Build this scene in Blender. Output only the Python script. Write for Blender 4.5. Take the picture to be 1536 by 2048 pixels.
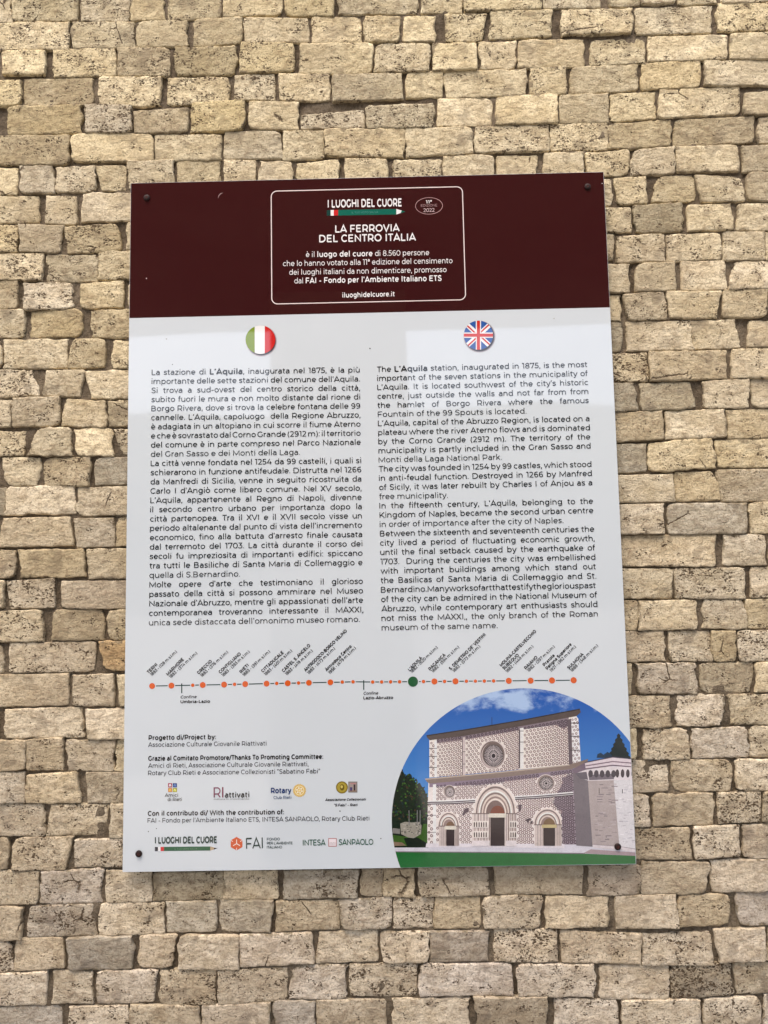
import bpy, math, random, os
import numpy as np
from mathutils import Vector, noise, Matrix

for _o in list(bpy.data.objects):
    bpy.data.objects.remove(_o)
SC = bpy.context.scene
COL = SC.collection

# ------------------------------------------------------------------ camera, world, sun, exposure
CAM_LOC = (0.03874, -1.55536, 1.59904)
CAM_ROT = (1.662846, 0.018796, 0.011458)
LENS = 27.0703
cam = bpy.data.cameras.new('camera')
cam.lens = LENS
cam.sensor_width = 36
cam.sensor_fit = 'AUTO'
cam.clip_start = 0.05
cam.clip_end = 500
cam_o = bpy.data.objects.new('camera', cam)
cam_o.location = CAM_LOC
cam_o.rotation_euler = CAM_ROT
COL.objects.link(cam_o)
SC.camera = cam_o

SUN_EL, SUN_AZ = 66.0, -24.0      # degrees; azimuth from straight out of the wall, minus = from the left
world = bpy.data.worlds.new('World')
SC.world = world
world.use_nodes = True
wn = world.node_tree
wn.nodes.clear()
sky = wn.nodes.new('ShaderNodeTexSky')
sky.sky_type = 'NISHITA'
sky.sun_disc = False
sky.sun_elevation = math.radians(SUN_EL)
sky.sun_rotation = math.radians(180 - SUN_AZ)
sky.air_density = 1.0
sky.dust_density = 5.8
sky.ozone_density = 0.6
bg = wn.nodes.new('ShaderNodeBackground')
bg.inputs['Strength'].default_value = 0.15
wo = wn.nodes.new('ShaderNodeOutputWorld')
wn.links.new(sky.outputs[0], bg.inputs[0])
wn.links.new(bg.outputs[0], wo.inputs[0])

sun = bpy.data.lights.new('sun', 'SUN')
sun.energy = 0.6
sun.angle = math.radians(45)
sun.color = (1.0, 0.95, 0.84)
sun_o = bpy.data.objects.new('sun', sun)
_a = math.radians(SUN_AZ); _e = math.radians(SUN_EL)
to_sun = Vector((math.sin(_a) * math.cos(_e), -math.cos(_a) * math.cos(_e), math.sin(_e)))
sun_o.rotation_euler = to_sun.to_track_quat('Z', 'Y').to_euler()
sun_o.location = to_sun * 30
COL.objects.link(sun_o)

SC.view_settings.view_transform = 'Standard'
SC.view_settings.look = 'None'
SC.view_settings.exposure = 1.14
SC.view_settings.gamma = 1.0
SC.view_settings.use_curve_mapping = False
SC.render.engine = 'CYCLES'
SC.cycles.use_denoising = True
try:
    SC.cycles.denoiser = 'OPENIMAGEDENOISE'
    SC.cycles.denoising_input_passes = 'RGB_ALBEDO_NORMAL'
    SC.cycles.denoising_prefilter = 'ACCURATE'
except Exception:
    pass
SC.cycles.max_bounces = 10
SC.cycles.diffuse_bounces = 6

# ------------------------------------------------------------------ measured data (millimetres on the wall: x to the right, z up from the panel's centre)
Z0 = 1.75
WALL_Y = 0.016
STONES = [
[2,[["n",-865,1156,-777,1151,-775,1089,-864,1091],["n",-773,1153,-629,1149,-628,1088,-771,1092],["p",-621,1150,-514,1147,-514,1085,-620,1087],["t",-510,1147,-441,1145,-440,1084,-509,1085],["n",-430,1145,-313,1144,-313,1088,-429,1083],["n",-307,1144,-177,1146,-178,1090,-307,1089],["n",-173,1146,-65,1143,-66,1084,-173,1088],["n",-54,1145,119,1144,118,1084,-55,1088],["n",128,1143,215,1142,214,1085,127,1084],["n",221,1143,389,1144,387,1088,219,1086],["n",393,1144,517,1143,515,1087,391,1089],["n",535,1145,604,1145,602,1089,532,1088],["n",608,1145,680,1148,678,1093,605,1090],["n",686,1145,770,1147,767,1092,683,1089],["n",779,1147,855,1147,852,1091,776,1089],["n",859,1147,929,1148,925,1092,856,1091]]],
[2,[["p",-830,1090,-647,1085,-645,1021,-828,1026],["n",-638,1084,-502,1083,-501,1021,-637,1022],["n",-496,1082,-386,1081,-386,1021,-496,1021],["n",-372,1084,-266,1087,-266,1025,-372,1021],["n",-261,1083,-120,1077,-120,1022,-261,1027],["p",-113,1084,-6,1082,-7,1019,-114,1020],["t",1,1082,79,1077,78,1019,0,1020],["w",86,1080,155,1077,153,1017,85,1020],["n",177,1080,268,1080,257,1016,177,1018],["n",275,1087,408,1085,406,1024,273,1020],["p",431,1084,581,1083,578,1025,429,1024],["p",592,1082,756,1085,752,1024,588,1021],["p",769,1089,914,1088,910,1024,766,1024]]],
[2,[["w",-790,1022,-697,1019,-696,963,-788,968],["w",-678,1022,-544,1020,-543,956,-677,958],["t",-537,1020,-424,1019,-424,955,-536,956],["d",-412,1016,-279,1017,-279,954,-412,955],["w",-267,1027,-153,1020,-154,957,-273,957],["w",-141,1019,18,1016,16,948,-142,952],["p",25,1016,140,1014,139,951,24,950],["n",150,1014,243,1012,241,951,148,950],["w",248,1013,329,1013,327,952,256,951],["t",333,1016,476,1014,473,950,331,952],["n",490,1014,608,1016,605,956,487,952],["w",615,1016,784,1015,781,960,612,960],["n",792,1019,920,1019,916,958,789,961]]],
[2,[["n",-826,955,-748,952,-746,894,-825,895],["t",-743,956,-592,953,-591,892,-742,894],["p",-580,954,-442,951,-442,886,-579,890],["n",-430,951,-296,948,-296,890,-430,889],["p",-282,952,-197,953,-197,894,-282,897],["p",-186,952,-77,947,-77,887,-186,892],["n",-70,947,81,946,80,888,-71,886],["w",88,947,168,950,166,890,87,890],["n",173,951,350,948,348,889,172,890],["w",357,949,433,951,431,890,355,892],["n",443,949,588,953,586,896,440,889],["t",598,956,725,957,722,898,595,896],["w",734,958,905,956,901,899,730,901]]],
[2,[["t",-776,892,-615,890,-614,827,-774,828],["p",-607,892,-507,888,-506,826,-606,829],["t",-500,874,-384,878,-384,826,-500,826],["w",-377,890,-261,893,-261,826,-377,825],["n",-251,890,-145,886,-146,823,-252,828],["p",-139,856,-3,865,-4,823,-140,826],["n",3,874,148,874,146,821,2,823],["w",156,887,273,886,271,824,154,825],["w",281,887,413,891,410,824,279,824],["n",419,887,523,889,520,824,416,824],["w",527,888,624,892,621,831,524,827],["n",633,893,804,899,800,836,629,830],["n",815,886,900,886,897,830,812,832]]],
[2,[["t",-823,829,-642,824,-640,757,-821,762],["w",-636,827,-461,825,-460,762,-635,764],["n",-456,822,-312,816,-312,760,-455,762],["n",-305,824,-183,821,-183,760,-305,762],["n",-178,821,-91,819,-92,758,-179,756],["t",-89,823,81,821,80,757,-90,762],["n",86,820,230,821,228,761,85,758],["n",234,822,393,823,390,762,232,761],["p",396,823,521,823,518,763,394,762],["t",522,821,655,827,652,767,520,763],["t",661,826,831,830,827,772,658,766],["w",841,826,896,825,893,769,838,769]]],
[2,[["w",-821,755,-752,753,-751,694,-819,693],["n",-745,758,-671,757,-669,695,-744,696],["p",-667,750,-583,752,-582,696,-666,696],["n",-582,752,-515,754,-518,698,-568,697],["w",-510,762,-414,762,-414,694,-509,696],["d",-408,760,-314,758,-314,693,-407,694],["p",-305,760,-237,757,-237,693,-305,694],["w",-228,754,-156,752,-157,694,-228,694],["n",-148,748,-59,753,-60,692,-148,693],["w",-46,754,45,752,44,694,-47,694],["p",58,749,160,750,158,694,57,694],["w",165,756,272,756,270,695,164,696],["p",280,754,365,754,362,697,278,697],["w",379,757,464,756,461,698,376,699],["p",469,755,562,760,559,704,467,701],["p",567,758,656,765,653,705,564,703],["n",663,765,794,765,790,706,660,708],["n",802,762,892,762,889,705,799,705]]],
[0,[["n",-819,692,-704,687,-702,632,-817,631],["n",-688,687,-622,686,-621,623,-687,626],["w",-611,693,-464,691,-464,628,-610,630]]],
[1,[["g",464,696,522,694,519,638,462,639],["w",524,700,594,700,592,640,533,640],["n",622,701,694,701,698,642,603,644],["n",698,701,797,693,799,641,708,640],["t",808,704,888,703,884,639,804,639]]],
[0,[["w",-817,628,-747,626,-746,566,-815,567],["t",-744,626,-647,620,-655,562,-740,566],["p",-645,616,-531,624,-527,565,-639,559],["t",-513,623,-463,623,-463,567,-512,567]]],
[1,[["p",462,631,559,632,556,578,459,579],["d",564,635,664,639,664,577,567,576],["w",678,632,769,634,774,578,675,576],["w",786,634,884,633,880,573,779,577]]],
[0,[["p",-815,562,-689,560,-694,502,-813,505],["n",-682,558,-577,556,-576,497,-681,499],["n",-574,562,-452,564,-452,501,-573,502]]],
[1,[["g",459,577,518,575,516,517,457,519],["p",525,567,628,574,625,514,523,511],["w",631,569,744,570,743,515,631,512],["w",750,574,837,572,833,510,746,512],["n",841,571,880,570,876,509,837,510]]],
[0,[["t",-813,503,-745,502,-744,441,-812,442],["p",-732,496,-630,497,-628,440,-724,437],["n",-610,491,-518,497,-518,440,-609,439],["n",-509,491,-452,492,-451,441,-508,441]]],
[1,[["n",456,509,548,508,545,446,454,447],["n",563,508,644,510,644,449,560,448],["p",660,512,749,511,753,449,657,448],["p",768,508,876,508,872,448,755,449]]],
[0,[["n",-812,440,-729,438,-727,379,-810,380],["t",-715,435,-606,437,-606,380,-719,379],["t",-586,433,-451,433,-451,374,-586,375]]],
[1,[["n",454,443,527,441,524,385,451,387],["p",532,441,619,446,624,388,541,386],["n",626,446,738,446,727,387,628,389],["t",744,448,834,446,830,387,741,388],["n",838,446,871,445,867,386,834,387]]],
[0,[["n",-810,374,-776,374,-774,313,-808,314],["n",-770,374,-637,373,-636,311,-769,313],["t",-624,372,-555,372,-556,311,-636,310],["n",-541,367,-450,366,-450,307,-540,308]]],
[1,[["g",451,384,529,382,526,319,448,320],["w",538,384,670,383,675,320,535,322],["w",674,383,763,384,772,324,677,321],["t",794,380,867,379,863,324,786,324]]],
[0,[["p",-808,311,-711,308,-693,253,-806,252],["p",-678,306,-598,305,-609,249,-687,253],["w",-597,303,-450,304,-450,243,-584,245]]],
[1,[["n",448,318,579,316,576,256,446,258],["t",583,318,742,317,738,258,580,256],["n",753,319,863,320,859,258,750,258]]],
[0,[["n",-806,246,-753,244,-752,189,-804,189],["t",-748,248,-649,250,-647,189,-747,188],["t",-638,243,-554,239,-551,183,-644,187],["n",-551,238,-449,239,-449,183,-546,185]]],
[1,[["g",446,255,547,252,551,194,443,194],["g",558,250,663,253,672,197,562,194],["p",690,252,786,256,782,196,687,196],["n",790,257,859,256,855,195,789,196]]],
[0,[["n",-804,180,-722,177,-721,127,-802,128],["w",-690,184,-626,184,-622,124,-711,126],["w",-617,178,-538,181,-537,123,-610,123],["n",-534,177,-449,177,-448,123,-523,124]]],
[1,[["t",443,190,603,192,600,132,440,128],["w",610,192,729,193,733,136,607,134],["t",734,191,855,193,850,132,736,132]]],
[0,[["w",-767,123,-688,122,-692,64,-757,64],["t",-680,120,-585,121,-584,60,-679,63],["g",-574,119,-448,119,-448,62,-573,63]]],
[1,[["g",440,124,566,124,563,67,438,65],["w",569,124,702,134,706,72,568,66],["n",709,129,850,129,846,70,712,73]]],
[0,[["g",-801,61,-759,60,-760,3,-799,4],["w",-754,61,-614,61,-612,4,-758,4],["p",-607,58,-448,58,-447,-3,-610,0]]],
[1,[["n",437,60,617,60,619,5,435,3],["t",622,64,703,65,712,5,620,5],["t",706,67,846,66,842,2,714,2]]],
[0,[["t",-759,-4,-623,-4,-616,-62,-770,-62],["n",-614,-7,-532,-7,-530,-66,-608,-66],["t",-527,-4,-447,-5,-447,-66,-526,-66]]],
[1,[["n",435,0,595,0,592,-61,432,-61],["g",604,0,764,-2,761,-64,601,-63],["w",769,-1,842,-2,838,-64,770,-64]]],
[0,[["t",-797,-68,-736,-71,-734,-125,-795,-126],["t",-724,-69,-593,-71,-592,-126,-722,-125],["n",-589,-71,-447,-71,-446,-131,-582,-130]]],
[1,[["t",432,-63,699,-66,691,-129,429,-124],["n",714,-67,798,-67,794,-129,710,-128],["n",807,-68,837,-69,833,-130,803,-129]]],
[0,[["w",-795,-129,-755,-130,-758,-189,-793,-188],["p",-751,-133,-653,-129,-650,-188,-742,-189],["t",-639,-135,-446,-137,-446,-195,-638,-190]]],
[1,[["n",429,-130,606,-134,603,-192,427,-190],["n",610,-133,751,-133,748,-196,609,-192],["p",765,-134,833,-134,829,-194,762,-194]]],
[0,[["n",-793,-195,-674,-192,-673,-255,-791,-256],["t",-651,-193,-550,-194,-548,-255,-655,-254],["p",-542,-195,-446,-196,-445,-256,-541,-255]]],
[1,[["t",426,-195,531,-197,528,-256,424,-254],["n",535,-198,651,-197,648,-255,532,-255],["w",668,-197,747,-198,750,-256,660,-255],["w",749,-198,829,-198,825,-256,752,-256]]],
[0,[["n",-791,-261,-758,-260,-752,-318,-790,-319],["p",-741,-258,-567,-259,-566,-318,-740,-317],["o",-559,-259,-445,-260,-445,-318,-544,-317]]],
[1,[["t",424,-257,580,-258,584,-317,421,-317],["n",590,-259,674,-259,678,-320,594,-317],["t",676,-259,726,-260,723,-321,680,-320],["n",732,-261,824,-261,820,-321,729,-321]]],
[0,[["t",-790,-321,-620,-322,-619,-383,-788,-385],["p",-612,-325,-529,-324,-528,-387,-611,-385],["t",-522,-326,-445,-326,-444,-387,-513,-387]]],
[1,[["g",421,-320,514,-322,511,-382,418,-380],["p",523,-321,642,-323,642,-382,528,-381],["d",650,-323,756,-323,752,-383,650,-381],["n",762,-324,820,-324,816,-382,759,-381]]],
[0,[["n",-788,-390,-763,-391,-762,-447,-786,-446],["w",-748,-391,-590,-388,-586,-447,-744,-447],["w",-584,-393,-444,-393,-444,-452,-578,-452]]],
[1,[["t",418,-384,588,-387,585,-448,416,-445],["p",603,-386,697,-386,686,-446,600,-446],["n",704,-386,816,-387,812,-445,707,-444]]],
[0,[["t",-786,-451,-704,-451,-703,-510,-784,-511],["t",-702,-450,-630,-449,-628,-511,-701,-510],["p",-624,-452,-526,-456,-525,-515,-618,-512],["n",-523,-454,-444,-454,-443,-516,-522,-515]]],
[1,[["d",416,-449,517,-450,514,-507,413,-505],["p",533,-451,619,-450,621,-510,530,-509],["p",630,-451,733,-450,737,-508,626,-510],["p",744,-448,812,-447,808,-508,740,-508]]],
[0,[["w",-784,-513,-706,-515,-704,-573,-782,-573],["t",-702,-521,-599,-514,-592,-575,-699,-574],["d",-583,-517,-443,-519,-442,-578,-578,-576]]],
[1,[["n",413,-511,578,-513,575,-571,410,-574],["t",582,-513,702,-513,699,-573,586,-573],["p",714,-513,808,-514,804,-574,710,-572]]],
[0,[["n",-782,-575,-666,-577,-661,-637,-780,-636],["p",-650,-577,-537,-579,-542,-638,-658,-637],["d",-531,-579,-442,-579,-442,-642,-530,-642]]],
[1,[["n",410,-576,532,-578,537,-638,408,-638],["t",541,-578,664,-576,664,-637,544,-638],["p",671,-576,758,-576,755,-634,672,-635],["d",762,-576,804,-576,800,-634,759,-634]]],
[0,[["t",-780,-640,-734,-640,-733,-701,-778,-701],["t",-719,-640,-604,-640,-618,-703,-728,-703],["n",-601,-646,-442,-646,-441,-702,-600,-697]]],
[1,[["t",407,-640,611,-643,615,-702,405,-699],["n",621,-641,710,-638,706,-697,620,-701],["t",718,-638,800,-637,795,-701,714,-702]]],
[2,[["d",-778,-704,-671,-706,-675,-767,-776,-767],["p",-667,-706,-547,-702,-548,-768,-670,-767],["n",-539,-707,-448,-710,-448,-765,-538,-767],["d",-445,-710,-307,-711,-307,-764,-445,-765],["n",-304,-709,-200,-711,-200,-765,-304,-764],["g",-188,-710,-39,-710,-44,-764,-188,-765],["t",-33,-710,10,-710,7,-763,-38,-762],["t",11,-710,71,-711,70,-765,10,-763],["n",79,-710,216,-711,215,-763,78,-765],["n",227,-710,400,-709,397,-764,226,-763],["t",411,-711,511,-711,508,-768,409,-768],["n",516,-705,647,-707,636,-764,513,-768],["n",653,-705,766,-704,762,-764,649,-764],["n",772,-705,824,-705,820,-763,768,-763]]],
[2,[["t",-776,-772,-704,-772,-703,-834,-775,-833],["p",-689,-772,-565,-770,-555,-829,-694,-830],["p",-552,-768,-425,-768,-425,-828,-551,-828],["g",-419,-767,-320,-767,-320,-824,-419,-826],["g",-313,-767,-208,-767,-212,-828,-313,-824],["t",-203,-769,-80,-769,-78,-824,-203,-825],["n",-78,-769,25,-765,23,-822,-74,-824],["p",28,-766,106,-767,105,-823,27,-823],["t",109,-766,198,-766,196,-825,108,-826],["w",204,-765,320,-765,310,-826,203,-825],["w",325,-768,448,-769,445,-825,323,-827],["n",462,-769,578,-767,581,-829,460,-829],["t",584,-769,684,-767,681,-825,581,-828],["n",696,-767,820,-765,816,-827,700,-828]]],
[2,[["p",-774,-839,-720,-839,-719,-893,-773,-892],["t",-718,-833,-619,-830,-618,-887,-716,-893],["g",-610,-832,-484,-830,-484,-890,-609,-891],["t",-467,-830,-399,-829,-403,-890,-476,-889],["n",-394,-830,-276,-833,-277,-896,-394,-893],["p",-274,-832,-135,-828,-129,-886,-274,-891],["n",-119,-830,-7,-826,-4,-883,-124,-887],["p",3,-829,96,-830,94,-887,2,-886],["t",98,-830,211,-831,209,-886,96,-886],["p",223,-827,343,-829,341,-889,222,-887],["t",353,-832,508,-840,505,-894,352,-890],["p",510,-840,642,-839,646,-899,508,-897],["w",651,-834,747,-831,744,-893,657,-892],["n",752,-832,816,-832,812,-891,748,-891]]],
[2,[["w",-773,-899,-651,-894,-654,-956,-771,-957],["n",-641,-894,-563,-895,-562,-954,-640,-954],["p",-554,-895,-435,-894,-445,-954,-553,-956],["t",-431,-896,-322,-895,-322,-961,-430,-959],["n",-317,-898,-181,-893,-182,-955,-317,-960],["n",-175,-892,-68,-888,-69,-951,-176,-952],["p",-59,-889,70,-890,69,-950,-60,-948],["w",77,-890,257,-892,255,-950,75,-949],["w",267,-892,416,-894,413,-955,265,-952],["w",424,-897,555,-900,558,-960,422,-958],["d",560,-900,678,-897,678,-956,560,-959],["d",685,-896,811,-894,807,-952,687,-953]]],
[2,[["g",-771,-963,-622,-958,-621,-1016,-769,-1020],["n",-607,-961,-493,-959,-492,-1016,-606,-1018],["t",-488,-958,-354,-962,-354,-1020,-487,-1016],["n",-349,-963,-216,-957,-216,-1016,-348,-1020],["g",-210,-955,-127,-956,-128,-1014,-210,-1014],["t",-124,-954,10,-955,8,-1013,-125,-1014],["n",25,-955,170,-954,168,-1012,24,-1012],["t",180,-952,322,-954,319,-1014,185,-1012],["n",336,-958,456,-961,454,-1017,334,-1016],["w",466,-962,615,-962,612,-1017,463,-1017],["n",622,-963,731,-958,728,-1017,619,-1017],["n",738,-957,807,-957,803,-1017,734,-1017]]]
]
DOTS = [[-445.2,-346.6,5.9,"o"],[-406.6,-346.5,5.9,"o"],[-364.0,-346.4,3.5,"o"],[-344.0,-346.3,5.9,"o"],[-301.4,-346.2,5.9,"o"],[-280.5,-346.1,3.5,"o"],[-259.2,-346.0,5.9,"o"],[-216.6,-345.9,5.9,"o"],[-196.4,-345.8,3.5,"o"],[-174.4,-345.8,5.9,"o"],[-152.8,-345.7,3.5,"o"],[-132.2,-345.6,5.8,"o"],[-89.4,-345.5,5.8,"o"],[-65.8,-345.4,3.5,"o"],[-44.3,-345.3,3.5,"o"],[-5.3,-346.3,3.5,"o"],[12.6,-346.5,3.4,"o"],[30.4,-346.6,3.5,"o"],[48.2,-346.8,3.5,"o"],[74.8,-347.0,10.1,"g"],[95.7,-347.2,3.5,"o"],[117.4,-347.4,6.0,"o"],[137.6,-347.6,3.5,"o"],[159.2,-347.8,6.1,"o"],[180.9,-348.0,3.4,"o"],[198.7,-348.1,3.4,"o"],[216.4,-348.3,3.5,"o"],[234.9,-348.4,3.5,"o"],[264.9,-348.7,6.0,"o"],[308.1,-349.1,6.0,"o"],[350.5,-349.4,6.1,"o"],[393.3,-349.8,6.1,"o"]]
FRAME = [-202.0,432.3,201.7,678.0]
BADGE = [130.5,637.5,28.4,18.2]
PHOTO = [[499.1,-702.1],[42.5,-702.6],[38.4,-690.9],[34.9,-678.4],[32.0,-665.6],[29.8,-652.8],[28.3,-639.8],[27.5,-626.7],[27.4,-613.6],[28.0,-600.5],[29.3,-587.4],[31.3,-574.4],[34.1,-561.5],[37.5,-548.7],[41.6,-536.1],[46.4,-523.7],[51.9,-511.5],[58.0,-499.6],[64.7,-488.0],[72.1,-476.7],[80.0,-465.9],[88.6,-455.4],[97.7,-445.4],[107.3,-435.8],[117.4,-426.8],[128.0,-418.3],[139.1,-410.3],[150.6,-402.8],[162.4,-396.0],[174.6,-389.8],[187.1,-384.2],[199.9,-379.3],[212.9,-375.0],[226.2,-371.4],[239.6,-368.5],[253.1,-366.2],[266.7,-364.7],[280.4,-363.9],[294.1,-363.8],[307.7,-364.4],[321.3,-365.7],[334.8,-367.6],[348.1,-370.3],[361.3,-373.7],[374.2,-377.8],[386.9,-382.5],[399.3,-387.8],[411.3,-393.8],[423.0,-400.4],[434.3,-407.7],[445.2,-415.4],[455.6,-423.8],[465.6,-432.6],[475.0,-442.0],[483.9,-451.8],[492.2,-462.1],[499.1,-471.7]]
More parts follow.
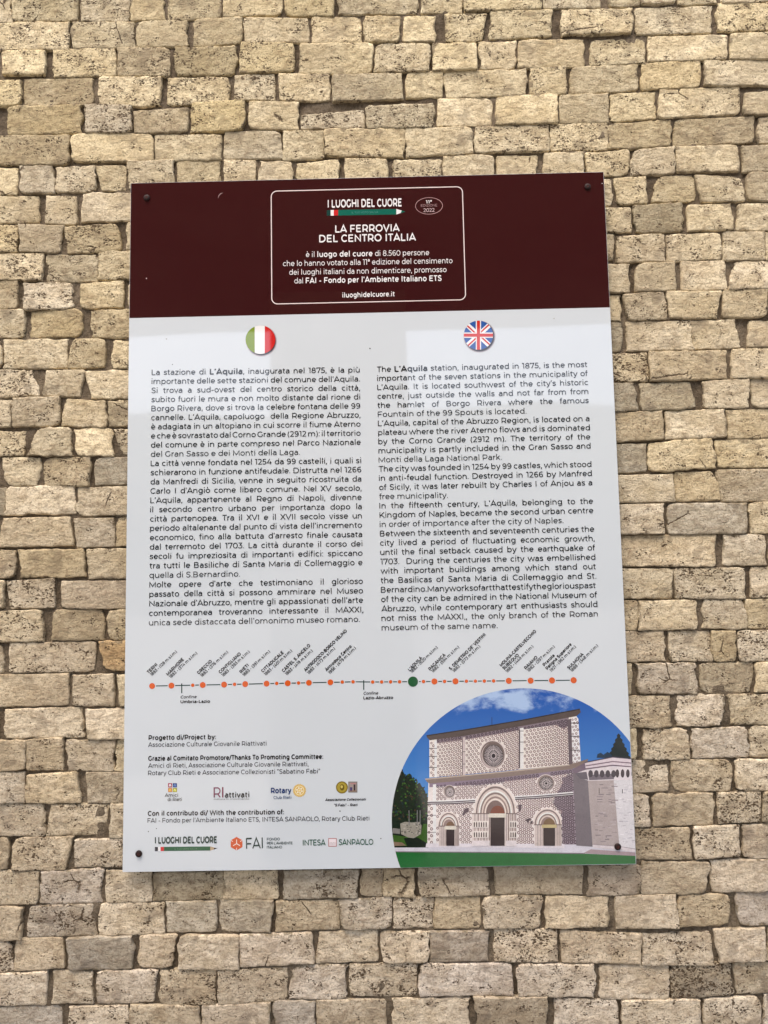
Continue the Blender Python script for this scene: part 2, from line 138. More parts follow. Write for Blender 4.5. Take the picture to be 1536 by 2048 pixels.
MOTIFS = [[122.3,-462.4,2.68,1],[129.3,-461.6,2.81,1],[136.2,-460.7,2.95,1],[143.1,-459.8,3.08,1],[150.1,-458.9,3.21,1],[157.0,-458.0,3.35,1],[163.9,-457.1,3.48,1],[125.6,-468.2,2.75,0],[132.6,-467.3,2.88,0],[139.5,-466.5,3.01,0],[146.4,-465.6,3.15,0],[153.4,-464.8,3.28,0],[160.3,-463.9,3.41,0],[167.2,-463.1,3.55,0],[122.0,-474.7,2.68,0],[128.9,-473.9,2.81,0],[135.9,-473.1,2.95,0],[142.8,-472.3,3.08,0],[149.7,-471.5,3.21,0],[156.7,-470.7,3.35,0],[163.6,-469.9,3.48,0],[125.3,-480.4,2.75,0],[132.2,-479.7,2.88,0],[139.2,-478.9,3.01,0],[146.1,-478.2,3.15,0],[153.0,-477.5,3.28,0],[159.9,-476.7,3.41,0],[166.9,-476.0,3.55,0],[121.7,-486.9,2.68,0],[128.6,-486.2,2.81,0],[135.5,-485.5,2.95,0],[142.5,-484.8,3.08,0],[149.4,-484.1,3.21,0],[156.3,-483.4,3.35,0],[163.2,-482.7,3.48,0],[125.0,-492.7,2.75,0],[131.9,-492.1,2.88,0],[138.8,-491.4,3.01,0],[145.8,-490.8,3.15,0],[152.7,-490.1,3.28,0],[159.6,-489.4,3.41,0],[166.5,-488.8,3.55,0],[121.4,-499.1,2.68,0],[128.3,-498.5,2.81,0],[135.2,-497.9,2.95,0],[142.1,-497.3,3.08,0],[149.1,-496.7,3.21,0],[156.0,-496.1,3.35,0],[162.9,-495.5,3.48,0],[124.7,-505.0,2.75,0],[131.6,-504.4,2.88,0],[138.5,-503.8,3.01,0],[145.4,-503.3,3.15,0],[152.3,-502.7,3.28,0],[159.2,-502.2,3.41,0],[166.2,-501.6,3.55,0],[121.1,-511.3,2.68,0],[128.0,-510.8,2.81,0],[134.9,-510.3,2.95,0],[141.8,-509.8,3.08,0],[148.7,-509.3,3.21,0],[155.6,-508.8,3.35,0],[162.5,-508.3,3.48,0],[124.4,-517.2,2.75,0],[131.3,-516.7,2.88,0],[138.2,-516.3,3.01,0],[145.1,-515.8,3.15,0],[152.0,-515.3,3.28,0],[158.9,-514.9,3.41,0],[165.8,-514.4,3.55,0],[120.8,-523.5,2.68,0],[127.7,-523.1,2.81,0],[134.6,-522.7,2.95,0],[141.5,-522.3,3.08,0],[148.4,-521.8,3.21,0],[155.3,-521.4,3.35,0],[162.2,-521.0,3.48,0],[124.1,-529.4,2.75,0],[131.0,-529.0,2.88,0],[137.9,-528.7,3.01,0],[144.8,-528.3,3.15,0],[151.7,-527.9,3.28,0],[158.5,-527.5,3.41,0],[165.4,-527.2,3.55,0],[178.7,-456.6,2.78,1],[186.3,-455.5,2.85,1],[193.9,-454.3,2.92,1],[201.5,-453.2,2.99,1],[209.1,-452.1,3.06,1],[216.7,-450.9,3.13,1],[224.3,-449.8,3.2,1],[231.9,-448.6,3.27,1],[239.4,-447.5,3.34,1],[247.0,-446.4,3.41,1],[254.6,-445.2,3.48,1],[262.2,-444.1,3.55,1],[269.8,-443.0,3.62,1],[277.4,-441.8,3.69,1],[182.3,-461.8,2.81,0],[189.9,-460.7,2.88,0],[197.5,-459.7,2.95,0],[205.1,-458.6,3.02,0],[212.7,-457.5,3.09,0],[220.3,-456.4,3.16,0],[227.9,-455.3,3.23,0],[235.5,-454.2,3.3,0],[243.1,-453.1,3.37,0],[250.7,-452.0,3.44,0],[258.3,-450.9,3.51,0],[265.9,-449.8,3.58,0],[273.4,-448.7,3.65,0],[281.0,-447.6,3.72,0],[178.4,-468.2,2.78,0],[186.0,-467.1,2.85,0],[193.6,-466.1,2.92,0],[201.2,-465.0,2.99,0],[208.7,-464.0,3.06,0],[216.3,-462.9,3.13,0],[223.9,-461.9,3.2,0],[231.5,-460.8,3.27,0],[239.1,-459.7,3.34,0],[246.7,-458.7,3.41,0],[254.3,-457.6,3.48,0],[261.9,-456.6,3.55,0],[269.5,-455.5,3.62,0],[277.1,-454.5,3.69,0],[182.0,-473.4,2.81,0],[189.6,-472.4,2.88,0],[197.2,-471.4,2.95,0],[204.8,-470.4,3.02,0],[242.7,-465.3,3.37,0],[250.3,-464.3,3.44,0],[257.9,-463.3,3.51,0],[265.5,-462.3,3.58,0],[273.1,-461.3,3.65,0],[280.7,-460.3,3.72,0],[178.1,-479.7,2.78,0],[185.6,-478.8,2.85,0],[193.2,-477.8,2.92,0],[200.8,-476.8,2.99,0],[254.0,-470.0,3.48,0],[261.5,-469.1,3.55,0],[269.1,-468.1,3.62,0],[276.7,-467.1,3.69,0],[181.7,-485.0,2.81,0],[189.3,-484.1,2.88,0],[196.9,-483.2,2.95,0],[257.6,-475.7,3.51,0],[265.2,-474.8,3.58,0],[272.8,-473.9,3.65,0],[280.4,-473.0,3.72,0],[177.7,-491.3,2.78,0],[185.3,-490.4,2.85,0],[192.9,-489.5,2.92,0],[200.5,-488.6,2.99,0],[253.6,-482.4,3.48,0],[261.2,-481.5,3.55,0],[268.8,-480.6,3.62,0],[276.4,-479.7,3.69,0],[181.4,-496.6,2.81,0],[188.9,-495.7,2.88,0],[196.5,-494.9,2.95,0],[257.2,-488.1,3.51,0],[264.8,-487.3,3.58,0],[272.4,-486.4,3.65,0],[280.0,-485.6,3.72,0],[177.4,-502.8,2.78,0],[185.0,-502.0,2.85,0],[192.6,-501.2,2.92,0],[200.2,-500.4,2.99,0],[260.9,-493.9,3.55,0],[268.5,-493.1,3.62,0],[276.1,-492.3,3.69,0],[181.0,-508.1,2.81,0],[188.6,-507.4,2.88,0],[196.2,-506.6,2.95,0],[203.8,-505.9,3.02,0],[256.9,-500.5,3.51,0],[264.5,-499.8,3.58,0],[272.1,-499.0,3.65,0],[279.7,-498.2,3.72,0],[177.1,-514.3,2.78,0],[184.7,-513.5,2.85,0],[192.2,-512.8,2.92,0],[199.8,-512.1,2.99,0],[207.4,-511.4,3.06,0],[252.9,-507.1,3.48,0],[260.5,-506.3,3.55,0],[268.1,-505.6,3.62,0],[275.7,-504.9,3.69,0],[180.7,-519.7,2.81,0],[188.3,-519.0,2.88,0],[195.9,-518.3,2.95,0],[203.5,-517.6,3.02,0],[211.1,-517.0,3.09,0],[249.0,-513.6,3.44,0],[256.6,-512.9,3.51,0],[264.2,-512.2,3.58,0],[271.8,-511.5,3.65,0],[279.3,-510.8,3.72,0],[176.7,-525.8,2.78,0],[184.3,-525.1,2.85,0],[191.9,-524.5,2.92,0],[199.5,-523.8,2.99,0],[207.1,-523.2,3.06,0],[214.7,-522.6,3.13,0],[222.3,-521.9,3.2,0],[229.9,-521.3,3.27,0],[237.4,-520.6,3.34,0],[245.0,-520.0,3.41,0],[252.6,-519.4,3.48,0],[260.2,-518.7,3.55,0],[267.8,-518.1,3.62,0],[275.4,-517.4,3.69,0],[293.9,-441.0,2.96,1],[301.3,-440.0,3.04,1],[308.6,-438.9,3.13,1],[316.0,-437.8,3.22,1],[323.3,-436.7,3.3,1],[330.7,-435.6,3.39,1],[338.0,-434.6,3.47,1],[345.4,-433.5,3.56,1],[352.7,-432.4,3.65,1],[360.1,-431.3,3.73,1],[367.4,-430.2,3.82,1],[374.8,-429.2,3.91,1],[297.4,-447.3,3.0,0],[304.7,-446.2,3.09,0],[312.1,-445.2,3.17,0],[319.4,-444.2,3.26,0],[326.8,-443.1,3.35,0],[334.1,-442.1,3.43,0],[341.5,-441.1,3.52,0],[348.8,-440.0,3.6,0],[356.2,-439.0,3.69,0],[363.5,-438.0,3.78,1],[370.9,-436.9,3.86,1],[378.3,-435.9,3.95,1],[293.4,-454.5,2.96,0],[300.8,-453.5,3.04,0],[308.1,-452.5,3.13,0],[315.5,-451.6,3.22,0],[322.9,-450.6,3.3,0],[330.2,-449.6,3.39,0],[337.6,-448.6,3.47,0],[344.9,-447.6,3.56,0],[352.3,-446.6,3.65,0],[359.6,-445.7,3.73,0],[367.0,-444.7,3.82,0],[374.4,-443.7,3.91,0],[296.9,-460.8,3.0,0],[304.2,-459.8,3.09,0],[311.6,-458.9,3.17,0],[319.0,-458.0,3.26,0],[326.3,-457.0,3.35,0],[333.7,-456.1,3.43,0],[341.0,-455.2,3.52,0],[348.4,-454.2,3.6,0],[355.8,-453.3,3.69,0],[363.1,-452.3,3.78,0],[370.5,-451.4,3.86,0],[377.8,-450.5,3.95,0],[293.0,-467.9,2.96,0],[300.3,-467.1,3.04,0],[307.7,-466.2,3.13,0],[315.0,-465.3,3.22,0],[322.4,-464.4,3.3,0],[329.8,-463.5,3.39,0],[337.1,-462.6,3.47,0],[344.5,-461.7,3.56,0],[351.9,-460.9,3.65,0],[359.2,-460.0,3.73,0],[366.6,-459.1,3.82,0],[373.9,-458.2,3.91,0],[296.4,-474.2,3.0,0],[303.8,-473.4,3.09,0],[311.1,-472.6,3.17,0],[318.5,-471.7,3.26,0],[325.9,-470.9,3.35,0],[333.2,-470.0,3.43,0],[340.6,-469.2,3.52,0],[347.9,-468.4,3.6,0],[355.3,-467.5,3.69,0],[362.7,-466.7,3.78,0],[370.0,-465.9,3.86,0],[377.4,-465.0,3.95,0],[292.5,-481.4,2.96,0],[299.9,-480.6,3.04,0],[307.2,-479.8,3.13,0],[314.6,-479.0,3.22,0],[321.9,-478.2,3.3,0],[329.3,-477.4,3.39,0],[336.7,-476.6,3.47,0],[344.0,-475.8,3.56,0],[351.4,-475.0,3.65,0],[358.8,-474.3,3.73,0],[366.1,-473.5,3.82,0],[373.5,-472.7,3.91,0],[295.9,-487.7,3.0,0],[303.3,-487.0,3.09,0],[310.7,-486.2,3.17,0],[318.0,-485.5,3.26,0],[325.4,-484.7,3.35,0],[332.8,-484.0,3.43,0],[340.1,-483.2,3.52,0],[347.5,-482.5,3.6,0],[354.9,-481.8,3.69,0],[362.2,-481.0,3.78,0],[369.6,-480.3,3.86,0],[377.0,-479.5,3.95,0],[292.0,-494.8,2.96,0],[299.4,-494.1,3.04,0],[306.8,-493.4,3.13,0],[314.1,-492.7,3.22,0],[321.5,-492.0,3.3,0],[328.9,-491.3,3.39,0],[336.2,-490.6,3.47,0],[343.6,-489.9,3.56,0],[351.0,-489.2,3.65,0],[358.3,-488.5,3.73,0],[365.7,-487.8,3.82,0],[373.1,-487.1,3.91,0],[295.5,-501.1,3.0,0],[302.8,-500.5,3.09,0],[310.2,-499.9,3.17,0],[317.6,-499.2,3.26,0],[325.0,-498.6,3.35,0],[332.3,-497.9,3.43,0],[339.7,-497.3,3.52,0],[347.1,-496.6,3.6,0],[354.4,-496.0,3.69,0],[361.8,-495.3,3.78,0],[369.2,-494.7,3.86,0],[376.5,-494.0,3.95,0],[291.5,-508.2,2.96,0],[298.9,-507.6,3.04,0],[306.3,-507.0,3.13,0],[313.7,-506.4,3.22,0],[321.0,-505.8,3.3,0],[328.4,-505.2,3.39,0],[335.8,-504.6,3.47,0],[343.2,-504.0,3.56,0],[350.5,-503.4,3.65,0],[357.9,-502.8,3.73,0],[365.3,-502.2,3.82,0],[372.6,-501.6,3.91,0],[295.0,-514.6,3.0,0],[302.4,-514.0,3.09,0],[309.7,-513.5,3.17,0],[317.1,-512.9,3.26,0],[324.5,-512.4,3.35,0],[331.9,-511.8,3.43,0],[339.2,-511.2,3.52,0],[346.6,-510.7,3.6,0],[354.0,-510.1,3.69,0],[361.4,-509.6,3.78,0],[368.7,-509.0,3.86,0],[376.1,-508.5,3.95,0],[388.0,-426.4,2.4,0],[394.2,-425.7,2.81,0],[391.0,-433.0,2.61,0],[397.3,-432.2,3.01,0],[387.7,-440.3,2.4,0],[394.1,-439.4,2.81,0],[390.8,-446.7,2.61,0],[397.3,-445.9,3.01,0],[387.4,-454.0,2.4,0],[394.0,-453.2,2.81,0],[390.6,-460.5,2.61,0],[397.3,-459.6,3.01,0],[387.2,-467.8,2.4,0],[393.9,-466.9,2.81,0],[390.5,-474.2,2.61,0],[397.3,-473.2,3.01,0],[386.9,-481.6,2.4,0],[393.8,-480.6,2.81,0],[390.3,-487.9,2.61,0],[397.3,-486.9,3.01,0],[386.6,-495.3,2.4,0],[393.8,-494.2,2.81,0],[390.1,-501.6,2.61,0],[397.3,-500.5,3.01,0],[386.4,-509.0,2.4,0],[393.7,-507.8,2.81,0],[108.5,-466.9,2.51,0],[112.3,-472.1,2.91,0],[108.2,-478.3,2.51,0],[112.1,-483.5,2.91,0],[107.9,-489.7,2.51,0],[111.8,-494.8,2.91,0],[107.6,-501.0,2.51,0],[111.5,-506.1,2.91,0],[107.4,-512.3,2.51,0],[111.2,-517.3,2.91,0],[107.1,-523.7,2.51,0],[110.9,-528.6,2.91,0],[118.5,-550.7,2.77,1],[125.8,-550.0,2.8,1],[133.0,-549.3,2.82,1],[154.8,-547.3,2.9,1],[162.1,-546.6,2.93,1],[169.4,-545.9,2.95,1],[176.6,-545.2,2.98,1],[183.9,-544.5,3.01,1],[191.1,-543.9,3.03,1],[198.4,-543.2,3.06,1],[205.7,-542.5,3.09,1],[212.9,-541.8,3.11,1],[220.2,-541.1,3.14,1],[227.4,-540.5,3.16,1],[234.7,-539.8,3.19,1],[242.0,-539.1,3.22,1],[249.2,-538.4,3.24,1],[256.5,-537.8,3.27,1],[263.7,-537.1,3.3,1],[271.0,-536.4,3.32,1],[278.3,-535.7,3.35,1],[285.5,-535.0,3.37,1],[292.8,-534.4,3.4,1],[300.0,-533.7,3.43,1],[307.3,-533.0,3.45,1],[314.6,-532.3,3.48,1],[343.6,-529.6,3.59,1],[350.9,-528.9,3.61,1],[358.1,-528.2,3.64,1],[365.4,-527.6,3.66,1],[372.6,-526.9,3.69,1],[379.9,-526.2,3.72,1],[122.1,-554.3,2.78,0],[129.3,-553.7,2.81,0],[158.4,-551.2,2.91,0],[165.6,-550.6,2.94,0],[172.9,-550.0,2.97,0],[180.2,-549.4,2.99,0],[187.4,-548.8,3.02,1],[194.7,-548.2,3.05,1],[201.9,-547.6,3.07,1],[209.2,-547.0,3.1,1],[216.5,-546.4,3.12,1],[223.7,-545.7,3.15,1],[231.0,-545.1,3.18,1],[238.3,-544.5,3.2,1],[245.5,-543.9,3.23,1],[252.8,-543.3,3.26,0],[260.0,-542.7,3.28,0],[267.3,-542.1,3.31,0],[274.6,-541.5,3.34,0],[281.8,-540.9,3.36,0],[289.1,-540.2,3.39,0],[296.3,-539.6,3.41,0],[303.6,-539.0,3.44,0],[310.9,-538.4,3.47,0],[347.2,-535.4,3.6,0],[354.4,-534.7,3.63,0],[361.7,-534.1,3.65,0],[368.9,-533.5,3.68,0],[376.2,-532.9,3.7,1],[383.5,-532.3,3.73,1],[118.3,-558.5,2.77,0],[125.6,-558.0,2.8,0],[154.7,-555.8,2.9,0],[161.9,-555.3,2.93,0],[169.2,-554.7,2.95,0],[176.4,-554.2,2.98,0],[183.7,-553.7,3.01,0],[191.0,-553.1,3.03,0],[198.2,-552.6,3.06,0],[205.5,-552.0,3.09,0],[212.8,-551.5,3.11,0],[249.1,-548.8,3.24,0],[256.3,-548.2,3.27,0],[263.6,-547.7,3.3,0],[270.9,-547.2,3.32,0],[278.1,-546.6,3.35,0],[285.4,-546.1,3.37,0],[292.6,-545.5,3.4,0],[299.9,-545.0,3.43,0],[307.2,-544.4,3.45,0],[350.7,-541.2,3.61,0],[358.0,-540.6,3.64,0],[365.2,-540.1,3.66,1],[372.5,-539.6,3.69,1],[379.7,-539.0,3.72,1],[121.9,-562.2,2.78,0],[158.2,-559.9,2.91,0],[165.5,-559.4,2.94,0],[172.7,-558.9,2.97,0],[180.0,-558.4,2.99,0],[187.3,-558.0,3.02,0],[194.5,-557.5,3.05,0],[201.8,-557.0,3.07,0],[252.6,-553.7,3.26,0],[259.9,-553.2,3.28,0],[267.1,-552.8,3.31,0],[274.4,-552.3,3.34,0],[281.7,-551.8,3.36,0],[288.9,-551.3,3.39,0],[296.2,-550.9,3.41,0],[303.5,-550.4,3.44,0],[310.7,-549.9,3.47,0],[354.3,-547.1,3.63,0],[361.5,-546.6,3.65,0],[368.8,-546.1,3.68,1],[376.0,-545.7,3.7,1],[383.3,-545.2,3.73,1],[118.1,-566.4,2.77,0],[125.4,-566.0,2.8,0],[154.5,-564.4,2.9,0],[161.7,-564.0,2.93,0],[169.0,-563.6,2.95,0],[176.3,-563.2,2.98,0],[183.5,-562.8,3.01,0],[190.8,-562.4,3.03,0],[198.1,-561.9,3.06,0],[263.4,-558.3,3.3,0],[270.7,-557.9,3.32,0],[278.0,-557.5,3.35,0],[285.2,-557.1,3.37,0],[292.5,-556.7,3.4,0],[299.7,-556.3,3.43,0],[307.0,-555.9,3.45,0],[314.3,-555.5,3.48,0],[350.6,-553.4,3.61,0],[357.8,-553.0,3.64,0],[365.1,-552.6,3.66,1],[372.3,-552.2,3.69,1],[379.6,-551.8,3.72,1],[121.7,-570.2,2.78,0],[128.9,-569.8,2.81,0],[158.0,-568.5,2.91,0],[165.3,-568.1,2.94,0],[172.6,-567.8,2.97,0],[179.8,-567.5,2.99,0],[187.1,-567.1,3.02,0],[194.4,-566.8,3.05,0],[267.0,-563.4,3.31,0],[274.3,-563.1,3.34,0],[281.5,-562.8,3.36,0],[288.8,-562.4,3.39,0],[296.0,-562.1,3.41,0],[303.3,-561.8,3.44,0],[310.6,-561.4,3.47,0],[317.8,-561.1,3.49,0],[346.9,-559.7,3.6,0],[354.1,-559.4,3.63,0],[361.4,-559.1,3.65,1],[368.6,-558.7,3.68,1],[375.9,-558.4,3.7,1],[383.1,-558.1,3.73,1],[117.9,-574.3,2.77,0],[125.2,-574.0,2.8,0],[132.5,-573.7,2.82,0],[147.0,-573.2,2.87,0],[154.3,-572.9,2.9,0],[161.6,-572.7,2.93,0],[168.8,-572.4,2.95,0],[176.1,-572.1,2.98,0],[183.4,-571.8,3.01,0],[190.6,-571.6,3.03,0],[270.5,-568.6,3.32,0],[277.8,-568.4,3.35,0],[285.1,-568.1,3.37,0],[292.3,-567.8,3.4,0],[299.6,-567.6,3.43,0],[306.9,-567.3,3.45,0],[314.1,-567.0,3.48,0],[321.4,-566.8,3.51,0],[328.6,-566.5,3.53,0],[335.9,-566.2,3.56,0],[343.2,-566.0,3.59,0],[350.4,-565.7,3.61,0],[357.7,-565.4,3.64,1],[364.9,-565.1,3.66,1],[372.2,-564.9,3.69,1],[379.4,-564.6,3.72,1],[117.7,-585.4,3.0,0],[125.2,-585.1,3.03,0],[132.7,-584.9,3.06,0],[140.1,-584.6,3.09,0],[147.6,-584.3,3.12,0],[155.1,-584.0,3.15,0],[162.6,-583.8,3.18,0],[170.0,-583.5,3.21,0],[177.5,-583.2,3.23,0],[185.0,-583.0,3.26,0],[274.6,-579.7,3.62,0],[282.1,-579.4,3.65,0],[289.5,-579.2,3.67,0],[297.0,-578.9,3.7,0],[304.5,-578.6,3.73,0],[311.9,-578.3,3.76,0],[319.4,-578.1,3.79,0],[326.9,-577.8,3.82,0],[334.3,-577.5,3.85,0],[341.8,-577.3,3.88,0],[349.2,-577.0,3.91,1],[356.7,-576.7,3.94,1],[364.2,-576.5,3.97,1],[371.6,-576.2,4.0,1],[379.1,-575.9,4.03,1],[121.3,-590.8,3.01,0],[128.8,-590.6,3.04,0],[136.3,-590.3,3.07,0],[143.8,-590.1,3.1,0],[151.2,-589.8,3.13,0],[158.7,-589.6,3.16,0],[166.2,-589.3,3.19,0],[173.7,-589.1,3.22,0],[181.2,-588.8,3.25,0],[278.3,-585.7,3.63,0],[285.8,-585.4,3.66,0],[293.3,-585.2,3.69,0],[300.7,-584.9,3.72,0],[308.2,-584.7,3.75,0],[315.7,-584.5,3.78,0],[323.1,-584.2,3.81,0],[330.6,-584.0,3.84,0],[338.1,-583.7,3.87,0],[345.5,-583.5,3.89,1],[353.0,-583.2,3.92,1],[360.5,-583.0,3.95,1],[367.9,-582.8,3.98,1],[375.4,-582.5,4.01,1],[382.9,-582.3,4.04,1],[117.4,-596.4,3.0,0],[124.9,-596.2,3.03,0],[132.4,-596.0,3.06,0],[139.9,-595.8,3.09,0],[147.4,-595.6,3.12,0],[154.9,-595.4,3.15,0],[162.4,-595.1,3.18,0],[169.8,-594.9,3.21,0],[177.3,-594.7,3.23,0],[184.8,-594.5,3.26,0],[274.6,-591.9,3.62,0],[282.0,-591.7,3.65,0],[289.5,-591.5,3.67,0],[297.0,-591.2,3.7,0],[304.5,-591.0,3.73,0],[311.9,-590.8,3.76,0],[319.4,-590.6,3.79,0],[326.9,-590.4,3.82,0],[334.4,-590.2,3.85,0],[341.8,-589.9,3.88,0],[349.3,-589.7,3.91,1],[356.8,-589.5,3.94,1],[364.3,-589.3,3.97,1],[371.7,-589.1,4.0,1],[379.2,-588.9,4.03,1],[121.0,-601.9,3.01,0],[151.0,-601.1,3.13,0],[158.5,-600.9,3.16,0],[166.0,-600.7,3.19,0],[173.5,-600.5,3.22,0],[181.0,-600.3,3.25,0],[278.3,-597.9,3.63,0],[285.8,-597.7,3.66,0],[293.3,-597.5,3.69,0],[300.7,-597.3,3.72,0],[308.2,-597.1,3.75,0],[315.7,-596.9,3.78,0],[345.6,-596.2,3.89,0],[353.1,-596.0,3.92,1],[360.6,-595.8,3.95,1],[368.0,-595.6,3.98,1],[375.5,-595.4,4.01,1],[383.0,-595.2,4.04,1],[117.2,-607.5,3.0,0],[162.2,-606.5,3.18,0],[169.6,-606.3,3.21,0],[177.1,-606.2,3.23,0],[274.5,-604.1,3.62,0],[282.0,-603.9,3.65,0],[289.5,-603.7,3.67,0],[297.0,-603.6,3.7,0],[304.5,-603.4,3.73,0],[356.9,-602.3,3.94,0],[364.3,-602.1,3.97,1],[371.8,-602.0,4.0,1],[379.3,-601.8,4.03,1],[158.3,-612.2,3.16,0],[165.8,-612.1,3.19,0],[173.3,-611.9,3.22,0],[180.8,-611.8,3.25,0],[278.3,-610.1,3.63,0],[285.8,-609.9,3.66,0],[293.3,-609.8,3.69,0],[300.7,-609.7,3.72,0],[360.7,-608.6,3.95,1],[368.1,-608.5,3.98,1],[375.6,-608.3,4.01,1],[383.1,-608.2,4.04,1],[162.0,-617.8,3.18,0],[169.5,-617.7,3.21,0],[177.0,-617.6,3.23,0],[274.5,-616.2,3.62,0],[282.0,-616.1,3.65,0],[289.5,-616.0,3.67,0],[297.0,-615.9,3.7,0],[364.4,-614.9,3.97,1],[371.9,-614.8,4.0,1],[379.4,-614.7,4.03,1],[165.6,-623.4,3.19,0],[173.1,-623.3,3.22,0],[180.6,-623.3,3.25,0],[278.2,-622.2,3.63,0],[285.7,-622.1,3.66,0],[293.2,-622.1,3.69,0],[300.7,-622.0,3.72,0],[360.7,-621.3,3.95,1],[368.2,-621.3,3.98,1],[375.7,-621.2,4.01,1],[383.2,-621.1,4.04,1],[116.6,-629.4,3.0,0],[161.7,-629.1,3.18,0],[169.3,-629.1,3.21,0],[176.8,-629.0,3.23,0],[274.5,-628.3,3.62,0],[282.0,-628.3,3.65,0],[289.5,-628.2,3.67,0],[297.0,-628.2,3.7,0],[364.5,-627.7,3.97,1],[372.0,-627.6,4.0,1],[379.5,-627.6,4.03,1],[165.4,-634.8,3.19,0],[172.9,-634.7,3.22,0],[180.5,-634.7,3.25,0],[278.2,-634.4,3.63,0],[285.7,-634.4,3.66,0],[293.2,-634.3,3.69,0],[300.8,-634.3,3.72,0],[360.8,-634.1,3.95,1],[368.3,-634.1,3.98,1],[375.8,-634.0,4.01,1],[383.3,-634.0,4.04,1],[116.3,-640.4,3.0,0],[161.5,-640.4,3.18,0],[169.1,-640.4,3.21,0],[176.6,-640.4,3.23,0],[274.4,-640.4,3.62,0],[282.0,-640.4,3.65,0],[289.5,-640.4,3.67,0],[297.0,-640.4,3.7,0],[364.6,-640.5,3.97,1],[372.1,-640.5,4.0,1],[379.7,-640.5,4.03,1],[165.2,-646.1,3.19,0],[172.8,-646.1,3.22,0],[180.3,-646.1,3.25,0],[278.2,-646.5,3.63,0],[285.7,-646.5,3.66,0],[293.2,-646.6,3.69,0],[300.8,-646.6,3.72,0],[360.9,-646.8,3.95,1],[368.4,-646.8,3.98,1],[376.0,-646.9,4.01,1],[383.5,-646.9,4.04,1],[116.1,-651.4,3.0,0],[161.3,-651.7,3.18,0],[168.9,-651.8,3.21,0],[176.4,-651.8,3.23,0],[274.4,-652.5,3.62,0],[281.9,-652.6,3.65,0],[289.5,-652.6,3.67,0],[297.0,-652.7,3.7,0],[364.7,-653.2,3.97,1],[372.2,-653.3,4.0,1],[379.8,-653.3,4.03,1],[165.0,-657.4,3.19,0],[172.6,-657.5,3.22,0],[180.1,-657.5,3.25,0],[270.6,-658.5,3.6,0],[278.2,-658.6,3.63,0],[285.7,-658.7,3.66,0],[293.2,-658.8,3.69,0],[300.8,-658.9,3.72,0],[361.0,-659.5,3.95,1],[368.5,-659.6,3.98,1],[376.1,-659.7,4.01,1],[383.6,-659.8,4.04,1],[101.5,-585.7,2.82,0],[105.8,-592.2,3.28,0],[101.0,-598.6,2.82,0],[105.4,-605.1,3.28,0],[100.6,-611.4,2.82,0],[105.1,-617.9,3.28,0],[100.2,-624.2,2.82,0],[104.7,-630.7,3.28,0],[99.7,-637.0,2.82,0],[104.4,-643.5,3.28,0],[99.3,-649.8,2.82,0],[104.0,-656.2,3.28,0]]
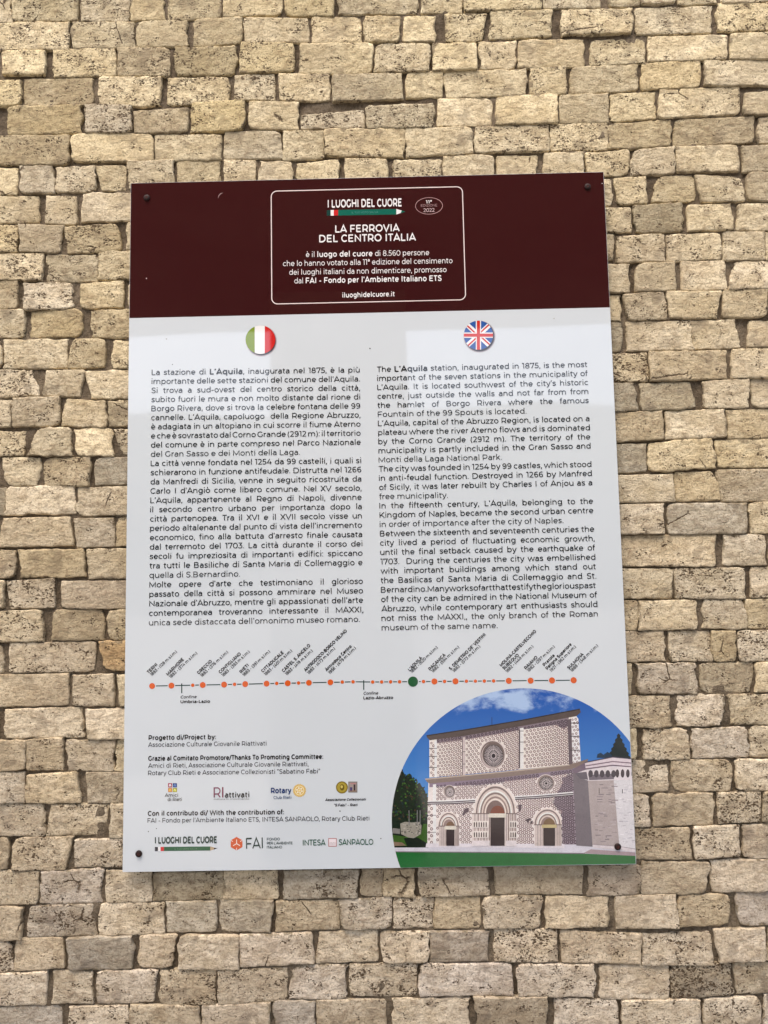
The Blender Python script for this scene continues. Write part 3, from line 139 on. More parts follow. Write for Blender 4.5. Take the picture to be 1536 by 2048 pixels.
PRINTS = [
["italian_flag/printed_shadow",190,186,192,1,[[[-191.2,353.3],[-191.7,348.0],[-192.9,342.9],[-194.9,338.1],[-197.6,333.7],[-201.0,329.8],[-204.9,326.5],[-209.3,323.8],[-214.0,321.9],[-219.0,320.8],[-224.2,320.5],[-229.3,321.0],[-234.3,322.4],[-239.0,324.5],[-243.4,327.3],[-247.3,330.8],[-250.6,334.9],[-253.3,339.4],[-255.2,344.3],[-256.4,349.5],[-256.8,354.7],[-256.4,360.0],[-255.2,365.1],[-253.2,369.9],[-250.5,374.3],[-247.2,378.3],[-243.2,381.6],[-238.8,384.3],[-234.0,386.2],[-229.0,387.3],[-223.9,387.6],[-218.8,387.1],[-213.7,385.7],[-209.0,383.6],[-204.6,380.8],[-200.7,377.2],[-197.4,373.1],[-194.7,368.6],[-192.8,363.7],[-191.6,358.5]]]],
["italian_flag/printed_shadow",150,146,152,2,[[[-192.5,353.3],[-192.9,348.2],[-194.1,343.3],[-196.0,338.7],[-198.6,334.5],[-201.8,330.7],[-205.6,327.5],[-209.8,324.9],[-214.4,323.1],[-219.2,322.0],[-224.2,321.7],[-229.1,322.2],[-233.9,323.5],[-238.5,325.6],[-242.7,328.3],[-246.4,331.7],[-249.6,335.6],[-252.2,340.0],[-254.1,344.7],[-255.2,349.6],[-255.6,354.7],[-255.2,359.8],[-254.0,364.7],[-252.1,369.3],[-249.5,373.6],[-246.3,377.4],[-242.5,380.6],[-238.3,383.2],[-233.7,385.0],[-228.8,386.1],[-223.9,386.4],[-218.9,385.9],[-214.1,384.6],[-209.6,382.5],[-205.3,379.8],[-201.6,376.4],[-198.4,372.4],[-195.8,368.0],[-194.0,363.3],[-192.8,358.4]]]],
["italian_flag/printed_shadow",95,91,97,3,[[[-193.7,353.3],[-194.1,348.5],[-195.2,343.8],[-197.1,339.3],[-199.6,335.2],[-202.7,331.6],[-206.3,328.5],[-210.4,326.1],[-214.8,324.3],[-219.4,323.3],[-224.2,323.0],[-228.9,323.5],[-233.5,324.7],[-237.9,326.7],[-241.9,329.3],[-245.6,332.5],[-248.6,336.3],[-251.1,340.5],[-252.9,345.0],[-254.0,349.8],[-254.4,354.7],[-254.0,359.5],[-252.9,364.3],[-251.0,368.7],[-248.5,372.8],[-245.4,376.5],[-241.8,379.6],[-237.7,382.0],[-233.3,383.8],[-228.7,384.8],[-223.9,385.1],[-219.1,384.6],[-214.5,383.4],[-210.1,381.4],[-206.1,378.8],[-202.5,375.5],[-199.4,371.7],[-196.9,367.5],[-195.1,362.9],[-194.0,358.2]]]],
["italian_flag/printed_shadow",50,46,52,4,[[[-194.7,353.3],[-195.1,348.7],[-196.2,344.1],[-198.0,339.8],[-200.4,335.8],[-203.4,332.3],[-206.9,329.4],[-210.8,327.0],[-215.1,325.3],[-219.6,324.3],[-224.2,324.0],[-228.7,324.5],[-233.2,325.7],[-237.4,327.6],[-241.3,330.1],[-244.8,333.3],[-247.8,336.9],[-250.2,341.0],[-252.0,345.3],[-253.0,350.0],[-253.4,354.7],[-253.0,359.3],[-251.9,363.9],[-250.1,368.2],[-247.7,372.2],[-244.7,375.7],[-241.2,378.7],[-237.3,381.1],[-233.0,382.8],[-228.5,383.8],[-223.9,384.1],[-219.3,383.6],[-214.8,382.4],[-210.6,380.5],[-206.7,377.9],[-203.2,374.8],[-200.2,371.1],[-197.8,367.0],[-196.1,362.6],[-195.0,358.0]]]],
["italian_flag/green_stripe",118,140,35,6,[[[-240.0,330.0],[-244.2,332.6],[-247.9,335.7],[-251.0,339.4],[-253.5,343.5],[-255.4,347.9],[-256.5,352.6],[-256.9,357.3],[-256.5,362.0],[-255.3,366.6],[-253.5,370.9],[-250.9,374.9],[-247.7,378.5],[-244.0,381.5],[-239.9,383.9],[-237.8,384.7],[-237.9,329.1]]]],
["italian_flag/white_stripe",232,232,230,6,[[[-221.2,326.7],[-226.0,326.4],[-230.8,326.9],[-235.6,328.1],[-237.9,329.1],[-237.8,384.7],[-235.4,385.6],[-230.6,386.6],[-225.8,386.9],[-220.9,386.4],[-216.9,385.4],[-217.2,327.5]]]],
["italian_flag/red_stripe",190,32,28,6,[[[-204.1,334.8],[-207.8,331.8],[-212.0,329.4],[-216.5,327.7],[-217.2,327.5],[-216.9,385.4],[-216.2,385.2],[-211.7,383.2],[-207.6,380.7],[-203.9,377.5],[-200.7,373.8],[-198.2,369.7],[-196.4,365.3],[-195.3,360.6],[-194.9,355.9],[-195.3,351.2],[-196.5,346.6],[-198.4,342.3],[-200.9,338.3]]]],
["british_flag/printed_shadow",190,186,192,1,[[[261.4,352.4],[260.9,347.1],[259.5,341.9],[257.3,336.9],[254.4,332.4],[250.9,328.4],[246.8,325.0],[242.3,322.3],[237.4,320.4],[232.2,319.2],[227.0,318.9],[221.8,319.5],[216.8,320.8],[212.0,323.0],[207.6,325.9],[203.7,329.5],[200.4,333.6],[197.8,338.3],[196.0,343.3],[194.9,348.5],[194.6,353.9],[195.2,359.3],[196.6,364.5],[198.7,369.4],[201.6,374.0],[205.1,378.0],[209.2,381.4],[213.8,384.1],[218.7,386.1],[223.8,387.2],[229.1,387.5],[234.3,387.0],[239.4,385.6],[244.2,383.4],[248.5,380.5],[252.4,376.9],[255.7,372.7],[258.3,368.1],[260.1,363.1],[261.2,357.8]]]],
["british_flag/printed_shadow",150,146,152,2,[[[260.4,352.4],[259.9,347.2],[258.5,342.2],[256.4,337.4],[253.6,333.1],[250.2,329.2],[246.2,325.9],[241.8,323.3],[237.1,321.4],[232.1,320.3],[227.0,320.0],[222.0,320.5],[217.1,321.8],[212.5,323.9],[208.2,326.7],[204.5,330.2],[201.3,334.2],[198.7,338.7],[196.9,343.6],[195.9,348.7],[195.6,353.9],[196.2,359.1],[197.5,364.2],[199.6,368.9],[202.4,373.3],[205.8,377.2],[209.8,380.6],[214.2,383.2],[219.0,385.1],[224.0,386.2],[229.0,386.5],[234.1,386.0],[239.0,384.6],[243.7,382.5],[247.9,379.7],[251.7,376.2],[254.9,372.2],[257.4,367.6],[259.2,362.8],[260.2,357.7]]]],
["british_flag/printed_shadow",95,91,97,3,[[[259.2,352.5],[258.7,347.5],[257.4,342.6],[255.4,338.0],[252.7,333.8],[249.4,330.1],[245.6,326.9],[241.3,324.4],[236.7,322.6],[232.0,321.5],[227.1,321.2],[222.2,321.7],[217.5,323.0],[213.1,325.0],[209.0,327.7],[205.3,331.1],[202.3,334.9],[199.8,339.3],[198.1,343.9],[197.1,348.9],[196.9,353.9],[197.4,358.9],[198.7,363.7],[200.7,368.3],[203.4,372.6],[206.6,376.3],[210.5,379.5],[214.7,382.1],[219.3,383.9],[224.1,385.0],[229.0,385.2],[233.9,384.7],[238.6,383.5],[243.1,381.4],[247.2,378.7],[250.8,375.3],[253.9,371.4],[256.3,367.1],[258.0,362.4],[259.0,357.5]]]],
["british_flag/printed_shadow",50,46,52,4,[[[258.2,352.5],[257.7,347.7],[256.4,343.0],[254.5,338.5],[251.9,334.4],[248.7,330.8],[245.0,327.7],[240.9,325.3],[236.5,323.6],[231.8,322.5],[227.1,322.2],[222.4,322.7],[217.8,324.0],[213.5,325.9],[209.6,328.5],[206.1,331.8],[203.1,335.5],[200.8,339.7],[199.1,344.2],[198.1,349.0],[197.9,353.9],[198.4,358.7],[199.6,363.4],[201.6,367.9],[204.2,372.0],[207.3,375.6],[211.0,378.7],[215.2,381.1],[219.6,382.9],[224.2,383.9],[229.0,384.2],[233.7,383.7],[238.3,382.5],[242.6,380.5],[246.6,377.9],[250.1,374.6],[253.0,370.8],[255.4,366.6],[257.0,362.1],[258.0,357.3]]]],
["british_flag/blue_field",42,82,150,6,[[[256.0,355.3],[255.5,350.5],[254.2,345.8],[252.3,341.3],[249.7,337.2],[246.5,333.6],[242.8,330.6],[238.7,328.1],[234.3,326.4],[229.6,325.3],[224.9,325.1],[220.2,325.5],[215.7,326.8],[211.4,328.7],[207.4,331.3],[203.9,334.6],[200.9,338.3],[198.6,342.5],[196.9,347.1],[195.9,351.8],[195.7,356.7],[196.2,361.5],[197.4,366.2],[199.4,370.7],[202.0,374.8],[205.2,378.4],[208.8,381.5],[213.0,383.9],[217.4,385.7],[222.0,386.7],[226.8,387.0],[231.5,386.5],[236.1,385.3],[240.4,383.3],[244.4,380.7],[247.9,377.4],[250.8,373.7],[253.2,369.4],[254.8,364.9],[255.8,360.2]]]],
["british_flag/white_saltire",240,238,240,7,[[[205.2,378.4],[202.0,374.8],[201.2,373.5],[243.6,331.2],[246.5,333.6],[249.7,337.2],[250.5,338.5],[208.0,380.8]]]],
["british_flag/white_saltire",240,238,240,8,[[[200.9,338.3],[203.9,334.6],[206.6,332.1],[251.5,372.4],[250.8,373.7],[247.9,377.4],[245.1,380.0],[200.2,339.6]]]],
["british_flag/red_saltire",190,45,35,9,[[[222.9,359.4],[204.5,377.7],[202.4,375.3],[220.7,357.1]],[[228.8,352.5],[247.1,334.3],[249.2,336.7],[231.0,354.8]],[[231.2,360.3],[248.9,376.2],[247.9,377.4],[246.7,378.5],[229.1,362.7]],[[220.5,351.7],[202.9,335.8],[203.9,334.6],[205.0,333.5],[222.6,349.3]]]],
["british_flag/white_cross",240,238,240,10,[[[229.6,325.3],[224.9,325.1],[220.2,325.5],[219.6,325.7],[221.4,386.6],[222.0,386.7],[226.8,387.0],[231.5,386.5],[232.1,386.4],[230.3,325.5]]]],
["british_flag/white_cross_bar",240,238,240,11,[[[195.9,351.8],[195.7,356.7],[196.2,361.5],[196.4,362.2],[255.7,360.8],[255.8,360.2],[256.0,355.3],[255.5,350.5],[255.3,349.8],[196.1,351.1]]]],
["british_flag/red_cross",190,45,35,12,[[[224.9,325.1],[221.6,325.4],[223.5,386.8],[226.8,387.0],[230.1,386.7],[228.2,325.2]]]],
["british_flag/red_cross_bar",190,45,35,13,[[[195.7,356.7],[196.0,360.1],[255.9,358.7],[256.0,355.3],[255.6,351.9],[195.8,353.3]]]],
["route_line/line_segment",28,58,55,2,[[[-437.6,-347.6],[-414.1,-347.5],[-414.1,-345.5],[-437.7,-345.6]],[[-399.1,-347.4],[-369.0,-347.4],[-369.1,-345.4],[-399.1,-345.5]],[[-358.8,-347.3],[-351.5,-347.3],[-351.5,-345.3],[-358.9,-345.4]],[[-336.5,-347.2],[-308.9,-347.2],[-308.9,-345.2],[-336.5,-345.3]],[[-293.9,-347.1],[-285.5,-347.1],[-285.6,-345.1],[-293.9,-345.2]],[[-275.3,-347.1],[-266.6,-347.0],[-266.7,-345.1],[-275.4,-345.1]],[[-251.7,-347.0],[-224.1,-346.9],[-224.1,-344.9],[-251.7,-345.0]],[[-209.1,-346.8],[-201.4,-346.8],[-201.5,-344.9],[-209.1,-344.9]],[[-191.3,-346.8],[-181.9,-346.8],[-181.9,-344.8],[-191.3,-344.8]],[[-166.9,-346.7],[-157.9,-346.7],[-157.9,-344.7],[-167.0,-344.7]],[[-147.7,-346.6],[-139.7,-346.6],[-139.7,-344.7],[-147.8,-344.7]],[[-124.8,-346.6],[-96.9,-346.5],[-96.9,-344.5],[-124.8,-344.6]],[[-82.0,-346.4],[-70.9,-346.4],[-70.9,-344.4],[-82.0,-344.5]],[[-60.7,-346.4],[-49.3,-346.3],[-49.3,-344.4],[-60.8,-344.4]],[[-39.2,-346.4],[-10.4,-347.2],[-10.3,-345.2],[-39.2,-344.5]],[[-0.2,-347.3],[7.5,-347.4],[7.5,-345.5],[-0.2,-345.4]],[[17.6,-347.5],[25.3,-347.6],[25.3,-345.6],[17.6,-345.5]],[[35.4,-347.7],[43.1,-347.7],[43.2,-345.8],[35.5,-345.7]],[[53.3,-347.8],[63.0,-347.9],[63.1,-345.9],[53.3,-345.9]],[[86.5,-348.1],[90.6,-348.1],[90.7,-346.2],[86.5,-346.2]],[[100.8,-348.2],[109.7,-348.3],[109.7,-346.4],[100.8,-346.3]],[[125.0,-348.4],[132.5,-348.5],[132.6,-346.6],[125.0,-346.5]],[[142.7,-348.6],[151.6,-348.7],[151.6,-346.7],[142.7,-346.6]],[[166.9,-348.8],[175.8,-348.9],[175.8,-346.9],[166.9,-346.9]],[[185.9,-349.0],[193.6,-349.0],[193.6,-347.1],[186.0,-347.0]],[[203.7,-349.1],[211.4,-349.2],[211.4,-347.2],[203.7,-347.2]],[[221.5,-349.3],[229.8,-349.4],[229.9,-347.4],[221.5,-347.3]],[[239.9,-349.4],[257.2,-349.6],[257.3,-347.6],[240.0,-347.5]],[[272.5,-349.7],[300.4,-350.0],[300.5,-348.0],[272.5,-347.8]],[[315.7,-350.1],[342.9,-350.3],[342.9,-348.4],[315.7,-348.2]],[[358.1,-350.5],[385.7,-350.7],[385.7,-348.8],[358.2,-348.5]]]],
["route_line/boundary_tick",28,58,55,3,[[[-387.1,-342.6],[-384.9,-342.7],[-384.8,-361.6],[-387.0,-361.6]],[[-24.1,-342.4],[-22.0,-342.4],[-22.3,-361.3],[-24.4,-361.3]]]],
["header_band/pencil_end",25,60,55,2,[[[-85.1,633.5],[-76.8,633.4],[-77.0,621.1],[-85.3,621.2]]]],
["header_band/pencil_collar",235,228,225,2,[[[-76.8,633.4],[-70.2,633.4],[-70.4,621.1],[-77.0,621.1]]]],
["header_band/pencil_band",190,40,42,2,[[[-70.2,633.4],[-61.1,633.3],[-61.2,621.0],[-70.4,621.1]]]],
["header_band/pencil_body",14,96,80,2,[[[-61.1,633.3],[61.7,632.4],[61.4,620.2],[-61.2,621.0]]]],
["header_band/pencil_wood",238,230,224,2,[[[61.7,632.4],[72.4,628.7],[70.6,623.2],[61.4,620.2]]]],
["header_band/pencil_tip",14,96,80,2,[[[72.4,628.7],[80.6,626.2],[70.6,623.2]]]],
["four_squares_logo/colour_square",150,50,80,2,[[[-412.0,-535.5],[-404.0,-535.7],[-403.9,-543.8],[-412.0,-543.7]]]],
["four_squares_logo/square_emblem",240,225,228,3,[[[-410.0,-542.1],[-410.1,-539.0],[-408.0,-537.0],[-405.9,-539.1],[-405.9,-542.2],[-407.1,-542.2],[-407.2,-540.0],[-408.8,-540.0],[-408.8,-542.2]]]],
["four_squares_logo/colour_square",40,55,120,2,[[[-402.8,-535.7],[-394.3,-535.8],[-394.3,-543.9],[-402.8,-543.8]]]],
["four_squares_logo/square_emblem",90,130,190,3,[[[-400.9,-542.3],[-400.9,-539.2],[-398.6,-537.2],[-396.2,-539.2],[-396.2,-542.4],[-397.7,-542.3],[-397.8,-540.1],[-399.4,-540.1],[-399.3,-542.3]]]],
["four_squares_logo/colour_square",190,120,40,2,[[[-411.9,-544.9],[-403.9,-545.0],[-403.9,-552.5],[-411.9,-552.4]]]],
["four_squares_logo/square_emblem",220,190,90,3,[[[-410.0,-550.9],[-410.0,-548.4],[-407.9,-546.4],[-405.8,-548.4],[-405.8,-550.9],[-407.1,-550.9],[-407.1,-548.7],[-408.7,-548.7],[-408.7,-550.9]]]],
["four_squares_logo/colour_square",150,150,30,2,[[[-402.8,-545.1],[-394.3,-545.2],[-394.2,-552.7],[-402.7,-552.5]]]],
["four_squares_logo/square_emblem",225,225,120,3,[[[-400.8,-551.0],[-400.8,-548.5],[-398.5,-546.5],[-396.2,-548.6],[-396.2,-551.1],[-397.7,-551.1],[-397.7,-548.9],[-399.3,-548.8],[-399.3,-551.0]]]],
["letter_logo/capital_stroke",110,35,65,2,[[[-305.4,-544.7],[-302.5,-544.8],[-302.5,-564.7],[-305.4,-564.6]]]],
["letter_logo/grey_stroke",105,115,125,3,[[[-322.0,-544.8],[-319.2,-544.8],[-319.2,-564.4],[-321.9,-564.4]]]],
["wheel_logo/gear_disc",205,170,90,2,[[[-141.0,-553.9],[-141.1,-554.6],[-139.8,-555.6],[-139.9,-556.4],[-141.5,-556.8],[-141.7,-557.5],[-140.7,-558.8],[-141.1,-559.5],[-142.7,-559.6],[-143.1,-560.2],[-142.5,-561.6],[-143.0,-562.3],[-144.6,-561.9],[-145.1,-562.4],[-144.9,-564.0],[-145.6,-564.4],[-147.0,-563.7],[-147.7,-564.0],[-147.9,-565.6],[-148.7,-565.9],[-149.9,-564.8],[-150.6,-564.9],[-151.2,-566.4],[-152.1,-566.5],[-152.9,-565.1],[-153.7,-565.1],[-154.7,-566.3],[-155.5,-566.2],[-156.0,-564.7],[-156.7,-564.5],[-158.0,-565.4],[-158.8,-565.1],[-158.8,-563.5],[-159.5,-563.1],[-161.0,-563.7],[-161.6,-563.2],[-161.3,-561.6],[-161.8,-561.1],[-163.4,-561.3],[-163.9,-560.6],[-163.1,-559.2],[-163.5,-558.6],[-165.1,-558.4],[-165.4,-557.6],[-164.3,-556.5],[-164.4,-555.7],[-165.9,-555.1],[-166.0,-554.3],[-164.7,-553.5],[-164.6,-552.7],[-165.9,-551.8],[-165.8,-551.0],[-164.2,-550.5],[-164.0,-549.8],[-165.0,-548.6],[-164.6,-547.8],[-163.0,-547.8],[-162.6,-547.2],[-163.2,-545.7],[-162.7,-545.1],[-161.1,-545.4],[-160.6,-544.9],[-160.8,-543.4],[-160.1,-542.9],[-158.7,-543.7],[-158.0,-543.3],[-157.8,-541.8],[-157.0,-541.5],[-155.8,-542.6],[-155.1,-542.4],[-154.5,-541.0],[-153.6,-540.9],[-152.8,-542.2],[-152.0,-542.2],[-151.0,-541.0],[-150.2,-541.2],[-149.7,-542.6],[-149.0,-542.9],[-147.7,-541.9],[-146.9,-542.3],[-146.9,-543.8],[-146.2,-544.2],[-144.7,-543.6],[-144.1,-544.2],[-144.4,-545.7],[-143.9,-546.3],[-142.3,-546.0],[-141.8,-546.7],[-142.6,-548.1],[-142.2,-548.8],[-140.6,-549.0],[-140.3,-549.8],[-141.4,-550.9],[-141.2,-551.6],[-139.8,-552.2],[-139.7,-553.0]]]],
["wheel_logo/gear_ring",228,212,170,3,[[[-143.4,-553.8],[-143.5,-555.3],[-143.9,-556.7],[-144.5,-558.0],[-145.3,-559.2],[-146.2,-560.3],[-147.4,-561.2],[-148.6,-561.9],[-150.0,-562.4],[-151.5,-562.8],[-152.9,-562.8],[-154.4,-562.7],[-155.8,-562.3],[-157.2,-561.8],[-158.5,-561.0],[-159.6,-560.1],[-160.5,-558.9],[-161.3,-557.7],[-161.9,-556.4],[-162.2,-555.0],[-162.3,-553.5],[-162.2,-552.1],[-161.8,-550.7],[-161.2,-549.4],[-160.4,-548.2],[-159.5,-547.1],[-158.3,-546.2],[-157.1,-545.4],[-155.7,-544.9],[-154.2,-544.6],[-152.8,-544.5],[-151.3,-544.6],[-149.9,-545.0],[-148.5,-545.6],[-147.2,-546.3],[-146.1,-547.3],[-145.2,-548.4],[-144.4,-549.6],[-143.8,-551.0],[-143.5,-552.4]]]],
["wheel_logo/gear_inner",200,165,85,4,[[[-145.0,-553.8],[-145.1,-555.0],[-145.4,-556.2],[-145.9,-557.3],[-146.5,-558.3],[-147.3,-559.2],[-148.3,-559.9],[-149.3,-560.5],[-150.5,-561.0],[-151.7,-561.2],[-152.9,-561.3],[-154.1,-561.2],[-155.3,-560.9],[-156.5,-560.4],[-157.5,-559.8],[-158.5,-559.0],[-159.3,-558.1],[-159.9,-557.0],[-160.4,-555.9],[-160.6,-554.8],[-160.7,-553.6],[-160.6,-552.4],[-160.3,-551.2],[-159.8,-550.1],[-159.2,-549.1],[-158.4,-548.2],[-157.4,-547.4],[-156.4,-546.8],[-155.2,-546.4],[-154.0,-546.1],[-152.8,-546.0],[-151.6,-546.1],[-150.4,-546.4],[-149.2,-546.9],[-148.2,-547.6],[-147.2,-548.4],[-146.4,-549.3],[-145.8,-550.3],[-145.3,-551.4],[-145.1,-552.6]]]],
["wheel_logo/gear_opening",222,214,190,5,[[[-146.1,-555.0],[-146.5,-556.1],[-147.5,-556.8],[-148.7,-556.8],[-149.7,-556.1],[-150.1,-555.0],[-149.7,-553.8],[-148.7,-553.2],[-147.5,-553.2],[-146.5,-553.9]],[[-149.6,-558.3],[-150.0,-559.5],[-151.0,-560.1],[-152.2,-560.1],[-153.2,-559.4],[-153.6,-558.3],[-153.2,-557.2],[-152.2,-556.5],[-151.0,-556.5],[-150.0,-557.2]],[[-154.4,-557.0],[-154.8,-558.2],[-155.8,-558.8],[-157.0,-558.8],[-158.0,-558.1],[-158.3,-557.0],[-157.9,-555.9],[-156.9,-555.2],[-155.7,-555.2],[-154.7,-555.9]],[[-155.6,-552.4],[-156.0,-553.5],[-157.0,-554.2],[-158.2,-554.2],[-159.2,-553.5],[-159.6,-552.3],[-159.2,-551.2],[-158.2,-550.5],[-157.0,-550.6],[-156.0,-551.3]],[[-152.1,-549.1],[-152.5,-550.2],[-153.5,-550.9],[-154.7,-550.9],[-155.7,-550.1],[-156.1,-549.0],[-155.7,-547.9],[-154.7,-547.2],[-153.5,-547.2],[-152.5,-547.9]],[[-147.4,-550.4],[-147.8,-551.5],[-148.8,-552.2],[-150.0,-552.2],[-150.9,-551.4],[-151.3,-550.3],[-150.9,-549.2],[-149.9,-548.5],[-148.7,-548.5],[-147.7,-549.3]]]],
["wheel_logo/gear_hub",226,205,150,6,[[[-150.5,-553.7],[-150.7,-554.7],[-151.4,-555.5],[-152.3,-555.9],[-153.4,-555.9],[-154.3,-555.4],[-155.0,-554.6],[-155.2,-553.6],[-155.0,-552.7],[-154.3,-551.9],[-153.4,-551.4],[-152.3,-551.5],[-151.4,-551.9],[-150.7,-552.7]]]],
["collectors_logo/coin",118,100,32,2,[[[-57.4,-549.3],[-57.6,-551.1],[-58.1,-552.9],[-58.8,-554.5],[-59.8,-556.1],[-61.0,-557.5],[-62.4,-558.6],[-64.0,-559.6],[-65.7,-560.2],[-67.5,-560.6],[-69.4,-560.7],[-71.2,-560.6],[-73.0,-560.1],[-74.7,-559.4],[-76.3,-558.4],[-77.7,-557.2],[-78.9,-555.8],[-79.8,-554.2],[-80.5,-552.5],[-80.9,-550.7],[-81.0,-548.9],[-80.9,-547.1],[-80.4,-545.3],[-79.7,-543.6],[-78.7,-542.1],[-77.5,-540.7],[-76.0,-539.6],[-74.4,-538.6],[-72.7,-537.9],[-70.9,-537.5],[-69.1,-537.4],[-67.2,-537.6],[-65.4,-538.1],[-63.7,-538.8],[-62.2,-539.8],[-60.8,-541.0],[-59.6,-542.4],[-58.6,-544.0],[-57.9,-545.7],[-57.5,-547.5]]]],
["collectors_logo/coin_face",160,142,55,3,[[[-59.8,-549.2],[-59.9,-550.7],[-60.3,-552.1],[-60.9,-553.5],[-61.7,-554.7],[-62.6,-555.8],[-63.8,-556.8],[-65.1,-557.5],[-66.4,-558.0],[-67.9,-558.4],[-69.3,-558.4],[-70.8,-558.3],[-72.3,-557.9],[-73.6,-557.4],[-74.9,-556.6],[-76.0,-555.6],[-76.9,-554.5],[-77.7,-553.2],[-78.2,-551.8],[-78.6,-550.4],[-78.7,-548.9],[-78.5,-547.5],[-78.2,-546.1],[-77.6,-544.7],[-76.8,-543.5],[-75.8,-542.4],[-74.7,-541.4],[-73.4,-540.7],[-72.0,-540.1],[-70.6,-539.8],[-69.1,-539.7],[-67.6,-539.9],[-66.2,-540.2],[-64.8,-540.8],[-63.6,-541.6],[-62.5,-542.6],[-61.5,-543.7],[-60.8,-545.0],[-60.2,-546.3],[-59.9,-547.8]]]],
["collectors_logo/coin_head",100,84,28,4,[[[-64.4,-549.2],[-64.9,-551.7],[-66.2,-553.8],[-68.0,-554.9],[-70.0,-554.9],[-71.8,-553.7],[-73.0,-551.6],[-73.4,-549.0],[-73.0,-546.5],[-71.7,-544.4],[-69.9,-543.3],[-67.8,-543.3],[-66.0,-544.5],[-64.8,-546.6]]]],
["collectors_logo/coin_head_light",195,178,95,5,[[[-67.2,-548.0],[-67.6,-549.4],[-68.5,-550.4],[-69.6,-550.8],[-70.8,-550.4],[-71.7,-549.3],[-72.0,-547.9],[-71.6,-546.5],[-70.7,-545.4],[-69.6,-545.1],[-68.4,-545.5],[-67.5,-546.5]]]],
["collectors_logo/stamp",120,112,108,2,[[[-56.6,-538.1],[-38.7,-538.4],[-39.0,-559.4],[-56.9,-559.1]]]],
["collectors_logo/stamp_picture",150,138,132,3,[[[-54.7,-540.0],[-40.6,-540.2],[-40.9,-557.5],[-54.9,-557.2]]]],
["collectors_logo/stamp_detail",70,62,105,4,[[[-53.5,-549.0],[-48.7,-549.1],[-48.8,-556.1],[-53.6,-556.0]]]],
["collectors_logo/stamp_detail",60,45,48,4,[[[-46.3,-543.7],[-42.7,-543.8],[-42.9,-555.4],[-46.4,-555.4]]]],
["collectors_logo/stamp_detail",175,120,120,4,[[[-52.6,-541.3],[-41.4,-541.4],[-41.4,-543.3],[-52.6,-543.1]]]],
["collectors_logo/stamp_detail",130,95,60,4,[[[-53.6,-555.6],[-41.6,-555.7],[-41.7,-557.0],[-53.7,-556.8]]]],
["pencil_logo/pencil_end",40,42,52,2,[[[-437.0,-656.6],[-430.9,-656.6],[-430.8,-664.5],[-437.0,-664.5]]]],
["pencil_logo/pencil_collar",235,228,225,2,[[[-430.9,-656.6],[-426.0,-656.7],[-425.9,-664.5],[-430.8,-664.5]]]],
["pencil_logo/pencil_band",190,40,42,2,[[[-426.0,-656.7],[-419.2,-656.7],[-419.2,-664.5],[-425.9,-664.5]]]],
["pencil_logo/pencil_body",28,84,52,2,[[[-419.2,-656.7],[-328.4,-657.2],[-328.4,-665.0],[-419.2,-664.5]]]],
["pencil_logo/pencil_wood",170,150,120,2,[[[-328.4,-657.2],[-320.4,-659.5],[-321.6,-663.1],[-328.4,-665.0]]]],
["pencil_logo/pencil_tip",40,30,34,2,[[[-320.4,-659.5],[-314.3,-661.1],[-321.6,-663.1]]]],
["hexagon_logo/hexagon",192,80,36,2,[[[-276.8,-639.9],[-265.3,-646.5],[-265.3,-659.3],[-276.8,-665.6],[-288.4,-659.0],[-288.3,-646.1]]]],
["hexagon_logo/hexagon_line",235,215,205,3,[[[-276.1,-652.7],[-276.1,-645.2],[-277.5,-645.1],[-277.5,-652.7]],[[-269.3,-649.3],[-265.5,-647.3],[-266.1,-646.2],[-269.9,-648.3]],[[-277.2,-653.3],[-270.4,-657.2],[-269.7,-656.0],[-276.4,-652.1]],[[-277.5,-660.7],[-277.5,-665.0],[-276.2,-665.0],[-276.2,-660.8]],[[-277.2,-652.1],[-284.0,-655.8],[-283.2,-657.0],[-276.4,-653.3]],[[-283.7,-648.1],[-287.5,-645.9],[-288.2,-646.9],[-284.3,-649.1]]]],
["bank_logo/square_border",160,88,84,2,[[[-97.1,-645.1],[-80.9,-645.4],[-81.1,-661.3],[-97.3,-661.1]]]],
["bank_logo/square_field",222,212,216,3,[[[-95.9,-646.4],[-82.2,-646.6],[-82.4,-660.1],[-96.0,-659.9]]]],
["bank_logo/square_arch",165,150,150,4,[[[-94.7,-659.0],[-94.7,-654.2],[-93.5,-652.3],[-92.5,-654.3],[-92.5,-659.0],[-93.0,-659.0],[-92.9,-654.7],[-93.6,-653.3],[-94.2,-654.7],[-94.3,-659.0]],[[-91.7,-659.0],[-91.7,-654.3],[-90.5,-652.3],[-89.4,-654.3],[-89.5,-659.1],[-90.0,-659.1],[-89.9,-654.8],[-90.5,-653.4],[-91.2,-654.7],[-91.2,-659.0]],[[-88.7,-659.1],[-88.6,-654.3],[-87.5,-652.3],[-86.4,-654.4],[-86.5,-659.1],[-87.0,-659.1],[-86.9,-654.8],[-87.5,-653.4],[-88.2,-654.8],[-88.2,-659.1]],[[-85.7,-659.1],[-85.6,-654.4],[-84.5,-652.4],[-83.4,-654.4],[-83.5,-659.2],[-83.9,-659.2],[-83.9,-654.9],[-84.5,-653.5],[-85.2,-654.8],[-85.2,-659.1]]]],
["photo_print/forecourt",201,199,209,3,[[[32.0,-665.6],[31.4,-662.5],[92.5,-659.2],[499.1,-662.2],[499.1,-689.1],[34.7,-677.6]]]],
["photo_print/lawn",32,100,47,4,[[[499.1,-702.1],[42.5,-702.6],[38.4,-690.9],[34.9,-678.4],[33.6,-672.8],[243.6,-677.4],[401.1,-681.7],[499.1,-687.3]]]],
["photo_print/kerb",155,137,143,5,[[[499.1,-687.3],[397.9,-681.0],[413.0,-673.6],[499.1,-680.8]]]],
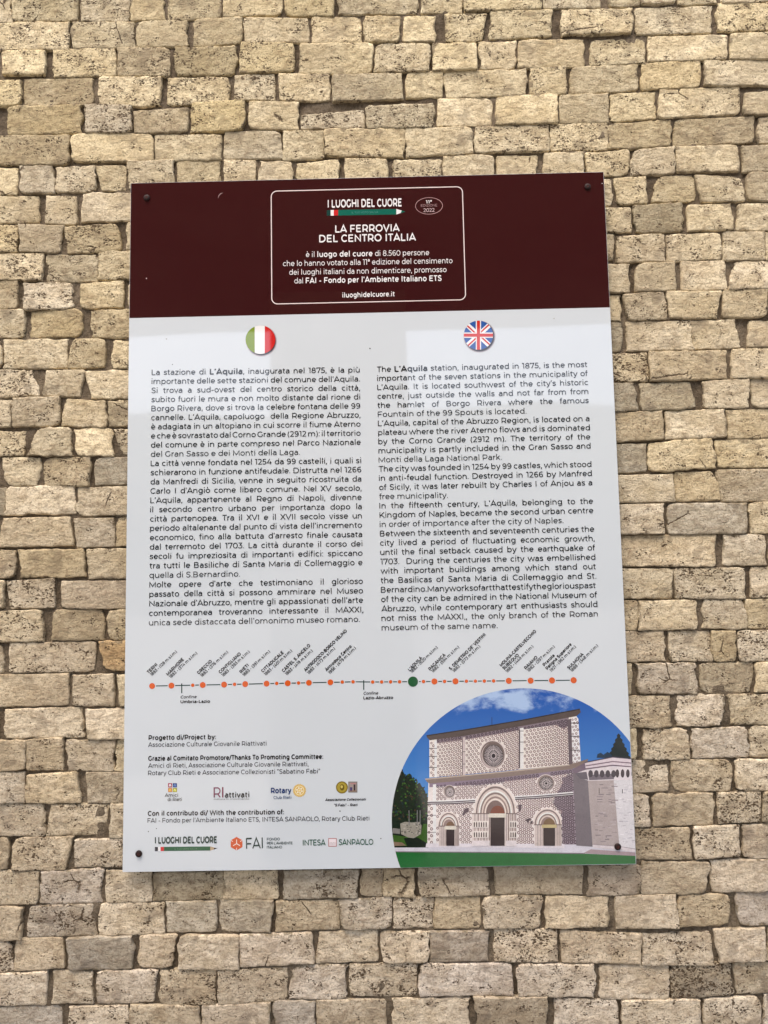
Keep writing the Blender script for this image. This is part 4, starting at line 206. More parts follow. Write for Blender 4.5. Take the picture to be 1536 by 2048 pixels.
["photo_print/kerb_line",116,108,116,6,[[[33.4,-671.8],[243.6,-676.1],[401.2,-680.4],[401.1,-682.3],[243.6,-678.0],[33.7,-673.4]]]],
["photo_print/tree_mass",24,37,26,3,[[[31.8,-664.7],[29.8,-652.8],[28.3,-639.8],[27.5,-626.7],[27.4,-613.6],[28.0,-600.5],[29.3,-587.4],[31.3,-574.4],[34.1,-561.5],[37.5,-548.7],[41.6,-536.1],[46.4,-523.7],[48.3,-519.3],[50.0,-518.2],[52.9,-522.7],[55.7,-529.9],[58.8,-527.0],[61.8,-525.6],[64.8,-524.6],[67.7,-527.5],[70.5,-537.4],[73.5,-539.4],[76.4,-542.2],[79.3,-545.1],[82.4,-542.0],[85.3,-545.3],[88.2,-550.5],[91.1,-553.6],[93.9,-558.6],[96.7,-568.6],[99.6,-570.6],[97.7,-665.7]]]],
["photo_print/tree_leaves",17,28,22,4,[[[71.0,-587.0],[70.5,-589.0],[68.0,-587.5],[68.0,-585.5],[70.5,-585.0]],[[81.5,-593.5],[79.0,-595.0],[76.5,-594.0],[76.5,-591.5],[79.5,-591.5]],[[45.5,-589.5],[44.0,-591.0],[42.0,-590.5],[42.5,-588.5],[44.5,-588.0]],[[87.0,-561.5],[86.0,-563.0],[83.0,-562.5],[84.0,-560.0],[86.5,-560.0]],[[93.0,-574.5],[91.0,-576.5],[88.5,-576.0],[88.5,-573.5],[91.5,-573.0]],[[67.5,-565.5],[66.5,-567.0],[64.5,-566.0],[65.0,-565.0],[66.5,-564.0]],[[85.0,-544.5],[84.0,-546.5],[82.0,-545.5],[82.5,-543.5],[84.5,-543.0]],[[65.5,-571.5],[64.5,-572.5],[62.0,-572.0],[63.0,-570.0],[64.5,-569.5]],[[30.0,-594.0],[29.0,-595.5],[28.5,-595.0],[29.0,-593.0],[29.0,-592.5]],[[77.0,-579.5],[76.0,-581.0],[74.0,-580.5],[74.5,-578.0],[76.5,-578.5]],[[90.0,-590.0],[89.0,-592.0],[86.0,-591.5],[87.0,-589.0],[89.0,-587.5]],[[73.5,-533.5],[72.0,-535.5],[70.0,-534.5],[70.0,-532.5],[72.5,-532.0]],[[40.0,-541.0],[41.0,-543.0],[39.5,-544.5],[39.0,-544.5]],[[96.5,-581.0],[95.0,-582.5],[92.5,-582.0],[93.5,-580.0],[95.0,-579.5]],[[40.0,-562.5],[39.0,-564.0],[37.0,-563.5],[37.0,-561.0],[39.0,-560.5]]]],
["photo_print/tree_leaves",28,51,57,5,[[[64.5,-562.5],[64.0,-564.0],[62.0,-563.5],[62.0,-561.5],[64.0,-561.0]],[[67.0,-531.5],[65.5,-533.0],[63.0,-532.5],[63.5,-529.5],[66.0,-530.0]],[[46.0,-575.5],[45.0,-577.0],[43.5,-576.0],[44.0,-575.0],[45.0,-574.5]],[[62.0,-590.5],[61.5,-592.0],[60.0,-591.5],[60.5,-590.0],[61.5,-589.5]],[[88.0,-579.0],[87.5,-580.5],[86.0,-579.5],[86.0,-578.0],[88.0,-578.5]],[[54.5,-538.5],[54.0,-540.5],[51.5,-539.5],[52.0,-537.5],[53.5,-537.0]],[[72.0,-566.0],[71.5,-567.0],[70.5,-566.5],[70.5,-565.0],[71.5,-565.0]],[[72.0,-534.0],[71.0,-535.0],[69.5,-534.5],[70.0,-533.0],[71.0,-533.0]],[[47.0,-569.0],[46.0,-570.5],[44.5,-570.0],[44.0,-568.0],[46.0,-567.5]],[[92.0,-568.0],[91.5,-569.5],[89.5,-568.5],[90.0,-567.0],[91.5,-566.5]]]],
["photo_print/tree_leaves",17,28,22,6,[[[99.5,-576.0],[98.0,-577.5],[96.5,-576.5],[96.0,-575.0],[98.0,-574.5]],[[55.5,-594.0],[55.0,-595.5],[52.5,-595.0],[53.0,-592.5],[55.0,-593.0]],[[92.0,-588.0],[90.0,-590.5],[86.5,-588.5],[87.0,-586.0],[90.5,-585.5]],[[75.5,-574.0],[75.0,-575.0],[74.0,-574.5],[74.0,-573.0],[75.0,-572.5]],[[76.0,-580.0],[73.5,-581.5],[71.5,-581.0],[71.0,-578.5],[74.0,-578.5]],[[87.5,-551.5],[86.0,-553.0],[85.0,-552.5],[85.0,-551.0],[86.0,-551.0]],[[39.5,-592.5],[39.0,-594.0],[37.0,-593.5],[37.0,-591.5],[39.0,-591.0]],[[72.0,-593.5],[71.0,-595.0],[69.5,-594.5],[70.0,-592.5],[71.5,-592.0]],[[82.0,-574.0],[81.5,-575.5],[79.5,-575.0],[80.0,-573.0],[81.5,-573.0]],[[97.5,-567.0],[96.5,-569.0],[94.0,-567.5],[94.5,-565.0],[97.0,-565.5]],[[69.0,-539.5],[68.5,-541.5],[65.5,-540.0],[65.5,-538.5],[68.0,-537.0]],[[46.5,-604.5],[45.5,-606.0],[42.5,-605.5],[43.5,-603.0],[45.5,-602.5]],[[46.0,-548.5],[45.5,-550.0],[43.5,-549.5],[44.0,-547.5],[45.5,-547.5]],[[97.5,-613.0],[97.0,-614.0],[95.5,-613.5],[96.0,-611.5],[97.5,-612.0]],[[95.5,-565.0],[94.0,-567.0],[91.5,-566.0],[92.0,-564.0],[94.0,-563.0]]]],
["photo_print/tree_leaves",62,96,41,4,[[[82.0,-586.5],[81.5,-587.5],[79.5,-587.0],[80.0,-586.0],[81.5,-585.5]],[[44.5,-590.0],[44.5,-591.0],[42.5,-591.0],[42.5,-589.0],[44.5,-588.5]],[[67.0,-564.0],[66.0,-565.5],[64.5,-564.5],[64.5,-563.0],[66.5,-562.5]],[[76.5,-554.5],[75.5,-556.5],[74.0,-555.5],[74.0,-553.5],[76.0,-553.0]],[[88.0,-555.0],[87.0,-556.0],[85.5,-555.5],[85.5,-554.5],[87.0,-554.5]],[[31.0,-598.5],[30.0,-599.5],[28.5,-599.0],[29.0,-597.5],[30.0,-597.5]],[[57.5,-570.0],[56.5,-571.5],[53.5,-570.5],[54.0,-568.5],[56.5,-568.0]],[[56.5,-580.0],[56.0,-581.0],[54.5,-580.0],[54.5,-579.0],[56.0,-578.5]],[[68.0,-604.5],[67.0,-606.5],[64.0,-605.5],[64.0,-603.5],[67.0,-603.0]],[[50.0,-576.5],[49.5,-577.5],[47.0,-577.0],[47.5,-575.5],[49.0,-575.0]]]],
["photo_print/tree_leaves",26,58,30,6,[[[40.0,-584.5],[38.0,-587.0],[35.5,-585.5],[35.5,-583.0],[38.0,-582.5]],[[51.0,-556.0],[50.0,-557.5],[48.0,-556.5],[48.5,-555.5],[50.0,-555.0]],[[71.5,-583.5],[69.0,-585.5],[67.5,-584.0],[67.5,-581.5],[70.0,-581.0]],[[59.5,-539.0],[59.0,-540.0],[57.5,-539.5],[58.0,-538.0],[59.0,-537.5]],[[75.5,-539.0],[74.0,-540.5],[72.0,-540.0],[72.0,-538.0],[74.0,-537.5]],[[76.0,-548.0],[74.5,-550.5],[73.0,-549.0],[73.0,-546.5],[75.0,-547.0]],[[59.5,-586.0],[58.5,-587.5],[56.0,-586.5],[57.0,-585.0],[58.5,-584.0]],[[80.5,-562.5],[79.5,-563.5],[78.0,-563.0],[78.5,-561.5],[79.5,-561.5]],[[53.0,-572.5],[51.5,-574.5],[49.5,-573.5],[49.0,-571.5],[51.5,-570.5]],[[96.0,-577.5],[94.0,-579.0],[91.0,-578.0],[91.5,-575.5],[95.0,-574.5]],[[51.5,-562.0],[50.0,-564.0],[47.5,-562.5],[48.0,-561.0],[50.0,-561.0]],[[71.5,-560.0],[69.5,-562.0],[67.0,-561.0],[67.0,-558.0],[70.0,-557.5]],[[97.0,-601.0],[96.5,-602.0],[95.0,-601.5],[95.5,-600.0],[96.5,-599.5]],[[70.0,-551.5],[69.0,-552.5],[67.0,-552.5],[67.0,-550.5],[69.0,-550.0]],[[44.5,-543.5],[43.5,-544.5],[42.5,-544.0],[42.0,-543.0],[43.5,-542.5]],[[38.0,-581.0],[37.0,-582.5],[35.5,-581.5],[35.5,-580.0],[37.0,-580.0]],[[98.5,-582.5],[97.5,-584.0],[94.5,-583.5],[95.0,-580.5],[97.5,-580.0]]]],
["photo_print/tree_leaves",62,96,41,6,[[[61.0,-558.5],[60.0,-560.5],[58.0,-559.5],[58.0,-557.0],[60.0,-557.5]],[[79.0,-546.0],[77.0,-548.0],[75.0,-547.0],[75.5,-545.0],[77.5,-544.5]],[[80.5,-541.5],[78.5,-544.0],[76.0,-542.5],[77.0,-540.0],[79.0,-539.5]],[[98.0,-601.5],[96.5,-603.5],[94.0,-602.0],[93.5,-599.5],[96.0,-599.0]],[[57.0,-581.5],[56.0,-583.5],[53.5,-583.0],[53.5,-580.0],[56.0,-579.0]],[[83.5,-587.5],[83.0,-589.5],[81.0,-588.5],[81.0,-586.5],[83.0,-586.0]],[[41.5,-557.5],[40.5,-558.5],[38.5,-558.0],[39.0,-556.0],[40.5,-556.0]],[[99.0,-567.0],[98.0,-568.0],[97.0,-567.5],[97.0,-566.5],[98.5,-566.5]],[[71.0,-608.0],[70.5,-609.5],[69.0,-608.5],[69.0,-607.0],[70.5,-607.0]],[[66.5,-537.5],[65.5,-538.5],[63.5,-538.0],[64.0,-536.5],[65.5,-536.5]],[[80.0,-551.0],[79.5,-552.5],[77.5,-551.5],[77.0,-549.5],[79.5,-549.0]],[[73.5,-536.0],[73.0,-537.5],[70.5,-537.0],[70.0,-534.5],[73.0,-534.0]],[[40.5,-591.0],[40.0,-592.5],[38.5,-592.0],[38.5,-590.0],[40.0,-589.5]],[[69.5,-536.5],[68.0,-538.5],[65.5,-537.5],[66.0,-535.5],[68.0,-535.0]],[[56.5,-544.0],[54.5,-545.5],[52.0,-544.5],[52.5,-541.5],[55.0,-542.0]],[[57.0,-564.0],[55.5,-565.5],[53.5,-564.5],[53.5,-562.5],[55.5,-562.5]],[[92.5,-611.5],[91.0,-613.5],[88.5,-612.5],[89.5,-610.0],[91.0,-610.5]],[[36.5,-603.0],[35.5,-604.5],[34.0,-604.0],[34.5,-602.0],[36.0,-602.5]],[[67.0,-593.5],[66.5,-594.5],[65.0,-593.5],[65.5,-592.5],[66.5,-592.5]],[[51.5,-543.5],[51.0,-545.5],[49.0,-544.5],[49.5,-542.5],[51.0,-541.5]]]],
["photo_print/tree_leaves",43,76,32,6,[[[64.5,-548.5],[63.0,-550.0],[60.5,-549.5],[60.5,-547.0],[63.0,-546.0]],[[52.0,-546.0],[51.0,-547.5],[49.5,-546.5],[49.5,-545.5],[51.0,-545.0]],[[87.0,-585.5],[86.5,-587.0],[85.0,-586.0],[85.5,-584.5],[86.5,-584.5]],[[41.0,-595.5],[40.5,-597.0],[38.5,-596.5],[39.0,-594.5],[40.5,-594.5]],[[49.0,-568.0],[48.0,-570.0],[45.5,-569.0],[46.0,-566.5],[48.0,-567.0]],[[93.5,-592.0],[91.5,-594.0],[88.5,-593.5],[89.0,-590.5],[91.5,-590.0]],[[76.5,-562.5],[75.5,-564.5],[73.0,-563.5],[73.0,-561.0],[75.5,-560.5]],[[97.5,-606.0],[96.0,-608.0],[93.0,-606.5],[93.5,-604.0],[96.0,-604.5]],[[41.0,-602.0],[39.5,-604.0],[37.0,-603.0],[37.5,-601.0],[39.5,-601.0]],[[98.5,-587.5],[97.5,-589.0],[96.0,-588.0],[96.0,-586.5],[97.5,-586.5]]]],
["photo_print/tree_leaves",43,76,32,5,[[[58.5,-546.0],[58.0,-547.0],[56.5,-546.5],[56.5,-545.0],[58.0,-544.5]],[[50.5,-552.5],[49.0,-553.5],[47.5,-553.0],[48.0,-551.5],[49.0,-551.5]],[[97.5,-602.0],[97.0,-603.0],[95.0,-602.5],[95.5,-601.0],[97.0,-601.0]],[[81.5,-588.0],[80.0,-590.0],[77.5,-588.5],[77.5,-587.0],[80.5,-586.0]],[[46.5,-597.5],[45.0,-599.5],[42.0,-598.5],[42.5,-595.5],[45.0,-595.5]],[[56.0,-528.0],[55.5,-529.5],[54.0,-529.0],[54.5,-527.5],[55.5,-527.5]],[[62.0,-532.0],[61.0,-533.0],[59.5,-532.5],[60.0,-531.0],[61.0,-531.0]],[[80.0,-568.5],[79.5,-569.0],[78.0,-568.5],[78.0,-567.5],[79.5,-567.0]],[[50.0,-547.0],[49.0,-548.0],[48.0,-547.5],[48.0,-546.5],[49.0,-546.0]],[[72.5,-602.0],[72.0,-604.0],[69.5,-603.0],[69.5,-601.0],[72.0,-600.0]],[[89.0,-608.5],[88.0,-609.5],[86.0,-609.5],[86.0,-607.5],[88.0,-606.0]],[[61.5,-603.5],[59.5,-605.0],[56.5,-604.0],[56.5,-602.0],[59.5,-601.5]]]],
["photo_print/tree_leaves",32,37,34,6,[[[96.5,-595.0],[95.5,-597.5],[92.5,-596.5],[93.5,-593.5],[95.5,-592.5]],[[51.5,-536.5],[50.0,-537.5],[48.0,-537.0],[48.5,-535.5],[50.0,-535.0]],[[79.5,-581.5],[78.5,-583.0],[76.0,-582.0],[76.5,-579.5],[78.5,-579.5]],[[80.5,-609.0],[78.5,-611.0],[76.0,-610.0],[76.0,-607.5],[78.5,-607.5]],[[42.5,-610.0],[40.5,-611.5],[38.0,-610.5],[38.5,-609.0],[40.5,-608.5]],[[45.5,-577.5],[45.0,-578.5],[43.5,-577.5],[43.5,-576.0],[45.0,-576.0]],[[88.5,-596.0],[87.5,-597.5],[85.0,-596.5],[85.0,-594.0],[87.5,-593.5]],[[62.0,-604.0],[61.5,-605.0],[59.5,-604.5],[60.0,-603.0],[61.5,-602.5]],[[89.5,-593.0],[89.0,-594.0],[87.5,-593.5],[87.5,-592.0],[89.0,-592.0]],[[32.5,-569.5],[33.5,-571.0],[32.0,-572.0],[32.0,-572.0]],[[35.5,-568.0],[34.0,-570.0],[32.5,-569.5],[33.0,-566.5],[34.0,-566.5]],[[32.0,-594.5],[31.0,-596.5],[28.5,-595.5],[28.5,-594.0],[29.0,-593.0],[31.0,-592.0]],[[50.0,-569.5],[49.5,-570.5],[48.0,-570.0],[48.5,-569.0],[49.5,-568.5]],[[89.5,-593.5],[88.0,-596.0],[85.0,-594.5],[86.0,-591.5],[88.0,-591.5]],[[43.0,-602.0],[42.0,-603.0],[40.5,-602.5],[41.0,-601.5],[42.0,-601.0]],[[52.5,-601.0],[51.0,-603.0],[48.5,-602.5],[49.0,-600.0],[51.0,-599.0]],[[81.5,-600.0],[79.5,-602.0],[76.0,-601.5],[77.5,-598.5],[79.5,-598.5]],[[79.5,-583.5],[78.5,-585.0],[76.0,-584.5],[76.0,-581.5],[78.0,-581.5]],[[43.5,-538.5],[42.5,-540.0],[40.5,-539.5],[41.5,-537.0],[42.5,-536.5]],[[72.5,-606.5],[71.0,-607.5],[69.0,-607.0],[69.0,-605.5],[71.0,-605.0]]]],
["photo_print/tree_leaves",26,58,30,4,[[[84.0,-562.0],[82.5,-564.0],[79.5,-563.0],[80.0,-560.5],[82.5,-560.0]],[[54.5,-584.5],[53.0,-585.5],[51.5,-585.5],[52.0,-584.0],[53.5,-583.5]],[[57.0,-600.5],[56.0,-602.0],[54.5,-601.0],[55.0,-600.0],[56.5,-599.0]],[[35.0,-578.0],[34.0,-579.5],[32.0,-579.0],[32.5,-577.0],[34.0,-577.0]],[[96.5,-590.0],[95.5,-591.5],[93.5,-591.0],[94.0,-589.0],[95.5,-589.5]],[[90.0,-582.5],[88.5,-584.5],[86.0,-583.5],[85.5,-581.5],[88.5,-581.0]],[[92.0,-570.0],[90.5,-571.5],[89.0,-571.0],[89.0,-569.0],[90.5,-568.5]],[[73.5,-540.5],[72.5,-542.0],[71.0,-541.0],[71.5,-540.0],[72.5,-540.0]],[[96.0,-602.5],[95.0,-604.5],[93.0,-604.0],[93.0,-601.0],[95.0,-601.5]],[[55.5,-596.5],[54.0,-598.5],[51.5,-597.5],[51.5,-595.5],[54.0,-594.0]],[[82.5,-564.5],[82.0,-566.5],[80.0,-565.5],[80.0,-563.5],[82.0,-562.5]],[[65.0,-602.0],[63.0,-604.0],[61.0,-602.5],[61.5,-601.0],[63.5,-600.0]],[[85.0,-589.0],[83.5,-590.5],[82.0,-590.0],[82.0,-587.5],[84.0,-587.0]],[[74.0,-542.0],[72.5,-543.5],[70.5,-542.5],[71.0,-541.0],[72.5,-540.5]],[[83.0,-606.0],[82.0,-607.5],[80.5,-606.5],[81.0,-605.5],[82.0,-605.0]],[[72.5,-575.5],[71.5,-577.5],[69.5,-576.0],[70.0,-574.5],[71.0,-574.5]],[[79.5,-583.5],[79.0,-585.0],[77.0,-584.5],[77.5,-582.0],[79.0,-582.5]]]],
["photo_print/tree_leaves",26,58,30,5,[[[42.5,-611.5],[41.0,-613.5],[39.0,-612.0],[39.0,-610.5],[41.0,-610.0]],[[72.5,-609.5],[71.0,-611.5],[69.5,-610.0],[69.0,-608.0],[71.5,-607.0]],[[27.5,-607.0],[29.0,-608.0],[27.5,-610.0]],[[47.5,-521.0],[48.0,-521.5],[47.0,-523.5],[46.5,-523.0]],[[91.0,-556.0],[89.5,-558.0],[88.0,-557.0],[87.5,-555.5],[89.5,-554.5]],[[72.5,-557.0],[72.0,-558.0],[70.5,-557.5],[70.5,-556.0],[72.0,-556.0]],[[92.5,-553.0],[91.0,-554.5],[88.0,-554.0],[89.0,-551.0],[91.5,-551.0]],[[87.5,-613.0],[87.0,-613.5],[85.5,-613.5],[85.5,-612.0],[86.5,-612.0]],[[85.5,-581.5],[85.0,-583.0],[83.5,-582.0],[83.5,-581.0],[85.0,-580.5]],[[40.0,-601.0],[39.0,-603.0],[36.0,-602.0],[37.0,-599.5],[39.5,-599.0]],[[49.0,-553.5],[46.5,-555.5],[44.5,-554.5],[44.0,-552.0],[47.0,-551.5]],[[58.0,-582.5],[57.0,-583.5],[55.0,-583.0],[55.5,-581.5],[57.0,-581.0]],[[54.0,-564.0],[53.0,-566.5],[49.5,-565.0],[50.5,-563.0],[53.0,-561.0]]]],
["photo_print/tree_leaves",66,55,39,4,[[[79.5,-539.0],[78.5,-540.0],[77.0,-540.0],[77.0,-537.5],[79.0,-537.5]],[[93.0,-613.0],[91.5,-614.0],[89.5,-614.0],[89.5,-611.5],[92.0,-611.0]],[[72.0,-558.5],[71.5,-559.5],[70.0,-559.0],[70.5,-557.5],[71.5,-557.5]],[[74.0,-602.0],[73.5,-603.0],[72.0,-602.5],[72.0,-601.5],[73.5,-601.5]],[[74.5,-595.0],[73.5,-596.5],[71.5,-595.5],[71.5,-593.5],[74.0,-592.5]],[[62.0,-607.5],[60.0,-610.0],[57.0,-608.5],[57.5,-606.0],[60.0,-605.0]],[[92.5,-606.0],[91.5,-608.0],[89.5,-607.0],[89.5,-604.5],[91.5,-604.0]],[[34.5,-604.5],[34.0,-607.0],[31.5,-605.5],[30.5,-602.5],[34.0,-603.0]],[[80.0,-550.5],[78.5,-553.0],[75.5,-552.0],[76.5,-548.5],[79.0,-548.5]],[[60.0,-551.0],[59.0,-553.0],[56.5,-552.5],[56.5,-549.5],[59.5,-549.0]],[[52.5,-606.0],[51.0,-608.0],[49.0,-606.5],[49.5,-605.0],[51.5,-604.5]],[[59.5,-567.5],[58.0,-569.5],[56.0,-568.5],[55.5,-565.5],[58.5,-565.5]]]],
["photo_print/tree_leaves",28,51,57,6,[[[76.0,-584.0],[75.0,-585.0],[73.5,-584.5],[73.5,-583.0],[75.0,-583.0]],[[77.0,-584.5],[76.5,-586.5],[74.5,-585.5],[74.5,-583.5],[76.5,-583.5]],[[94.0,-569.5],[92.0,-571.5],[89.5,-570.5],[90.0,-568.5],[92.5,-567.5]],[[87.5,-604.0],[87.0,-605.0],[85.5,-604.5],[86.0,-603.5],[87.5,-602.5]],[[51.0,-581.0],[50.0,-584.0],[46.5,-582.5],[47.5,-579.5],[50.0,-579.0]],[[94.5,-612.0],[93.0,-613.5],[90.0,-613.0],[91.5,-611.0],[93.0,-610.5]],[[42.0,-542.0],[41.0,-544.0],[39.5,-543.0],[39.5,-542.5],[40.0,-540.5],[41.5,-541.0]],[[39.5,-597.0],[37.0,-599.0],[34.0,-598.0],[35.0,-594.5],[37.0,-594.5]],[[91.0,-589.5],[90.5,-590.0],[89.0,-590.0],[89.5,-588.5],[90.5,-588.5]],[[99.5,-605.5],[98.0,-607.5],[94.5,-607.0],[95.0,-604.0],[97.5,-603.0]],[[50.5,-540.0],[49.5,-541.0],[47.5,-540.5],[48.0,-539.0],[49.5,-538.0]],[[32.5,-589.0],[31.5,-590.5],[30.0,-589.5],[30.0,-588.5],[31.5,-588.0]],[[49.5,-541.5],[48.5,-543.0],[47.0,-542.5],[47.0,-541.0],[48.5,-541.0]],[[70.0,-539.5],[69.0,-541.0],[68.0,-540.0],[68.5,-539.0],[69.5,-538.5]],[[69.0,-540.0],[67.5,-542.0],[66.0,-541.0],[66.0,-539.0],[68.0,-539.0]],[[56.0,-574.5],[55.0,-575.5],[53.5,-575.0],[54.0,-573.5],[55.0,-573.5]],[[78.0,-537.0],[77.5,-539.0],[74.0,-538.5],[75.0,-535.0],[77.5,-535.0]]]],
["photo_print/tree_leaves",32,37,34,5,[[[81.0,-612.0],[80.5,-613.5],[79.0,-612.5],[79.0,-611.0],[80.5,-611.0]],[[54.0,-576.0],[53.0,-577.0],[51.0,-576.5],[51.5,-575.0],[53.0,-574.5]],[[65.5,-581.0],[64.5,-582.0],[62.5,-581.5],[62.5,-580.0],[64.5,-579.0]],[[51.5,-570.5],[50.0,-572.5],[47.0,-571.0],[48.0,-569.0],[50.0,-568.5]],[[78.0,-577.0],[76.5,-579.0],[74.0,-577.5],[74.5,-575.5],[76.5,-575.5]],[[35.0,-567.0],[34.0,-568.5],[33.0,-567.5],[33.0,-566.5],[34.0,-565.5]],[[65.0,-542.0],[64.0,-544.0],[61.5,-542.5],[62.0,-540.0],[64.0,-539.0]],[[47.0,-544.0],[46.5,-545.0],[45.0,-544.5],[45.5,-543.0],[46.5,-543.0]],[[96.0,-614.0],[95.0,-615.0],[93.0,-614.5],[94.0,-613.0],[95.5,-613.0]],[[42.5,-599.5],[41.0,-601.0],[39.0,-600.0],[39.5,-598.0],[41.5,-597.5]],[[77.0,-589.5],[76.0,-591.0],[74.5,-590.0],[74.5,-589.0],[76.0,-588.0]],[[50.0,-606.0],[49.0,-607.5],[46.0,-606.5],[46.5,-604.5],[49.0,-604.0]],[[98.5,-583.5],[98.0,-584.5],[96.5,-584.5],[96.5,-583.0],[98.0,-582.0]],[[76.5,-552.0],[75.0,-553.5],[72.5,-552.5],[73.0,-550.5],[75.0,-549.5]],[[94.5,-585.0],[93.5,-586.5],[91.5,-586.0],[92.0,-584.0],[93.5,-584.0]],[[47.0,-551.0],[46.5,-552.0],[44.5,-551.5],[45.0,-549.5],[46.5,-550.0]],[[97.0,-603.0],[95.5,-604.5],[93.5,-603.5],[94.0,-602.0],[95.5,-601.5]],[[73.0,-569.0],[72.5,-570.5],[70.0,-570.0],[70.0,-568.0],[72.0,-568.0]]]],
["photo_print/tree_leaves",43,76,32,4,[[[74.5,-572.0],[72.5,-573.5],[70.5,-573.0],[71.0,-570.5],[73.0,-571.0]],[[63.0,-612.5],[62.5,-615.0],[59.0,-614.0],[59.5,-610.5],[62.5,-610.5]],[[36.0,-597.5],[34.5,-599.0],[33.0,-598.0],[33.0,-596.5],[35.0,-596.0]],[[47.5,-598.5],[46.0,-601.0],[43.5,-599.5],[43.5,-597.5],[45.5,-596.0]],[[99.0,-564.0],[98.0,-566.5],[95.5,-565.0],[96.0,-563.0],[98.0,-562.5]],[[36.5,-552.0],[37.0,-552.0],[36.5,-552.5]],[[65.5,-562.0],[64.5,-563.5],[61.0,-563.0],[61.5,-560.5],[64.5,-559.5]],[[68.5,-573.5],[67.5,-574.5],[66.0,-574.5],[66.0,-573.0],[67.5,-572.0]],[[55.5,-537.0],[53.5,-538.5],[51.0,-538.0],[50.5,-535.0],[53.5,-534.0]],[[74.0,-607.0],[72.0,-609.5],[70.0,-608.5],[70.5,-605.5],[72.5,-605.0]],[[79.0,-580.0],[77.5,-581.0],[76.0,-580.5],[75.5,-579.0],[78.0,-578.0]],[[73.0,-538.0],[72.0,-539.0],[69.5,-539.0],[70.0,-536.5],[71.5,-535.5]]]],
["photo_print/tree_leaves",66,55,39,6,[[[85.5,-566.5],[84.5,-569.0],[81.0,-567.5],[81.5,-564.5],[84.5,-564.5]],[[36.5,-586.5],[35.0,-588.0],[32.0,-587.5],[33.0,-585.5],[35.0,-584.0]],[[68.0,-568.0],[67.0,-569.5],[64.5,-568.5],[65.0,-567.0],[67.0,-566.0]],[[45.0,-610.5],[43.5,-612.5],[40.5,-611.5],[41.0,-608.5],[43.5,-608.5]],[[50.5,-521.0],[49.0,-522.0],[47.5,-522.0],[48.5,-519.0],[49.0,-519.0]],[[92.0,-606.5],[90.5,-607.5],[89.0,-607.0],[89.0,-605.5],[91.0,-605.5]],[[97.0,-576.0],[96.5,-578.5],[93.0,-577.5],[93.5,-575.0],[96.0,-573.5]],[[88.5,-561.5],[87.5,-563.0],[85.5,-562.5],[85.5,-560.0],[87.5,-560.0]],[[51.5,-603.0],[50.0,-604.0],[48.5,-603.5],[49.0,-602.5],[50.5,-602.0]],[[91.0,-570.5],[90.5,-571.0],[89.0,-571.0],[89.0,-569.5],[90.5,-569.0]]]],
["photo_print/tree_leaves",28,51,57,4,[[[47.0,-606.0],[45.0,-608.0],[43.0,-607.0],[43.0,-605.0],[45.0,-604.0]],[[95.0,-579.5],[94.0,-580.5],[91.5,-580.0],[92.0,-577.5],[94.0,-577.0]],[[97.5,-607.0],[96.5,-609.0],[94.5,-608.5],[95.0,-606.0],[96.5,-606.0]],[[61.0,-576.0],[60.0,-577.5],[57.5,-577.0],[58.0,-574.5],[60.0,-574.0]],[[34.5,-577.0],[33.0,-579.0],[31.5,-578.0],[31.5,-576.0],[33.5,-575.0]],[[51.0,-588.5],[50.0,-589.0],[48.5,-589.0],[48.5,-587.5],[50.0,-587.0]],[[52.0,-522.0],[51.5,-523.5],[49.5,-523.0],[49.5,-521.0],[51.5,-520.5]]]],
["photo_print/tree_leaves",32,37,34,4,[[[45.0,-550.5],[44.5,-551.5],[43.5,-551.0],[43.5,-549.5],[44.5,-549.5]],[[27.5,-612.5],[28.0,-613.0],[27.5,-613.5]],[[34.5,-603.0],[33.0,-604.0],[31.5,-604.0],[32.0,-602.0],[33.5,-601.5]],[[69.0,-595.5],[67.5,-597.5],[66.0,-596.0],[65.5,-594.0],[68.0,-594.0]],[[59.0,-561.5],[58.5,-562.5],[57.0,-562.5],[57.5,-561.0],[58.5,-560.5]],[[41.5,-553.0],[41.0,-554.0],[37.5,-553.5],[38.0,-550.5],[40.5,-550.5]],[[64.0,-579.0],[62.5,-580.5],[60.5,-580.0],[60.5,-578.0],[62.5,-577.5]],[[74.5,-606.5],[73.5,-608.0],[71.0,-607.5],[72.0,-605.0],[73.5,-604.0]],[[47.0,-534.5],[46.5,-536.0],[45.0,-535.0],[45.0,-534.0],[46.5,-533.0]],[[63.0,-608.0],[62.5,-609.5],[60.0,-608.5],[60.5,-606.5],[62.5,-606.5]],[[98.0,-606.5],[97.5,-608.0],[94.5,-607.5],[95.0,-605.5],[97.5,-604.5]],[[40.0,-552.5],[37.5,-555.0],[36.0,-554.5],[37.0,-550.5],[38.0,-550.0]],[[92.0,-595.5],[91.0,-596.0],[89.5,-596.0],[89.5,-595.0],[91.0,-594.5]],[[49.0,-578.5],[47.5,-580.0],[44.0,-579.5],[44.5,-576.5],[47.5,-576.0]],[[94.5,-568.0],[93.0,-568.5],[91.0,-568.5],[92.0,-566.5],[93.0,-566.5]],[[41.5,-610.0],[41.0,-611.5],[39.0,-610.5],[39.5,-608.5],[41.0,-609.0]],[[85.0,-597.0],[84.0,-598.5],[82.5,-598.0],[83.0,-596.0],[84.0,-596.0]]]],
